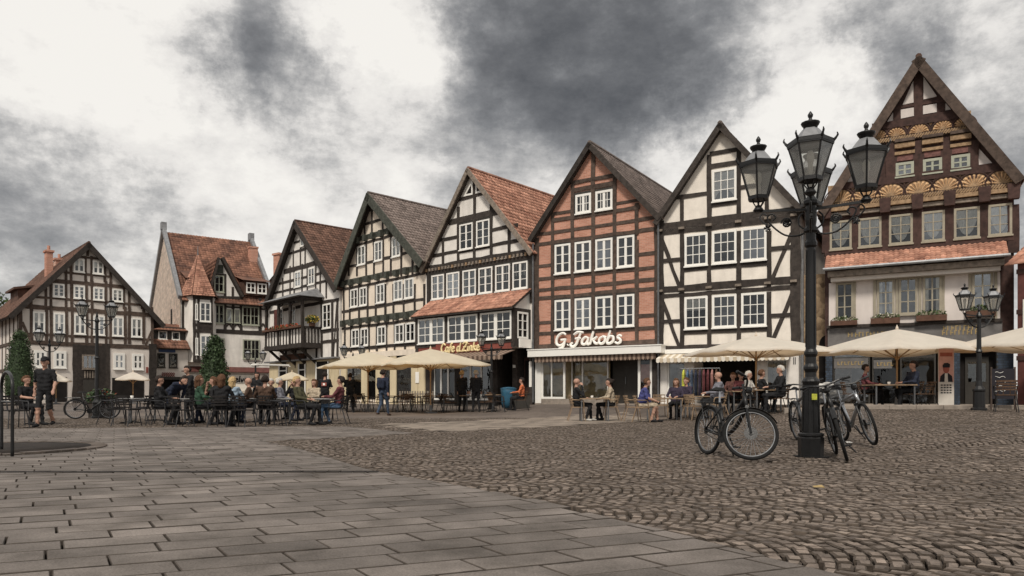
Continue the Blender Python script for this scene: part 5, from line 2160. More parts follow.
def left_house():
    h = House("left_house", "broad white half-timbered gable house with dark door at far left", "house", 19, 47.5, 153.5, 53.2, .24)
    el, ap, er = h.p(19, 306), h.p(87.6, 246), h.p(153.5, 313)
    el = (0, min(el[1], er[1])); er = (h.w, el[1])
    D = 14
    h.gable_body(el, ap, er, D, "plaster_grey")
    h.roof(el, (ap[0], ap[1] + .15), er, D, "tile_brown", over=1.0, bw=.34, front=.4, barge="timber_dark")
    m = "timber_brown"
    h.hb(18.8, 305.8, 19, 153, .3, m=m)
    h.hb(53, 280.6, 50, 126, .26, m=m)
    h.hb(31, 342.5, 19, 153, .3, m=m)
    h.hb(75, 256, 73, 99, .16, m=m)
    h.hb(32, 334, 19, 153, .16, m=m)
    h.hb(52, 298, 30, 144, .16, m=m)
    h.hb(72, 272.8, 61, 112, .16, m=m)
    for x in (20.5, 31.5, 46.5, 51, 66.4, 72, 86.7, 92, 106, 110.5, 125.2, 129.4, 143.5, 152):
        h.vb(x, 307, 344, .18, m=m)
    for x, t in ((31, 299), (45.6, 284), (51, 280), (66, 281), (71.6, 281), (86.4, 281), (92, 281), (106, 281), (110.6, 282), (123.8, 283), (129, 288), (142, 301)):
        h.vb(x, t, 309, .17, m=m)
    for x, t in ((66, 268), (71, 263), (85.6, 256), (91.4, 256), (104.7, 263), (110.5, 269)):
        h.vb(x, t, 282, .16, m=m)
    h.vb(87.6, 248, 256, .16, m=m)
    h.db(22, 322, 30.5, 341, .16, m=m)
    h.db(151.5, 331, 144.5, 348, .16, m=m)
    for (a, b) in ((73.4, 84.4), (92.5, 103.4)):
        h.win(a, b, 73.4, 258.2, 271.7, 2, 2, .1, .03, curtain="half", mull=.12)
    for (a, b) in ((52.8, 64.4), (73.4, 84.8), (93, 104), (112, 122.7)):
        h.win(a, b, 53, 283.4, 296.7, 2, 3, .1, .04, curtain="none" if a < 90 else "half", mull=.12)
    for (a, b) in ((32.8, 45), (53.4, 64.8), (74, 85.6), (93, 104.7), (112, 123.4), (131, 141.9)):
        h.win(a, b, 53, 312.8, 333, 2, 2, .1, .04, curtain="half", mull=.14)
    for (a, b) in ((34, 46.5), (53.6, 66.2), (113.3, 124.7), (132, 143.3)):
        h.win(a, b, 53.4, 351, 368, 2, 2, .16, .1, curtain="none", mull=.16)
    # door bay in dark timber, dark corner posts
    h.pan("door_surround", 77, 105.5, 78, 345, 404, -.05, .0, "timber_dark")
    h.win(82, 97.5, 83, 354.5, 369, 3, 1, .1, .06, off=.06, curtain="none", fm="timber_grey")
    for i in range(5):
        h.pan("door_slat", 84 + i * 2.6, 85.3 + i * 2.6, 84, 371, 378, -.09, -.051, "timber_grey")
    h.pan("door", 83, 97, 84, 380, 403, -.08, -.051, "frame_dark")
    h.vb(76.5, 344, 405, .5, m="timber_dark")
    h.vb(106, 344, 405, .5, m="timber_dark")
    h.vb(152.6, 344, 405, .5, m="timber_dark")
    for (a, b) in ((52, 67), (112, 144)):
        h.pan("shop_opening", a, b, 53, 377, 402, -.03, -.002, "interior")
    h.pan("wall_sign", 146, 148, 146, 367, 373, -.06, -.004, "sign_red")
    # timbered left side wall
    zt = el[1]
    for i in range(9):
        y = 1.5 * i + .2
        MB().box(-.04 - i * .001, .01, y, y + .2, 0, zt).build("side_timber", m, h.root)
    for z in (zt - .3, zt * .62, zt * .34):
        MB().box(-.052, .01, 0.02, D, z, z + .22).build("side_timber", m, h.root)
    # chimney and dormer on the left slope
    ax, az = ap
    def rz(x):
        return az + (el[1] - az) * (ax - x) / ax
    for (px0, px1, yt, yb, y) in ((46.5, 53, 252, 277, 3.5), (55.5, 65, 259, 272, 6.0)):
        xa, xb = h.lx(px0, -y), h.lx(px1, -y)
        zt_, zb_ = h.lz(50, yt, -y), h.lz(50, yb, -y)
        c = MB().box(xa, xb, y, y + .7, zb_ - 1.5, zt_).box(xa - .08, xb + .08, y - .08, y + .78, zt_, zt_ + .14)
        c.tube([((xa + xb) / 2, y + .35, zt_ + .1), ((xa + xb) / 2, y + .35, zt_ + .5)], .1, 8)
        c.build("chimney", "brick_red", h.root)
    y = 5.0
    xa, xb = h.lx(18, -y), h.lx(34, -y)
    zt_, zb_ = h.lz(26, 287, -y), h.lz(26, 300, -y)
    dm = MB().box(xa, xb, y, y + 3, zb_ - 1.5, zt_)
    dm.add([(xa - .3, y - .3, zt_ - .1), (xb + 1.6, y - .3, zt_ + .5), (xb + 1.6, y + 3.2, zt_ + .5), (xa - .3, y + 3.2, zt_ - .1), (xa - .3, y - .3, zt_ - .25), (xb + 1.6, y - .3, zt_ + .35), (xb + 1.6, y + 3.2, zt_ + .35), (xa - .3, y + 3.2, zt_ - .25)],
           [(0, 1, 2, 3), (7, 6, 5, 4), (0, 4, 5, 1), (1, 5, 6, 2), (2, 6, 7, 3), (3, 7, 4, 0)])
    dm.build("dormer", "tile_brown", h.root)
    return h


H1 = left_house()


# ---- what closes the gaps: rubble wall and passage, red corner house, roofs behind
def fillers():
    h = House("rubble_wall", "brown rubble stone wall with arched opening beside carved house", "wall", 800, 30.6, 836, 30.0, .4)
    z1 = h.lz(820, 274)
    mb = MB()
    mb.box(0, h.w + .6, 0, 3, -.4, z1)
    mb.build("wall", "rubble", h.root)
    xa, xb = h.lx(819), h.lx(833)
    n = 10
    zc = h.lz(826, 346)
    pts = [(xa, -.2), (xb, -.2)] + [((xa + xb) / 2 + (xb - xa) / 2 * math.cos(math.pi * k / n), zc + .45 * math.sin(math.pi * k / n)) for k in range(n + 1)]
    MB().prism(pts, -.03, .0).build("archway", "interior", h.root)
    for px, r, mm in ((802.5, .06, "zinc"), (807.5, .05, "metal_black")):
        x = h.lx(px)
        MB().tube([(x, -.12, 0), (x, -.12, h.lz(px, 236))], r, 8).build("downpipe", mm, h.root)
    r = House("red_corner_house", "red painted house corner at the right edge of the square", "house", 1017.5, 25.0, 1120, 22.5, .42)
    MB().box(0, r.w, 0, 8, -.4, r.lz(1018, 262)).build("wall", "red_paint", r.root)
    for z in (1.6, 3.2, 4.6):
        MB().box(-.02, r.w, -.04, .0, z, z + .16).build("timber", "timber_red", r.root)
    r.win(1024, 1046, 1020, 300, 330, 2, 2, curtain="none")
    tiles(r.root, Vector((-.3, 4, r.lz(1018, 262) + 2.4)), Vector((0, -.86, -.51)).normalized(), Vector((1, 0, 0)), Vector((0, -.51, .86)).normalized(), 4.9, r.w + .6, "tile_orange")
    # houses behind, between the turret house and the balcony house
    b = House("rear_house", "orange-brown walled house with grey roof glimpsed behind the balcony house", "house", 254, 74, 292, 70, .24)
    zt = b.lz(262, 300)
    za = b.lz(284, 257)
    w = b.w + 3
    MB().prism([(0, -.3), (w, -.3), (w, zt), (w * .72, za), (0, zt - .3)], 0, 9).build("wall", "terracotta", b.root)
    a_, e_ = Vector((w * .72, za)), Vector((-.6, zt - .6))
    d_ = (e_ - a_).normalized()
    n_ = Vector((d_.y, -d_.x))
    n_ = n_ if n_.y > 0 else -n_
    tiles(b.root, Vector((a_.x, -.3, a_.y + .1)), Vector((d_.x, 0, d_.y)), Vector((0, 1, 0)), Vector((n_.x, 0, n_.y)), (e_ - a_).length, 9, "tile_grey")
    for px, yt in ((259, 252), (271.5, 257)):
        x = b.lx(px)
        zz = b.lz(px, yt)
        MB().box(x - .5, x + .5, 2, 3, zt - 2, zz).box(x - .6, x + .6, 1.9, 3.1, zz, zz + .2).build("chimney", "brick_red", b.root)


fillers()
# ------------------------------------------------------------------ street furniture
R_ = math.radians


def lantern_meshes():
    """six-sided lantern, 0.92 m tall, standing on its foot at z = 0"""
    S = {}
    hx = lambda r, z, k, rot=0: (r * math.cos(math.pi / 3 * k + rot), r * math.sin(math.pi / 3 * k + rot), z)
    rb, rt, zb, zt = .135, .265, .16, .60
    f = MB()
    f.lathe([(.035, 0), (.05, .03), (.03, .06)], 8)
    for k in range(6):
        f.tube([hx(.035, .04, k), hx(.075, .10, k), hx(.09, zb, k)], .008, 5)
        f.tube([hx(rb, zb, k), hx(rt, zt, k)], .013, 5)
        f.bar(hx(rb, zb, k), hx(rb, zb, k + 1), .03, .05)
        f.bar(hx(rt, zt, k), hx(rt, zt, k + 1), .03, .045)
    f.lathe([(rb * .98, zb - .02), (rb * .98, zb + .015)], 6)
    S["frame"] = (f, "metal_black", False)
    for k in range(6):
        p = MB()
        a, b, c, d = [Vector(v) for v in (hx(rb, zb + .02, k), hx(rb, zb + .02, k + 1), hx(rt, zt - .02, k + 1), hx(rt, zt - .02, k))]
        ce = (a + b + c + d) / 4
        p.add([ce + (q - ce) * .96 for q in (a, b, c, d)], [(0, 1, 2, 3)])
        S["pane%d" % k] = (p, "glass_lamp", False)
    cr = MB()      # crown: scalloped rim with a curled spike at every corner
    for k in range(6):
        cr.bar(hx(rt + .005, zt + .02, k), hx(rt + .005, zt + .02, k + 1), .03, .05)
        cr.tube(catmull([hx(rt - .01, zt, k), hx(rt + .03, zt + .05, k), hx(rt + .055, zt + .09, k), hx(rt + .045, zt + .125, k)], 3), [.018] * 4 + [.014] * 3 + [.009] * 2 + [.004], 5)
    S["crown"] = (cr, "metal_black", False)
    rf = MB()
    rf.lathe([(rt * .98, zt + .02), (.20, zt + .075), (.15, zt + .14), (.10, zt + .20)], 6)
    S["roof"] = (rf, "zinc", False)
    ch = MB()
    ch.lathe([(.085, zt + .185), (.085, zt + .235), (.10, zt + .245), (.115, zt + .275), (.115, zt + .285), (.06, zt + .30), (.03, zt + .315), (.018, zt + .34), (.03, zt + .36), (.034, zt + .385), (.02, zt + .41), (.006, zt + .43)], 12)
    S["finial"] = (ch, "metal_black", True)
    bl = MB()
    bl.lathe([(.02, zb + .02), (.03, zb + .06), (.03, zb + .2), (.045, zb + .24), (.045, zb + .33), (.02, zb + .37)], 10)
    S["bulb"] = (bl, "curtain", True)
    return S


LM = {}
for k_, (mb_, mm_, sm_) in lantern_meshes().items():
    me_ = bpy.data.meshes.new("lantern_" + k_)
    me_.from_pydata(mb_.v, [], mb_.f)
    me_.materials.append(MATS[mm_])
    if sm_:
        me_.polygons.foreach_set("use_smooth", [True] * len(me_.polygons))
    LM[k_] = me_


def lantern(parent, loc, rz, sc=1.0):
    fr = bpy.data.objects.new("lantern", LM["frame"])
    col.objects.link(fr)
    fr.parent = parent
    fr.location = loc
    fr.rotation_euler = (0, 0, rz)
    fr.scale = (sc, sc, sc)
    for k, me in LM.items():
        if k == "frame":
            continue
        o = bpy.data.objects.new("pane" if k.startswith("pane") else k, me)
        col.objects.link(o)
        o.parent = fr
    return fr


def scroll(a, b, drop, z):
    """wrought scroll under an arm from radius a to b (in the x,z plane)"""
    m = (a + b) / 2
    pts = []
    for i in range(22):
        t = i / 21
        ang = 4.2 * math.pi * t
        r = (b - a) * .19 * (1 - t * .82)
        pts.append((m + r * math.cos(ang), 0, z - drop * .5 + r * math.sin(ang)))
    return pts


def big_lamp():
    loc = Vector((4.08, 9.83, gh(4.08, 9.83)))
    root = empty("street_lamp", loc, 0, "tall black cast-iron lamp post with four lanterns among the parked bicycles", "street lamp", "lamps of the square")
    oct_ = math.pi / 8
    base = MB()
    base.lathe([(.235, -.03), (.235, .015)], 4, rot=math.pi / 4 + .25)
    base.lathe([(.165, .01), (.168, .26), (.155, .28)], 8, rot=oct_)
    base.lathe([(.148, .275), (.168, .29), (.168, .315), (.148, .33)], 16)
    base.build("base", "metal_black", root)
    sh = MB()
    sh.lathe([(.128, .325), (.122, .62), (.112, .98), (.12, 1.0), (.13, 1.03), (.11, 1.06), (.082, 1.09), (.080, 1.15), (.105, 1.2), (.105, 1.23), (.080, 1.27), (.078, 1.36), (.096, 1.40), (.096, 1.43), (.074, 1.47)], 16)
    for k in range(8):   # ribs of the lower shaft
        a = math.pi / 4 * k
        sh.bar((.126 * math.cos(a), .126 * math.sin(a), .35), (.112 * math.cos(a), .112 * math.sin(a), .97), .026, .026)
    sh.v = [(x * .9, y * .9, z) for x, y, z in sh.v]
    sh.build("lower_shaft", "metal_black", root, smooth=False)
    up = MB()
    up.lathe([(.076, 1.46), (.070, 2.3), (.064, 2.85), (.09, 2.88), (.095, 2.92), (.072, 2.96), (.072, 3.05), (.105, 3.08), (.105, 3.11), (.074, 3.15), (.085, 3.22), (.085, 3.36), (.074, 3.42), (.11, 3.45), (.11, 3.49), (.055, 3.55), (.02, 3.64)], 12)
    for k in range(6):
        a = math.pi / 3 * k
        up.bar((.074 * math.cos(a), .074 * math.sin(a), 1.5), (.066 * math.cos(a), .066 * math.sin(a), 2.82), .018, .018)
    up.v = [(x * .9, y * .9, z) for x, y, z in up.v]
    up.build("upper_shaft", "metal_black", root)
    r = .68
    arm = MB()
    arm.bar((.06, 0, 3.38), (r + .03, 0, 3.42), .032, .034)
    arm.tube(scroll(.12, .50, .30, 3.37), .013, 6)
    arm.tube(catmull([(.08, 0, 3.06), (.18, 0, 3.03), (.34, 0, 3.06), (.50, 0, 3.2), (.56, 0, 3.32), (.50, 0, 3.36), (.45, 0, 3.31), (.49, 0, 3.27)], 5), .013, 6)
    arm.tube(catmull([(.50, 0, 3.2), (.60, 0, 3.24), (.66, 0, 3.32), (.62, 0, 3.38), (.57, 0, 3.35)], 4), .011, 5)
    arm.tube(catmull([(.10, 0, 3.34), (.15, 0, 3.28), (.15, 0, 3.18), (.09, 0, 3.12)], 4), .012, 5)
    for (cx_, cz_) in ((.31, 3.22), (.56, 3.17)):
        for q_ in range(5):
            an_ = 2 * math.pi * q_ / 5
            arm.tube([(cx_, 0, cz_), (cx_ + .045 * math.cos(an_), .012, cz_ + .045 * math.sin(an_))], [.012, .02], 5)
    arm.lathe([(.05, 3.40), (.075, 3.43), (.05, 3.47)], 10, (r, 0, 0))
    a0 = arm.build("arm", "metal_black", root)
    for k in range(4):
        an = R_(-23) + k * math.pi / 2
        o = a0 if k == 0 else inst(a0, "arm", root)
        o.rotation_euler = (0, 0, an)
        # twisted flower on the arm
        lantern(root, (r * math.cos(an), r * math.sin(an), 3.44), an + .5, 1.0)
    # notice sleeve at eye height: small yellow-green tag
    MB().box(-.05, .02, -.155, -.148, .78, .86).build("sticker", "cloth_yellow", root)


big_lamp()

POST = None


def street_lamp(px, Y, htop, label, rz=0.0, two=True, sc=.8):
    """post with two lanterns on short arms; htop = height of the finials above the ground"""
    global POST
    p = at(px, Y)
    root = empty("street_lamp", p, rz, label, "street lamp", "lamps of the square")
    zt = htop - .92 * sc
    mb = MB()
    mb.lathe([(.20, -.03), (.20, .05), (.15, .08), (.14, .5), (.16, .53), (.16, .57), (.09, .66), (.075, .8)], 10)
    mb.build("base", "metal_black", root)
    MB().lathe([(.07, .78), (.06, zt * .6), (.085, zt * .6 + .04), (.06, zt * .6 + .1), (.05, zt - .1), (.08, zt - .06), (.08, zt - .02), (.03, zt + .08), (.045, zt + .14), (.008, zt + .3)], 10).build("post", "metal_black", root)
    am = MB()
    r = .46
    for s in ((-1, 1) if two else (1,)):
        am.tube(catmull([(0, 0, zt - .35), (s * .2, 0, zt - .3), (s * .38, 0, zt - .12), (s * r, 0, zt + .01)], 5), .02, 6)
        am.bar((0, 0, zt - .04), (s * r, 0, zt + .0), .03, .03)
        am.tube([(s * q[0], 0, q[2]) for q in scroll(.1, .4, .26, zt - .04)], .012, 5)
    am.build("arm", "metal_black", root)
    for s in ((-1, 1) if two else (1,)):
        lantern(root, (s * r, 0, zt), .3, sc)
    return root


street_lamp(97, 25.8, 4.25, "dark two-lantern lamp standing before the far-left house door", R_(25))
street_lamp(49.5, 34, 3.9, "small lamp behind the walker in shorts", R_(60), True, .85)
street_lamp(19, 44, 3.6, "distant lamp in front of the clipped shrub at far left", R_(80), True, .85)
street_lamp(255.5, 46, 3.45, "distant two-lantern lamp in front of the white awning", R_(10))
street_lamp(353, 38, 3.35, "two-lantern lamp half hidden behind the beige parasols", R_(5))
street_lamp(491.5, 33.5, 3.6, "two-lantern lamp at the cafe entrance", R_(8), True, .85)
street_lamp(979, 19.6, 3.35, "dark two-lantern lamp in front of the carved house's shop door", R_(12), True, .82)


# ------------------------------------------------------------------ parasols
def parasol(px, Y, r, ztop, drop, rot, canvas, label, pole="wood_pole", n_side=4, group="cafe parasols"):
    p = at(px, Y)
    root = empty("parasol", p, 0, label, "parasol", group)
    z1 = ztop
    z0 = ztop - drop
    seg = 9
    # canopy: square, cloth sagging a little between the eight ribs
    cn = MB()
    ang = [rot + 2 * math.pi * k / n_side for k in range(n_side)]
    rings = []
    rows = 8
    for i in range(rows + 1):
        t = i / rows
        ring = []
        for k in range(n_side):
            a = Vector((math.cos(ang[k]), math.sin(ang[k])))
            b = Vector((math.cos(ang[(k + 1) % n_side]), math.sin(ang[(k + 1) % n_side])))
            for s in range(seg):
                f = s / seg
                q = a.lerp(b, f) * r * t
                hrib = abs(math.sin(f * 2 * math.pi))
                z = z1 - drop * (t ** 1.12) * (1.0 + .0 * f) - .05 * hrib * t + .10 * t * (1 - abs(2 * f - 1)) * drop
                ring.append((q.x, q.y, z))
        rings.append(ring)
    N = n_side * seg
    vs_ = [v for rg in rings for v in rg]
    fs = []
    for i in range(rows):
        for k in range(N):
            fs.append((i * N + k, (i + 1) * N + k, (i + 1) * N + (k + 1) % N, i * N + (k + 1) % N))
    hem = len(vs_)
    vs_ += [(x, y, z - .06) for (x, y, z) in rings[-1]]
    for k in range(N):
        fs.append((rows * N + k, hem + k, hem + (k + 1) % N, rows * N + (k + 1) % N))
    cn.add(vs_, fs)
    cn.build("canopy", canvas, root, smooth=True)
    MB().lathe([(.028, -.02), (.028, z1 - .02)], 10).build("pole", pole, root)
    MB().lathe([(.03, z1 - .04), (.05, z1 + .02), (.03, z1 + .08), (.008, z1 + .14)], 8).build("finial", canvas, root)
    bs = MB()
    bs.lathe([(.32, -.02), (.32, .05), (.08, .09), (.05, .35)], 4, rot=rot)
    bs.build("base", "metal_grey", root)
    hubz = z1 - drop * .95
    for k in range(n_side * 2):
        a = rot + math.pi * k / n_side
        rr = r if k % 2 == 0 else r * math.cos(math.pi / n_side)
        c, s = math.cos(a), math.sin(a)
        dz = 0 if k % 2 == 0 else .10 * drop
        rb = MB()
        rb.bar((.03 * c, .03 * s, z1 - .08), (rr * .97 * c, rr * .97 * s, z0 + dz - .03), .03, .02)
        rb.bar((.05 * c, .05 * s, hubz - .25), (rr * .5 * c, rr * .5 * s, z1 - drop * .52 + dz * .5 - .06), .028, .02)
        rb.build("rib", pole, root)
    MB().lathe([(.05, hubz - .32), (.07, hubz - .28), (.05, hubz - .2)], 10).build("hub", pole, root)
    return root


parasol(897, 23.3, 2.75, 2.54, .72, R_(243), "canvas_white", "cream parasol with timber pole before the carved house's shop")
parasol(756, 25.2, 2.75, 2.56, .58, R_(-38), "canvas_white", "cream parasol behind the parked bicycles, in front of the cream house")
parasol(430.5, 31.5, 2.75, 2.80, .70, R_(255), "canvas_beige", "yellowish parasol in front of the cafe sign")
parasol(368, 33.0, 2.75, 2.72, .66, R_(250), "canvas_beige", "yellowish parasol left of the other, before the peach house")
parasol(1040, 21.8, 2.75, 2.56, .70, R_(236), "canvas_white", "cream parasol cut off by the right picture edge")
parasol(133, 46.5, 1.35, 2.05, .48, R_(250), "canvas_white", "small white parasol right of the dark door at far left")
parasol(56, 44.5, 1.1, 1.9, .45, R_(250), "canvas_white", "small white parasol behind the walker in shorts")
parasol(292, 48, 1.5, 2.1, .5, R_(240), "canvas_beige", "small tan parasol under the balcony house")


# ------------------------------------------------------------------ chairs and tables
def chair_proto(kind):
    """café armchair; sitter faces -y, seat centre above the origin"""
    root = empty("cafe_chair", (0, 0, 0))
    body = {"dark": "wicker", "brown": "wicker_brown", "wood": "wood_table"}[kind]
    leg = {"dark": "metal_dark", "brown": "metal_black", "wood": "wood_table"}[kind]
    st = MB()
    st.box(-.22, .22, -.22, .2, .43, .455)
    st.box(-.235, .235, -.235, -.215, .42, .45)
    st.build("seat", body, root)
    bk = MB()
    n = 8
    for (za, zb, dy) in ((.56, .60, .02), (.63, .67, .035), (.70, .74, .05), (.77, .82, .07)):
        vs_ = []
        for i in range(n + 1):
            a = math.pi * (i / n - .5) * .9
            x, y = .23 * math.sin(a), .10 + .12 * math.cos(a) + dy
            vs_ += [(x, y, za), (x, y, zb), (x * .94, y - .02, za), (x * .94, y - .02, zb)]
        fs = []
        for i in range(n):
            a, b = i * 4, i * 4 + 4
            fs += [(a, b, b + 1, a + 1), (a + 2, a + 3, b + 3, b + 2), (a + 1, b + 1, b + 3, a + 3), (a, a + 2, b + 2, b)]
        bk.add(vs_, fs)
    for i in (1, 3, 5, 7):
        a = math.pi * (i / n - .5) * .9
        bk.tube([(.21 * math.sin(a), .06 + .12 * math.cos(a), .44), (.22 * math.sin(a), .095 + .12 * math.cos(a) + .06, .80)], .011, 5)
    bk.build("backrest", body, root)
    for s in (-1, 1):
        MB().tube([(s * .2, -.19, .43), (s * .25, -.25, 0)], .013, 6).build("leg", leg, root)
        MB().tube([(s * .2, .17, .43), (s * .25, .30, 0)], .013, 6).build("leg", leg, root)
        MB().tube(catmull([(s * .235, -.2, .44), (s * .255, -.17, .65), (s * .26, .0, .67), (s * .24, .17, .68)], 4), .016, 6).build("armrest", leg, root)
    return root


PROTO = {k: chair_proto(k) for k in ("dark", "brown", "wood")}
USED = {}


def chair(x, y, rz, label, kind="dark", group=None):
    if kind not in USED:
        USED[kind] = 1
        o = PROTO[kind]
    else:
        o = copy_tree(PROTO[kind])
    o.location = (x, y, gh(x, y))
    o.rotation_euler = (0, 0, rz)
    tag(o, label, "chair", group or "cafe chairs")
    return o


def table(x, y, label, kind="round", m="steel_table", r=.36, rz=0.0, h=.73):
    root = empty("cafe_table", (x, y, gh(x, y)), rz, label, "table", "cafe tables")
    if kind == "round":
        MB().lathe([(r, h - .03), (r + .01, h - .02), (r + .01, h), (r - .01, h + .004)], 24).build("tabletop", m, root)
        MB().lathe([(.03, .03), (.03, h - .03)], 8).build("column", "metal_grey", root)
        f = MB()
        for k in range(4):
            a = math.pi / 2 * k + .4
            f.bar((0, 0, .05), (.3 * math.cos(a), .3 * math.sin(a), .01), .05, .03)
        f.build("foot", "metal_black", root)
    else:
        MB().box(-r * 1.5, r * 1.5, -r, r, h - .035, h).build("tabletop", m, root)
        for sx in (-1, 1):
            for sy in (-1, 1):
                MB().bar((sx * (r * 1.5 - .06), sy * (r - .06), 0), (sx * (r * 1.5 - .06), sy * (r - .06), h - .036), .04, .04).build("leg", "metal_grey", root)
    return root


# ------------------------------------------------------------------ bicycles
def bicycle(px, py, heading, steer, lean, frame_m, label, extras=(), Yoff=0.0, loc=None):
    """local x forward; rear hub above the origin. heading: angle of travel from +x"""
    g = loc if loc else gpt(px, py)
    root = empty("bicycle", (g[0], g[1], gh(g[0], g[1])), 0, label, "bicycle", "bicycles parked at the lamp post")
    root.rotation_mode = 'XYZ'
    root.rotation_euler = (Matrix.Rotation(heading, 3, 'Z') @ Matrix.Rotation(lean, 3, 'X')).to_euler()
    r, wb = .345, 1.06
    fh = Vector((wb, 0, r))                                     # front hub
    head_b, head_t = Vector((wb - .13, 0, .68)), Vector((wb - .20, 0, .86))
    ax = (head_t - head_b).normalized()
    SM = Matrix.Translation(head_b) @ Matrix.Rotation(steer, 4, ax) @ Matrix.Translation(-head_b)

    def wheel(c, front):
        def tf(mb):
            if front:
                mb.v = [tuple(SM @ Vector(v)) for v in mb.v]
            return mb
        ring = lambda rad: [(c.x + rad * math.cos(2 * math.pi * k / 40), 0, c.z + rad * math.sin(2 * math.pi * k / 40)) for k in range(40)]
        ty = tf(MB().tube(ring(r - .022), .022, 8, closed=True)).build("wheel", "rubber", root, smooth=True)
        tf(MB().tube(ring(r - .05), .012, 6, closed=True)).build("rim", "metal_grey", ty, smooth=True)
        sp = MB()
        for k in range(28):
            a = 2 * math.pi * k / 28
            o = .05 * (1 if k % 2 else -1)
            sp.tube([(c.x + .02 * math.cos(a + 1.2), o * .55, c.z + .02 * math.sin(a + 1.2)), (c.x + (r - .05) * math.cos(a), 0, c.z + (r - .05) * math.sin(a))], .0022, 4, cap=False)
        tf(sp).build("spoke", "metal_silver", ty)["kind"] = "stuff"
        hb = MB().tube([(c.x, -.055, c.z), (c.x, .055, c.z)], .022, 8)
        hb.tube([(c.x, -.04, c.z), (c.x, -.036, c.z)], .085 if front else .05, 16)
        tf(hb).build("hub", "metal_black", ty)
    rh = Vector((0, 0, r))
    wheel(rh, False)
    wheel(fh, True)
    bb, st = Vector((.45, 0, .28)), Vector((.26, 0, .84))
    top = Vector((.32, 0, .70))
    fr = MB()
    if "step" in extras:       # low step-through frame
        fr.tube(catmull([head_b, (.70, 0, .42), bb], 6), .028, 8)
        fr.tube([head_t - ax * .05, (.62, 0, .56), (.36, 0, .50)], .02, 8)
    else:
        fr.tube([head_b + ax * .02, bb], .03, 8)
        fr.tube([head_t - ax * .03, top], .024, 8)
    fr.tube([bb, st - Vector((0, 0, .1))], .022, 8)
    fr.tube([head_b - ax * .02, head_t + ax * .02], .026, 8)
    for s in (-.06, .06):
        fr.tube([rh + Vector((0, s, 0)), bb + Vector((0, s * .6, 0))], .012, 6)
        fr.tube([rh + Vector((0, s, 0)), top + Vector((0, s * .3, -.03))], .011, 6)
    fr.build("frame", frame_m, root, smooth=True)
    fk = MB()
    for s in (-.06, .06):
        fk.tube([fh + Vector((0, s, 0)), head_b + Vector((0, s, -.02))], .016, 6)
    fk.bar(head_b + Vector((0, -.08, -.01)), head_b + Vector((0, .08, -.01)), .04, .04)
    fk.v = [tuple(SM @ Vector(v)) for v in fk.v]
    fk.build("fork", "metal_black", root)
    hb = MB()
    hb.tube([head_t, head_t + ax * .14], .018, 8)
    q = head_t + ax * .14
    hb.tube(catmull([q + Vector((-.10, -.30, .03)), q + Vector((.02, -.18, .03)), q + Vector((.05, 0, 0)), q + Vector((.02, .18, .03)), q + Vector((-.10, .30, .03))], 4), .014, 6)
    for s in (-1, 1):
        hb.tube([q + Vector((-.11, s * .305, .03)), q + Vector((-.03, s * .225, .03))], .02, 6)
        hb.tube([q + Vector((.03, s * .2, .02)), q + Vector((.0, s * .29, -.02))], .006, 4)
    hb.lathe([(.03, 0), (.045, .03), (.04, .07)], 8, q + Vector((.09, 0, -.10)))
    hb.v = [tuple(SM @ Vector(v)) for v in hb.v]
    hb.build("handlebar", "metal_black", root)
    MB().tube([st - Vector((0, 0, .16)), st + Vector((-.02, 0, .06))], .014, 6).build("seat_post", "metal_silver", root)
    sd = MB()
    s0 = st + Vector((-.03, 0, .09))
    vs_ = []
    prof = [(-.14, .085, 0), (-.10, .095, .015), (0, .055, .01), (.08, .03, .005), (.14, .02, -.01)]
    for (x, w, z) in prof:
        vs_ += [tuple(s0 + Vector((x, -w, z - .03))), tuple(s0 + Vector((x, 0, z + .015))), tuple(s0 + Vector((x, w, z - .03)))]
    fs = []
    for i in range(4):
        a = i * 3
        fs += [(a, a + 3, a + 4, a + 1), (a + 1, a + 4, a + 5, a + 2), (a, a + 2, a + 5, a + 3)]
    fs += [(0, 1, 2), (14, 13, 12)]
    sd.add(vs_, fs)
    sd.build("saddle", "rubber", root, smooth=False)
    ck = MB()
    ck.tube([bb + Vector((0, -.05, 0)), bb + Vector((0, -.045, 0))], .09, 18)
    for s in (-1, 1):
        ck.tube([bb + Vector((0, s * .07, 0)), bb + Vector((s * .10, s * .08, -s * .13))], .012, 6)
        e = bb + Vector((s * .10, s * .12, -s * .13))
        ck.box(e.x - .045, e.x + .045, e.y - .04, e.y + .04, e.z - .01, e.z + .01)
    ck.tube([bb + Vector((0, -.048, .085)), rh + Vector((0, -.048, .045))], .006, 4)
    ck.tube([bb + Vector((0, -.048, -.085)), rh + Vector((0, -.048, -.045))], .006, 4)
    ck.build("crank", "metal_black", root)
    for c, front, a0, a1 in ((rh, False, 20, 215), (fh, True, 40, 190)):
        if "bare" in extras:
            break
        md = MB()
        n = 14
        vs_ = []
        for i in range(n + 1):
            a = R_(a0 + (a1 - a0) * i / n)
            for w, rr in ((-.03, r + .012), (0, r + .026), (.03, r + .012)):
                vs_.append((c.x + rr * math.cos(a), w, c.z + rr * math.sin(a)))
        md.add(vs_, [f for i in range(n) for f in ((i * 3, i * 3 + 1, i * 3 + 4, i * 3 + 3), (i * 3 + 1, i * 3 + 2, i * 3 + 5, i * 3 + 4))])
        if front:
            md.v = [tuple(SM @ Vector(v)) for v in md.v]
        md.build("mudguard", "metal_black", root, smooth=True)
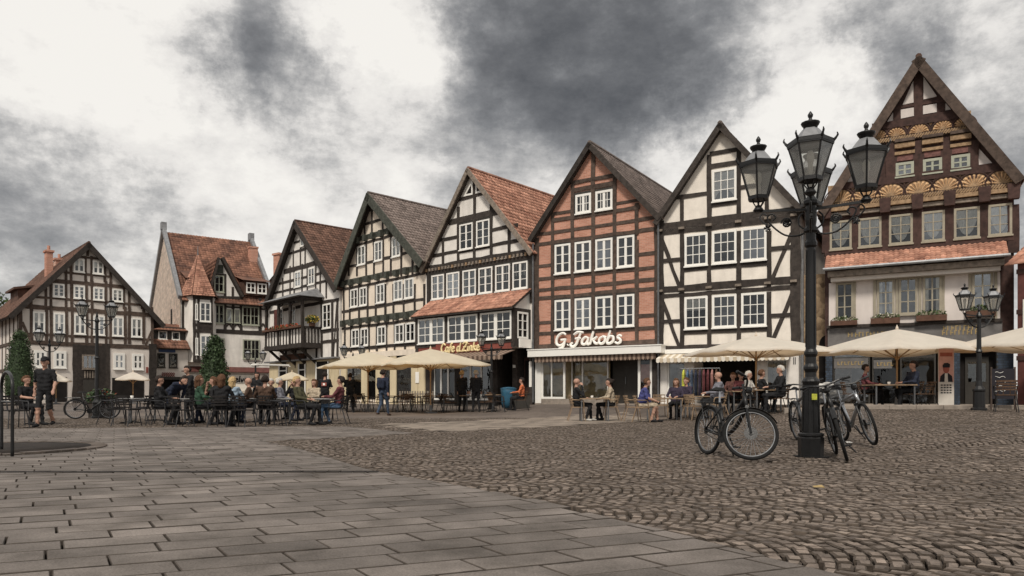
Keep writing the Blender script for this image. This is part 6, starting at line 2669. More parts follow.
    if "rack" in extras:
        rk = MB()
        for s in (-.06, .06):
            rk.tube([(-.28, s, .74), (.2, s, .74)], .007, 5)
            rk.tube([(0, s, r), (-.14, s, .73)], .006, 5)
            rk.tube([(0, s, r), (.08, s, .73)], .006, 5)
        for x in (-.28, -.15, 0, .12):
            rk.bar((x, -.06, .74), (x, .06, .74), .012, .008)
        rk.build("rack", "metal_black", root)
    if "lock" in extras:
        MB().tube([(q.x * .6 + .1, .03 * math.sin(k * .8), .5 + .05 * math.cos(k * .8)) for k in range(9)], .012, 6).build("cable_lock", "rubber", root)
    if "basket" in extras:
        bk = MB()
        for zz in (.80, .88, .96):
            for (a, b) in (((-.36, -.16), (.0, -.16)), ((.0, -.16), (.0, .16)), ((.0, .16), (-.36, .16)), ((-.36, .16), (-.36, -.16))):
                bk.bar((a[0], a[1], zz), (b[0], b[1], zz), .012, .012)
        bk.box(-.36, .0, -.15, .15, .755, .77)
        bk.build("basket", "metal_grey", root)
        MB().lathe([(.15, .77), (.17, .9), (.13, 1.0), (.03, 1.03)], 12, (-.18, 0, 0), sy=.8).build("bag", "cloth_white", root, smooth=True)
    MB().tube([bb + Vector((-.05, .06, -.02)), (.34, .22, .01)], .01, 5).build("kickstand", "metal_black", root)
    return root


bicycle(707, 454.5, R_(-76), R_(64), R_(-4), "metal_black", "black city bicycle with its front wheel turned, left of the lamp post", ("rack", "lock", "step"))
bicycle(0, 0, R_(-108), R_(-6), R_(13), "metal_black", "black bicycle seen end-on leaning at the right side of the lamp post", ("basket",), loc=(4.56, 10.12))
bicycle(0, 0, R_(-92), R_(-8), R_(13), "metal_silver", "silver-framed bicycle standing behind, right of the lamp post", ("rack", "bare", "basket"), loc=(5.62, 12.2))
bicycle(0, 0, R_(-97), R_(-12), R_(6), "metal_grey", "dark bicycle half hidden behind the lamp post", ("rack",), loc=(5.12, 12.9))
# ------------------------------------------------------------------ people
def surfnet(f, o, h):
    """surface nets on a signed distance grid"""
    s = f < 0
    nx, ny, nz = f.shape
    sl = lambda a, d: a[d[0]:nx - 1 + d[0], d[1]:ny - 1 + d[1], d[2]:nz - 1 + d[2]]
    cs = [(i, j, k) for i in (0, 1) for j in (0, 1) for k in (0, 1)]
    cnt = np.zeros((nx - 1, ny - 1, nz - 1))
    sm = np.zeros((nx - 1, ny - 1, nz - 1, 3))
    for a in cs:
        for ax in range(3):
            if a[ax]:
                continue
            b = list(a)
            b[ax] = 1
            fa, fb = sl(f, a), sl(f, b)
            cr = (fa < 0) != (fb < 0)
            t = np.where(cr, fa / np.where(cr, fa - fb, 1), 0)
            for q in range(3):
                sm[..., q] += np.where(cr, a[q] + (t if q == ax else 0), 0)
            cnt += cr
    m = cnt > 0
    idx = -np.ones(m.shape, int)
    idx[m] = np.arange(m.sum())
    ijk = np.argwhere(m)
    V = (ijk + sm[m] / cnt[m][:, None]) * h + o
    Q = []
    for ax in range(3):
        d = [0, 0, 0]
        d[ax] = 1
        u, v = [(1, 2), (2, 0), (0, 1)][ax]
        A = f[:nx - d[0], :ny - d[1], :nz - d[2]]
        B = f[d[0]:, d[1]:, d[2]:]
        cr = (A < 0) != (B < 0)
        ii = np.argwhere(cr)
        ii = ii[(ii[:, u] > 0) & (ii[:, v] > 0) & (ii[:, u] < idx.shape[u]) & (ii[:, v] < idx.shape[v]) & (ii[:, ax] < idx.shape[ax])]
        neg = A[ii[:, 0], ii[:, 1], ii[:, 2]] < 0
        def at_(du, dv):
            w = ii.copy()
            w[:, u] += du
            w[:, v] += dv
            return idx[w[:, 0], w[:, 1], w[:, 2]]
        q = np.stack([at_(-1, -1), at_(0, -1), at_(0, 0), at_(-1, 0)], 1)
        q[~neg] = q[~neg][:, ::-1]
        Q.append(q)
    return V, np.concatenate(Q)


def sdf_mesh(segs, h=.017, k=.022):
    P = np.array([[*s[0], s[2]] for s in segs] + [[*s[1], s[3]] for s in segs])
    lo = (P[:, :3] - P[:, 3:]).min(0) - 3 * h
    hi = (P[:, :3] + P[:, 3:]).max(0) + 3 * h
    n = np.ceil((hi - lo) / h).astype(int) + 1
    f = np.full(n, .3)
    tg = np.zeros(n, np.int8)
    best = np.full(n, 9.0)
    for (a, b, ra, rb, t) in segs:
        a, b = np.array(a), np.array(b)
        mr = max(ra, rb) + .07
        i0 = np.maximum(0, np.floor((np.minimum(a, b) - mr - lo) / h).astype(int))
        i1 = np.minimum(n, np.ceil((np.maximum(a, b) + mr - lo) / h).astype(int) + 1)
        g = np.stack(np.meshgrid(*[np.arange(i0[q], i1[q]) * h + lo[q] for q in range(3)], indexing='ij'), -1)
        ab = b - a
        tt = np.clip(((g - a) @ ab) / max(ab @ ab, 1e-9), 0, 1)
        d = np.linalg.norm(g - (a + tt[..., None] * ab), axis=-1) - (ra + (rb - ra) * tt)
        S = tuple(slice(i0[q], i1[q]) for q in range(3))
        cur = f[S]
        hh = np.clip(.5 + .5 * (cur - d) / k, 0, 1)
        f[S] = cur * (1 - hh) + d * hh - k * hh * (1 - hh)
        bb = best[S]
        w = d < bb
        tg[S] = np.where(w, t, tg[S])
        best[S] = np.where(w, d, bb)
    V, Q = surfnet(f, lo, h)
    vi = np.clip(np.round((V - lo) / h).astype(int), 0, n - 1)
    vt = tg[vi[:, 0], vi[:, 1], vi[:, 2]]
    return V, Q, vt


# material slots: 0 skin, 1 top, 2 trousers, 3 shoes, 4 sleeve (lower arm), 5 lower leg
def person(pos, rz, pose, label, top="black", legs="black", hair="dark", sleeve=None, shin=None, shoes="black", lean=0.0, arms="lap", scale=1.0, stout=1.0, hairstyle="short", head_turn=0.0, hat=None, pack=None):
    J = {}
    sit = pose in ("sit",)
    hipz = .92 if not sit else .53
    hx = .095
    if sit:
        for s, n in ((-1, "l"), (1, "r")):
            J["hip" + n] = (s * hx, .02, hipz)
            J["knee" + n] = (s * (.13 if stout > 1.05 else .1), -.42, .52)
            J["ank" + n] = (s * .11, -.40 + (.12 if n == "l" else -.06), .085)
    elif pose == "walk":
        J["hipl"], J["hipr"] = (-hx, 0, hipz), (hx, 0, hipz)
        J["kneel"], J["kneer"] = (-hx, -.17, .50), (hx, -.02, .48)
        J["ankl"], J["ankr"] = (-hx, -.22, .09), (hx, .24, .14)
    else:
        for s, n in ((-1, "l"), (1, "r")):
            J["hip" + n] = (s * hx, 0, hipz)
            J["knee" + n] = (s * (hx + .02), -.03, .49)
            J["ank" + n] = (s * (hx + .04), .02 + (.05 if n == "l" else 0), .085)
    # upper body about the pelvis, leaning forwards by `lean`
    cl, sl_ = math.cos(lean), math.sin(lean)

    def U(x, y, z):
        return (x, .02 * sit + y * cl - z * sl_, hipz + y * sl_ + z * cl)
    sw = .185 * (1 + (stout - 1) * .5)
    J["sl"], J["sr"] = U(-sw, 0, .485), U(sw, 0, .485)
    J["neck"] = U(0, .01, .53)
    hc = Vector(U(0, -.015, .70))
    if arms == "lap":
        a = [((-.25, -.02, .24), (-.13, -.24, .14)), ((.25, -.02, .24), (.13, -.24, .14))]
    elif arms == "table":
        a = [((-.27, -.12, .25), (-.14, -.36, .22)), ((.27, -.12, .25), (.12, -.38, .22))]
    elif arms == "face":
        a = [((-.22, -.20, .28), (-.06, -.17, .58)), ((.26, -.08, .24), (.10, -.33, .2))]
    elif arms == "swing":
        a = [((-.26, .12, .22), (-.27, .10, -.02)), ((.26, -.05, .22), (.27, -.20, .02))]
    elif arms == "down":
        a = [((-.22, -.18, .22), (-.20, -.34, -.02)), ((.22, -.18, .22), (.18, -.36, -.02))]
    elif arms == "cross":
        a = [((-.25, -.06, .25), (.05, -.20, .24)), ((.25, -.06, .25), (-.05, -.19, .20))]
    else:
        a = [((-.24, .03, .2), (-.25, -.05, -.03)), ((.24, .03, .2), (.25, -.05, -.03))]
    for n, (e, w) in zip("lr", a):
        J["el" + n], J["wr" + n] = U(*e), U(*w)
    st = stout
    S = []
    add = lambda p, q, r1, r2, t: S.append((tuple(p), tuple(q), r1, r2, t))
    for s, n in ((-1, "l"), (1, "r")):
        add(J["hip" + n], J["knee" + n], .088 * st, .062, 2)
        add(J["knee" + n], J["ank" + n], .06, .042, 5)
        an = Vector(J["ank" + n])
        add(an + Vector((0, .03, -.035)), an + Vector((s * .02, -.15, -.05)), .042, .034, 3)
        add(J["s" + n], J["el" + n], .056 * (1 + (st - 1) * .5), .046, 1)
        add(J["el" + n], J["wr" + n], .043, .032, 4)
        # hand: palm, four fingers of unequal length slightly curled, thumb from the side of the palm
        w, e = Vector(J["wr" + n]), Vector(J["el" + n])
        d = (w - e).normalized()
        side = d.cross(Vector((0, 0, 1)))
        side = side.normalized() if side.length > .2 else Vector((1, 0, 0))
        dn = d.cross(side).normalized()
        pc = w + d * .065
        add(w, w + d * .03, .026, .027, 0)
        add(pc - side * .018, pc + side * .018, .022, .022, 0)
        for i, L in enumerate((.05, .062, .058, .044)):
            b = pc + side * (.028 - .019 * i) + d * .018
            c = b + d * L * .55 + dn * .006
            add(b, c, .0095, .009, 0)
            add(c, c + d * L * .45 + dn * .018, .009, .0075, 0)
        tb = w + d * .03 + side * .026
        add(tb, tb + d * .035 + side * .02, .011, .009, 0)
    b0 = .125 * st
    add(U(-.06, .0, .02), U(.06, .0, .02), .115 * st, .115 * st, 2)
    add(U(-.05, 0, .10), U(.05, 0, .10), b0, b0, 1)
    if st > 1.05:
        add(U(0, -.06, .14), U(0, -.05, .26), .16 * st, .14 * st, 1)
    add(U(-.06, 0, .2), U(-.085, 0, .40), .115 * st, .105 * st, 1)
    add(U(.06, 0, .2), U(.085, 0, .40), .115 * st, .105 * st, 1)
    add(J["sl"], J["sr"], .06, .06, 1)
    add(U(-.1, 0, .44), U(.1, 0, .44), .085, .085, 1)
    add(J["neck"], U(0, -.005, .60), .056, .052, 0)
    # head: skull, jaw, nose, ears; turned on the neck
    T = Matrix.Rotation(head_turn, 3, 'Z')

    def Hd(x, y, z):
        return tuple(hc + T @ Vector((x, y, z)))
    add(Hd(0, .015, .03), Hd(0, -.005, .035), .092, .09, 0)
    add(Hd(0, -.02, -.03), Hd(0, -.035, -.06), .068, .05, 0)
    add(Hd(0, -.088, .012), Hd(0, -.108, -.018), .010, .014, 0)
    add(Hd(-.03, -.086, -.055), Hd(.03, -.086, -.055), .008, .008, 0)
    for s in (-1, 1):
        add(Hd(s * .088, .01, .02), Hd(s * .09, .015, -.02), .016, .012, 0)
    V, Q, vt = sdf_mesh(S)
    mi = vt[Q[:, 0]]
    ph = rng.uniform(0, 6, 4)     # folds of the cloth
    fold = .006 * np.sin(38 * V[:, 2] + 22 * V[:, 0] + ph[0]) + .005 * np.sin(61 * V[:, 2] - 35 * V[:, 1] + ph[1]) + .004 * np.sin(90 * V[:, 0] + 47 * V[:, 2] + ph[2])
    fold = np.where(np.isin(vt, (1, 2, 4, 5)), fold, 0)
    cen = np.array([0, V[:, 1].mean(), 0])
    dirn = V - cen
    dirn[:, 2] = 0
    dirn /= np.linalg.norm(dirn, axis=1)[:, None] + 1e-6
    V = V + dirn * fold[:, None]
    names = ["skin", "cloth_" + top, "cloth_" + legs, "cloth_" + shoes, ("cloth_" + sleeve) if sleeve and sleeve != "skin" else ("skin" if sleeve == "skin" else "cloth_" + top),
             "skin" if shin == "skin" else "cloth_" + legs]
    x, y = pos
    root = empty("person", (x, y, gh(x, y)), rz, label, "person")
    root.scale = (scale,) * 3
    o = np_mesh("body", V, Q, names, root, mi=mi, smooth=True)
    # eyes
    for s in (-1, 1):
        MB().lathe([(.002, -.011), (.011, 0), (.002, .011)], 8, Hd(s * .034, -.086, .02)).build("eye", "ink_dark", root)
    # hair
    hs = []
    if hairstyle != "bald":
        hs.append((Hd(0, .03, .055), Hd(0, .0, .07), .092, .086, 0))
        hs.append((Hd(-.05, .05, .02), Hd(.05, .05, .02), .065, .065, 0))
        if hairstyle == "long":
            hs.append((Hd(0, .06, .0), Hd(0, .07, -.15), .085, .07, 0))
            for s in (-1, 1):
                hs.append((Hd(s * .075, .02, .03), Hd(s * .075, .03, -.14), .035, .03, 0))
        if hairstyle == "bun":
            hs.append((Hd(0, .12, .07), Hd(0, .14, .08), .045, .04, 0))
    if hs:
        V, Q, _ = sdf_mesh(hs, .012, .02)
        V = V + rng.normal(0, .004, V.shape)
        np_mesh("hair", V, Q, "hair_" + hair, root, smooth=False)
    if hat:
        V, Q, _ = sdf_mesh([(Hd(0, .02, .075), Hd(0, .0, .08), .098, .092, 0), (Hd(-.05, -.10, .06), Hd(.05, -.10, .06), .018, .018, 0), (Hd(-.03, -.14, .055), Hd(.03, -.14, .055), .015, .015, 0)], .012, .03)
        np_mesh("cap", V, Q, "cloth_" + hat, root, smooth=True)
    if pack:
        V, Q, _ = sdf_mesh([(U(-.08, .16, .18), U(-.08, .17, .42), .08, .075, 0), (U(.08, .16, .18), U(.08, .17, .42), .08, .075, 0)], .02, .04)
        np_mesh("backpack", V, Q, "cloth_" + pack, root, smooth=True)
    return root


def seat(px, py, rz, label, chair_label, kind="dark", grp=None, **k):
    g = gpt(px, py)
    c = (g.x, g.y)
    chair(c[0], c[1], rz, chair_label, kind, grp)
    return person(c, rz, "sit", label, **k)


def stand(px, py, rz, label, pose="stand", **k):
    g = gpt(px, py)
    return person((g.x, g.y), rz, pose, label, **k)


LFT, RGT, AWAY, TO = R_(-90), R_(90), R_(180), 0.0
GC1, GC2, GC3, GC4 = "chairs of the left terrace", "chairs at the cafe front", "chairs before the brick house", "chairs before the carved house"
# left terrace
stand(45, 427, R_(12), "person in black top, dark shorts and cap walking at far left", "walk", top="black", legs="black", shin="skin", sleeve="skin", hair="dark", hat="black", arms="swing", scale=1.03)
seat(27, 425, R_(70), "dark-dressed person seated behind the walker at far left", "chair of the seated person at far left", "dark", GC1, top="black", legs="black", sleeve="skin", hair="brown", arms="table")
stand(171, 423, R_(60), "person in navy jacket bending over a terrace table", top="navy", legs="black", hair="dark", lean=R_(62), arms="down")
stand(190, 421, R_(-30), "dark-haired person in black standing next to the bending one", top="black", legs="black", hair="dark", arms="down", lean=R_(8))
seat(200, 425, R_(115), "person in green top seated left of the clipped cypress", "chair under the person in green top", "dark", GC1, top="green", legs="black", hair="brown", arms="table", hairstyle="long")
seat(213, 423, R_(-60), "person in dark top seated beside the one in green", "chair of the dark-dressed person beside the green top", "dark", GC1, top="black", legs="navy", hair="brown", arms="face", sleeve="skin", hairstyle="long")
seat(233, 423, R_(165), "blond person in light blue jacket seated with back turned", "chair under the light blue jacket", "dark", GC1, top="lightblue", legs="navy", hair="blond", arms="table", hairstyle="long")
seat(248, 422, R_(-70), "balding person in dark brown jacket right of the light blue one", "chair of the balding person in brown", "dark", GC1, top="brown", legs="black", hair="brown", hairstyle="bald", arms="table")
stand(257, 414, TO, "long-haired person in black standing behind the left terrace", top="black", legs="black", hair="dark", hairstyle="long", arms="cross")
seat(283, 421, R_(100), "grey-haired person in grey jacket leaning back at terrace", "chair under the grey jacket", "dark", GC1, top="grey", legs="navy", hair="grey", arms="lap", lean=R_(-8))
seat(303, 425, R_(80), "person in olive jacket reclining in a terrace chair", "chair under the olive jacket", "dark", GC1, top="olive", legs="black", hair="blond", arms="lap", lean=R_(-14))
seat(314, 419, R_(-20), "person with reddish hair behind the olive jacket", "chair behind the olive jacket", "dark", GC1, top="beige", legs="black", hair="brown", arms="table", hairstyle="long")
p12 = stand(325, 415, AWAY, "person in black hoodie with red-white emblem on the back", top="black", legs="black", hair="dark", arms="cross")
MB().box(-.10, .10, .145, .165, 1.18, 1.32).build("emblem", "ink_red", p12)
MB().box(-.04, .04, .148, .170, 1.21, 1.29).build("emblem_centre", "sign_white", p12)
seat(338, 424, LFT, "person in dark red top and blue jeans with legs up", "chair under the dark red top", "dark", GC1, top="red", legs="blue", hair="dark", arms="table", lean=R_(-6))
stand(350, 412, R_(190), "person in black standing under the left yellowish parasol", top="black", legs="black", hair="dark", arms="cross", scale=1.0)
stand(383, 416, R_(160), "person in dark jacket, backpack and jeans walking to the cafe", "walk", top="navy", legs="jeans", hair="dark", arms="swing", pack="navy", shoes="brown", scale=1.03)
stand(462, 412, R_(150), "light-haired person in black standing left of the pair at the cafe", top="black", legs="black", hair="blond", arms="side", scale=1.05, stout=1.15)
stand(476, 412, R_(200), "grey-haired person in black standing right of the pair at the cafe", top="black", legs="black", hair="grey", arms="side", scale=1.03, stout=1.15)
seat(521.5, 410.5, LFT, "person in orange jacket seated by the cafe door", "chair under the orange jacket", "brown", GC2, top="orange", legs="black", hair="dark", arms="table")
for (px, py, rz, lb, cl, k_) in ((160, 425, R_(100), "dark-dressed person seated left of the bending one", "chair left of the bending person", dict(top="black", legs="black", hair="dark", arms="table")),
                                 (222, 427, R_(175), "person in black with back turned between green top and blue jacket", "chair in front, between green top and blue jacket", dict(top="black", legs="black", hair="brown", arms="table", hairstyle="long")),
                                 (265, 425, R_(-160), "person in dark brown with back turned, right of the balding one", "chair in front of the terrace, right of the balding person", dict(top="brown", legs="black", hair="dark", arms="table")),
                                 (271, 420, R_(20), "person in navy facing the square between brown and grey jackets", "chair under the navy jacket on the left terrace", dict(top="navy", legs="black", hair="grey", arms="table")),
                                 (294, 419, R_(-20), "dark-dressed person behind the grey and olive jackets", "chair behind the grey and olive jackets", dict(top="black", legs="black", hair="dark", arms="face"))):
    seat(px, py, rz, lb, cl, "dark", GC1, **k_)
# before the brick house
seat(577, 421, RGT, "balding person in black seated facing right before the brick house", "chair under the balding person in black", "wood", GC3, top="black", legs="black", hair="grey", hairstyle="bald", arms="face", sleeve="black", shoes="white")
seat(611, 420.5, LFT, "dark-haired person in beige jacket seated facing left before the brick house", "chair under the beige jacket", "wood", GC3, top="beige", legs="black", hair="dark", hairstyle="bun", arms="table", lean=R_(6))
seat(642, 422, R_(78), "stout person in royal blue shirt and shorts seated at a table", "chair under the royal blue shirt", "wood", GC3, top="royal", legs="beige", shin="skin", sleeve="skin", hair="brown", arms="table", stout=1.22, lean=R_(14))
seat(676, 419, R_(-25), "person in dark purple jacket seated behind the table with the blue shirt", "chair under the dark purple jacket", "wood", GC3, top="purple", legs="black", hair="brown", arms="table", hairstyle="long")
seat(686, 417, R_(-50), "person seated right of the dark purple jacket", "chair right of the dark purple jacket", "wood", GC3, top="purple", legs="black", hair="brown", arms="table")
g = gpt(716, 420)
seat(718, 419, LFT, "shaven-headed person in grey-blue hoodie behind the turned bicycle", "chair under the grey-blue hoodie", "wood", GC3, top="grey", legs="black", hair="grey", hairstyle="bald", arms="table", stout=1.15, scale=1.08)
for i, (px, cl, hr) in enumerate(((733, "pink", "brown"), (741, "red", "dark"), (749, "white", "grey"), (762, "black", "brown"))):
    seat(px, 413, R_(-30 + 40 * i), ["pink-dressed person in the shade of the cream parasol", "red-dressed person in the shade of the cream parasol", "white-dressed person in the shade of the cream parasol", "black-dressed person at the cream parasol's pole"][i],
         "chair under the %s-dressed person in the parasol's shade" % cl, "brown", GC3, top=cl, legs="black", hair=hr, arms="table")
seat(780, 413, LFT, "white-haired person in black jacket seated in front of the cream house", "chair under the white-haired person", "brown", GC3, top="black", legs="black", hair="grey", arms="table", scale=1.05)
seat(913, 408.5, LFT, "person in navy jacket seated under the parasol at the carved house", "chair under the navy jacket at the carved house", "brown", GC4, top="navy", legs="black", hair="dark", arms="table", scale=1.05)
seat(866, 408, R_(60), "person in red top seated in the shade at the carved house", "chair under the red top at the carved house", "brown", GC4, top="red", legs="black", hair="dark", arms="table")

ORD = ['first', 'second', 'third', 'fourth', 'fifth', 'sixth', 'seventh', 'eighth', 'ninth', 'tenth']
# empty chairs and tables
def tb(px, py, label, **k):
    g_ = gpt(px, py)
    table(g_.x, g_.y, label, **k)


def ch(px, py, rz, label, kind="dark", grp=GC1):
    g_ = gpt(px, py)
    chair(g_.x, g_.y, R_(rz), label, kind, grp)


tb(131, 423, "round table with empty chairs at the left end of the terrace")
tb(155, 421, "round table in front of the bending person")
tb(185, 424, "round table next to the person in green top")
tb(222, 424, "round table between the green top and the blue jacket")
tb(262, 422, "round table right of the balding person in brown")
tb(290, 424, "round table between the grey and the olive jackets")
tb(322, 424, "round table before the person in dark red top")
tb(37, 424, "round table at far left beside the walker")
for i, (px, py, rz) in enumerate(((112, 424, 80), (120, 421, 40), (141, 424, -80), (148, 421, -30), (127, 426, 170))):
    ch(px, py, rz, "%s empty dark chair from the left on the left terrace" % ORD[sorted([112, 120, 141, 148, 127]).index(px)])
for i, (px, py, rz, lb) in enumerate(((180, 427, 150, "empty chair in front of the person standing in black"), (242, 427, 170, "empty chair in front of the light blue jacket"),
                                   (268, 421, -60, "empty chair right of the brown jacket's table"), (275, 426, 120, "empty chair left of the grey jacket"), (328, 421, 30, "empty chair behind the dark red top"), (14, 428, 60, "empty chair at the left picture edge"))):
    ch(px, py, rz, lb)
# cafe front: rows of dark chairs and tables behind a low rail
k_ = 0
for row, (py, xs) in enumerate(((412.5, (347, 360, 376, 391, 404, 417, 437, 450, 487, 499)), (411.0, (354, 367, 398, 410, 424, 444, 470, 493)))):
    for i, px in enumerate(xs):
        ch(px, py, (90 if i % 2 else -90) + random.uniform(-25, 25), "%s chair from the left in the cafe's %s row" % (ORD[i], ("front", "rear")[row]), "brown" if i % 3 else "dark", GC2)
for i, px in enumerate((353.5, 383, 398, 411, 430.5, 444, 467, 493)):
    tb(px, 411.8, "%s cafe-front table from the left" % ORD[i], m="wood_table", r=.34)
tb(594, 421, "square table between the two seated before the brick house", kind="sq", m="wood_table", r=.32)
tb(664, 420.5, "square table between blue shirt and dark purple jacket", kind="sq", m="wood_table", r=.36)
tb(702, 418, "square table left of the grey-blue hoodie", kind="sq", m="wood_table", r=.36)
tb(769, 413, "table before the white-haired person", kind="sq", m="wood_table", r=.36)
tb(745, 413, "table in the middle of the shaded group", kind="sq", m="wood_table", r=.34)
tb(889, 408.5, "table at the pole of the carved house's parasol", kind="sq", m="wood_table", r=.42)
for (px, py, rz, lb) in ((632, 421, 90, "empty wooden chair behind the royal blue shirt"), (693, 420, 120, "empty wooden chair left of the grey-blue hoodie"), (660, 417.5, 0, "empty wooden chair behind the blue shirt's table")):
    ch(px, py, rz, lb, "wood", GC3)
for (px, py, rz, lb) in ((850, 408, 60, "empty brown chair left of the red top"), (925, 408.4, -90, "empty brown chair right of the navy jacket"), (1006, 412, 150, "dark chair at the right picture edge")):
    ch(px, py, rz, lb, "brown", GC4)
# cups and glasses on the nearer tables
for i, (px, py, lb) in enumerate(((592, 421, "white cup on the table before the brick house"), (663, 420.5, "white cup on the blue shirt's table"), (703, 418, "white cup left of the grey-blue hoodie"), (132, 423, "white cup on the empty left terrace table"), (889, 408.5, "white cup on the table at the carved house"))):
    g_ = gpt(px, py)
    c_ = MB().lathe([(.03, 0), (.045, .04), (.045, .08), (.04, .08), (.03, .03)], 10).build("cup", "sign_white")
    c_.location = (g_.x, g_.y, g_.z + (.735 if i in (3,) else .731))
    tag(c_, lb, "cup")

# ------------------------------------------------------------------ smaller things of the square
def misc():
    # kerb before the carved house
    k = empty("kerb", (0, 0, 0), kind="structure")
    n = 9
    a, b = Vector((8.1, 21.4)), Vector((14.6, 20.4))
    d = (b - a) / n
    u = d.normalized()
    v = Vector((-u.y, u.x))
    for i in range(n):
        p, q = a + d * i, a + d * (i + 1) - u * .012
        c = (p + q) / 2
        z = gh(c.x, c.y)
        pts = []
        for (zz, ins) in ((-.1, 0), (.11, 0), (.125, .012)):
            for (e, f) in ((p, 0), (q, 0), (q, 1), (p, 1)):
                w = e + v * (.18 * f) + (u * ins if e is p else -u * ins) + v * (ins if f == 0 else -ins)
                pts.append((w.x, w.y, z + zz))
        MB().add(pts, [(0, 1, 5, 4), (1, 2, 6, 5), (2, 3, 7, 6), (3, 0, 4, 7), (4, 5, 9, 8), (5, 6, 10, 9), (6, 7, 11, 10), (7, 4, 8, 11), (8, 9, 10, 11)]).build("kerb_stone", "kerb_stone", k)
    # banner stand
    p = at(946, 22.6)
    r = empty("banner_stand", p, R_(-8), "narrow upright printed banner with portrait beside the shop door", "banner")
    w, h = .23, 1.78
    z0 = .1
    MB().box(-w, w, -.01, .01, z0, z0 + h).build("panel", "paper", r)
    MB().box(-w * 1.05, w * 1.05, -.12, .12, 0, .09).build("foot", "metal_grey", r)
    MB().box(-w + .01, w - .01, -.013, -.0105, z0 + .72, z0 + h - .02).build("print_ground", "ink_pink", r)
    MB().prism([(-.19, z0 + .72), (.19, z0 + .72), (.17, z0 + .9), (.06, z0 + 1.0), (-.06, z0 + 1.0), (-.17, z0 + .9)], -.016, -.0135).build("print_suit", "ink_dark", r)
    MB().prism([(-.05, z0 + .72), (.05, z0 + .72), (.04, z0 + .99), (-.04, z0 + .99)], -.018, -.0165).build("print_shirt", "paper", r)
    MB().prism([(.09 * math.cos(t), z0 + 1.12 + .13 * math.sin(t)) for t in [2 * math.pi * k_ / 16 for k_ in range(16)]], -.020, -.0185).build("print_face", "ink_red", r)
    MB().prism([(-.1, z0 + 1.17), (.1, z0 + 1.17), (.11, z0 + 1.27), (.04, z0 + 1.32), (-.06, z0 + 1.31), (-.11, z0 + 1.25)], -.023, -.021).build("print_hair", "ink_dark", r)
    MB().box(-.18, .18, -.016, -.0135, z0 + 1.52, z0 + 1.64).build("print_title", "ink_red", r)
    for j in range(4):
        for i in range(4):
            x = -.16 + i * .085
            MB().box(x, x + .06, -.016, -.011, z0 + .36 + j * .08, z0 + .40 + j * .08).build("print_mark", "ink_dark", r)
    # waste sack holder and black box by the cafe door
    p = at(508.5, 32.5)
    r = empty("waste_bin", p, 0, "blue sack bin left of the orange jacket", "bin")
    MB().lathe([(.30, .03), (.33, .3), (.34, .7), (.36, .88), (.33, .9)], 14).build("sack", "blue_plastic", r, smooth=True)
    MB().lathe([(.37, .87), (.37, .91), (.2, .95), (.05, .97)], 14).build("lid", "blue_plastic", r)
    MB().lathe([(.2, 0), (.2, .04)], 14).build("foot", "metal_grey", r)
    p = at(521, 31.6)
    r = empty("planter_tub", p, R_(15), "square dark planter tub in front of the orange jacket", "planter")
    MB().box(-.33, .33, -.25, .25, 0, .62).build("tub", "frame_dark", r)
    MB().box(-.36, .36, -.28, .28, .62, .68).build("tub_rim", "timber_dark", r)
    # white picket rail before the peach house
    a, b = at(400, 34.2), at(433, 33.8)
    r = empty("picket_fence", a, math.atan2(b.y - a.y, b.x - a.x), "low pale picket rail behind the cafe tables", "fence")
    L_ = (b - a).length
    n = 14
    for i in range(n):
        x = L_ * i / (n - 1)
        MB().box(x - .03, x + .03, -.012, .012, .05, .92).build("picket", "frame_white", r)
    for z in (.25, .75):
        MB().box(0, L_, .013, .04, z, z + .06).build("rail", "frame_white", r)
    # clothes rack before the cream house
    p = at(700, 28.2)
    r = empty("clothes_rack", p, R_(-20), "rail of hanging clothes in front of the cream house's shop", "clothes rack")
    fr = MB()
    for s in (-1, 1):
        fr.tube([(s * .75, 0, 0), (s * .75, 0, 1.6)], .015, 6)
        fr.bar((s * .75, -.25, .02), (s * .75, .25, .02), .03, .03)
    fr.tube([(-.75, 0, 1.6), (.75, 0, 1.6)], .015, 6)
    fr.build("frame", "metal_grey", r)
    for i, c in enumerate(("yellow", "blue", "jeans", "navy", "purple", "red", "red", "pink", "brown")):
        x = -.62 + i * .155
        V = []
        for (z, w, t) in ((.5, .22, .05), (1.0, .2, .05), (1.35, .24, .045), (1.5, .12, .03), (1.56, .03, .02)):
            w *= random.uniform(.9, 1.1)
            V += [(x - t, -w, z), (x + t, -w, z), (x + t, w, z), (x - t, w, z)]
        m = MB()
        m.add(V, [(k_ * 4 + q, k_ * 4 + (q + 1) % 4, k_ * 4 + 4 + (q + 1) % 4, k_ * 4 + 4 + q) for k_ in range(4) for q in range(4)] + [(3, 2, 1, 0)])
        g_ = m.build("garment", "cloth_" + c)
        g_.location = r.location
        g_.rotation_euler = r.rotation_euler
        tag(g_, ["yellow-green", "mid-blue", "denim blue", "navy", "dark purple", "dark red", "second dark red", "pink", "brown"][i] + " garment hanging on the clothes rack", "garment", "garments on the rack")
    # steel hoop guard of the tree pit at the left edge
    a, b = (-6.87, 9.9), (-7.62, 10.75)
    r = empty("tree_guard", (a[0], a[1], 0), 0, "dark steel hoop guard at the left picture edge", "guard")
    dx, dy = b[0] - a[0], b[1] - a[1]
    MB().tube(catmull([(0, 0, -.05), (0, 0, .6), (0, 0, 1.02), (dx * .3, dy * .3, 1.16), (dx * .7, dy * .7, 1.16), (dx, dy, 1.02), (dx, dy, .6), (dx, dy, -.05)], 5), .022, 8).build("hoop", "metal_black", r, smooth=True)
    MB().tube([(0, 0, .75), (dx, dy, .75)], .014, 8).build("rail", "metal_black", r)
    # parked bicycle and tub at the far-left lamp
    p = at(93, 24.8)
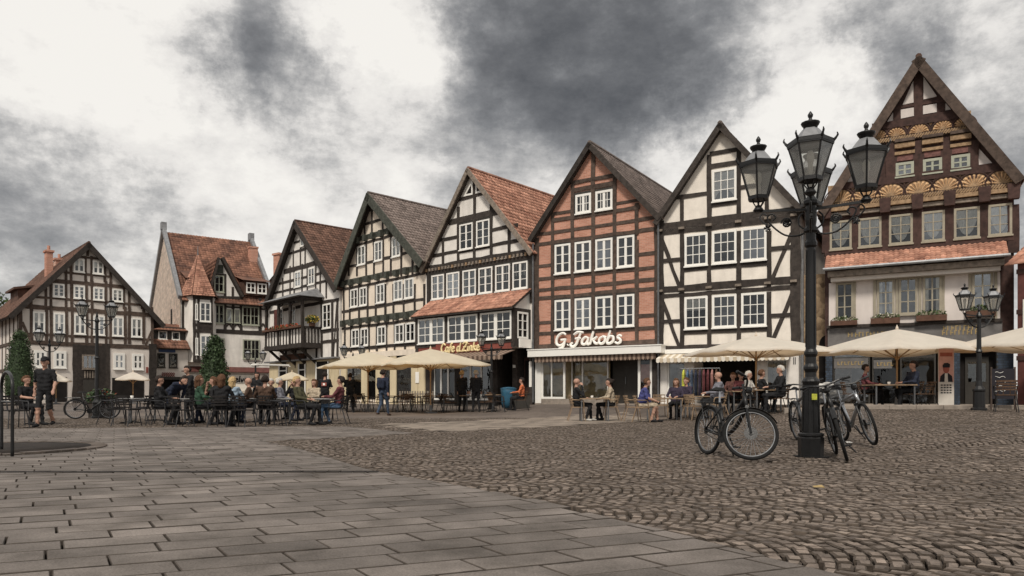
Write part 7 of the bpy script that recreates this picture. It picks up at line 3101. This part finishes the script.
    bicycle(0, 0, R_(15), R_(10), R_(6), "metal_black", "dark bicycle parked at the far-left lamp", ("rack",), loc=(p.x - .6, p.y))
    p = at(101, 26.3)
    r = empty("flower_tub", p, 0, "round dark flower tub at the far-left lamp", "planter")
    MB().lathe([(.38, 0), (.46, .5), (.5, .55), (.46, .55)], 16).build("tub", "timber_dark", r)
    leaves(r, "plant", [(0, 0, .75, .5, .5, .32)], 500, .06, ["leaf_dark", "flower_red"], .08)
    # chalk board at right edge
    p = at(1003, 20.3)
    r = empty("chalk_board", p, R_(-15), "dark chalk board on legs at the right edge below the parasol", "sign")
    MB().box(-.28, .28, -.02, .02, .3, 1.15).build("board", "ink_dark", r)
    for s in (-1, 1):
        MB().bar((s * .29, 0, 0), (s * .29, 0, 1.2), .035, .04).build("leg", "timber_brown", r)
    for j in range(5):
        MB().tube(catmull([(-.2 + i * .05, -.024, 1.05 - j * .13 + .02 * math.sin(i * 1.9 + j)) for i in range(5 + j % 3)], 3), .006, 4).build("chalk_mark", "frame_white", r)
    # scraps on the cobbles
    for i, (px, py, lb) in enumerate(((846, 443, "white scrap of paper on the cobbles right of the lamp post"), (818, 488, "small yellowish leaf on the cobbles in front of the lamp post"))):
        g_ = gpt(px, py)
        s = .09 if i == 0 else .05
        o = MB().add([(-s, -s * .4, .008), (s, -s * .5, .004), (s * .9, s * .5, .02), (-s * .8, s * .4, .012), (-s, -s * .4, .004), (s, -s * .5, .0), (s * .9, s * .5, .016), (-s * .8, s * .4, .008)],
                     [(0, 1, 2, 3), (7, 6, 5, 4), (0, 4, 5, 1), (1, 5, 6, 2), (2, 6, 7, 3), (3, 7, 4, 0)]).build("paper_scrap" if i == 0 else "fallen_leaf", "sign_white" if i == 0 else "gold_paint")
        o.location = g_ + Vector((0, 0, .006))
        tag(o, lb, "litter")


misc()


# ------------------------------------------------------------------ plants and trees
def topiary(px, Y, r, h, label, seed=3):
    p = at(px, Y)
    root = empty("clipped_cypress", p, 0, label, "shrub")
    MB().tube([(0, 0, -.05), (.02, 0, .5), (0, .02, h * .9)], [.09, .07, .02], 8).build("trunk", "bark", root)
    mb = MB()
    prof = [(.35, .3), (.9, .55), (1.0, .9), (.98, 1.6), (.86, h * .55), (.62, h * .75), (.34, h * .9), (.05, h)]
    blobs = []
    rr = random.Random(seed)
    for i in range(len(prof) - 1):
        (a, z0), (b, z1) = prof[i], prof[i + 1]
        for k in range(9):
            an = 2 * math.pi * k / 9 + i * .4
            rad = (a + b) / 2 * r * .72
            blobs.append((rad * math.cos(an), rad * math.sin(an), (z0 + z1) / 2 + rr.uniform(-.15, .15), r * .34, r * .34, (z1 - z0) * .75))
    leaves(root, "crown", blobs, 9000, .05, ["leaf_dark"], seed=seed)
    MB().lathe([(q[0] * r * .8, q[1]) for q in prof], 14).build("inner_growth", "leaf_dark", root, smooth=True)
    return root


topiary(214.5, 30.5, .64, 3.15, "dark green clipped cypress in front of the turret house", 5)
topiary(20, 42, .85, 4.2, "dark rounded shrub before the far-left house corner", 9)


def tree(x, y, h, r, label, seed):
    rr = random.Random(seed)
    root = empty("tree", (x, y, gh(x, y)), 0, label, "tree")
    tk = MB()
    tk.tube([(0, 0, -.2), (.1, .1, h * .3), (-.1, 0, h * .55), (0, .1, h * .8)], [.3, .24, .16, .05], 8)
    blobs = []
    for k in range(26):
        a = rr.uniform(0, 2 * math.pi)
        q = r * rr.random() ** .5 * .8
        z = h * rr.uniform(.42, .95)
        s = (1 - abs(z / h - .62) * 1.1)
        bx, by = q * math.cos(a) * s, q * math.sin(a) * s
        blobs.append((bx, by, z, r * .32, r * .32, r * .26))
        tk.tube([(0, 0, h * rr.uniform(.25, .5)), (bx * .6, by * .6, z * .9), (bx, by, z)], [.09, .05, .02], 5)
    tk.build("trunk", "bark", root)
    leaves(root, "crown", blobs, 9000, .16, ["leaf_mid"], seed=seed)
    return root


tree(-48.5, 64, 10.2, 4.2, "green tree rising behind the far-left house's roof at picture edge", 2)
tree(-33.5, 72, 10.0, 3.2, "dark green tree showing between the far-left house and turret house", 4)
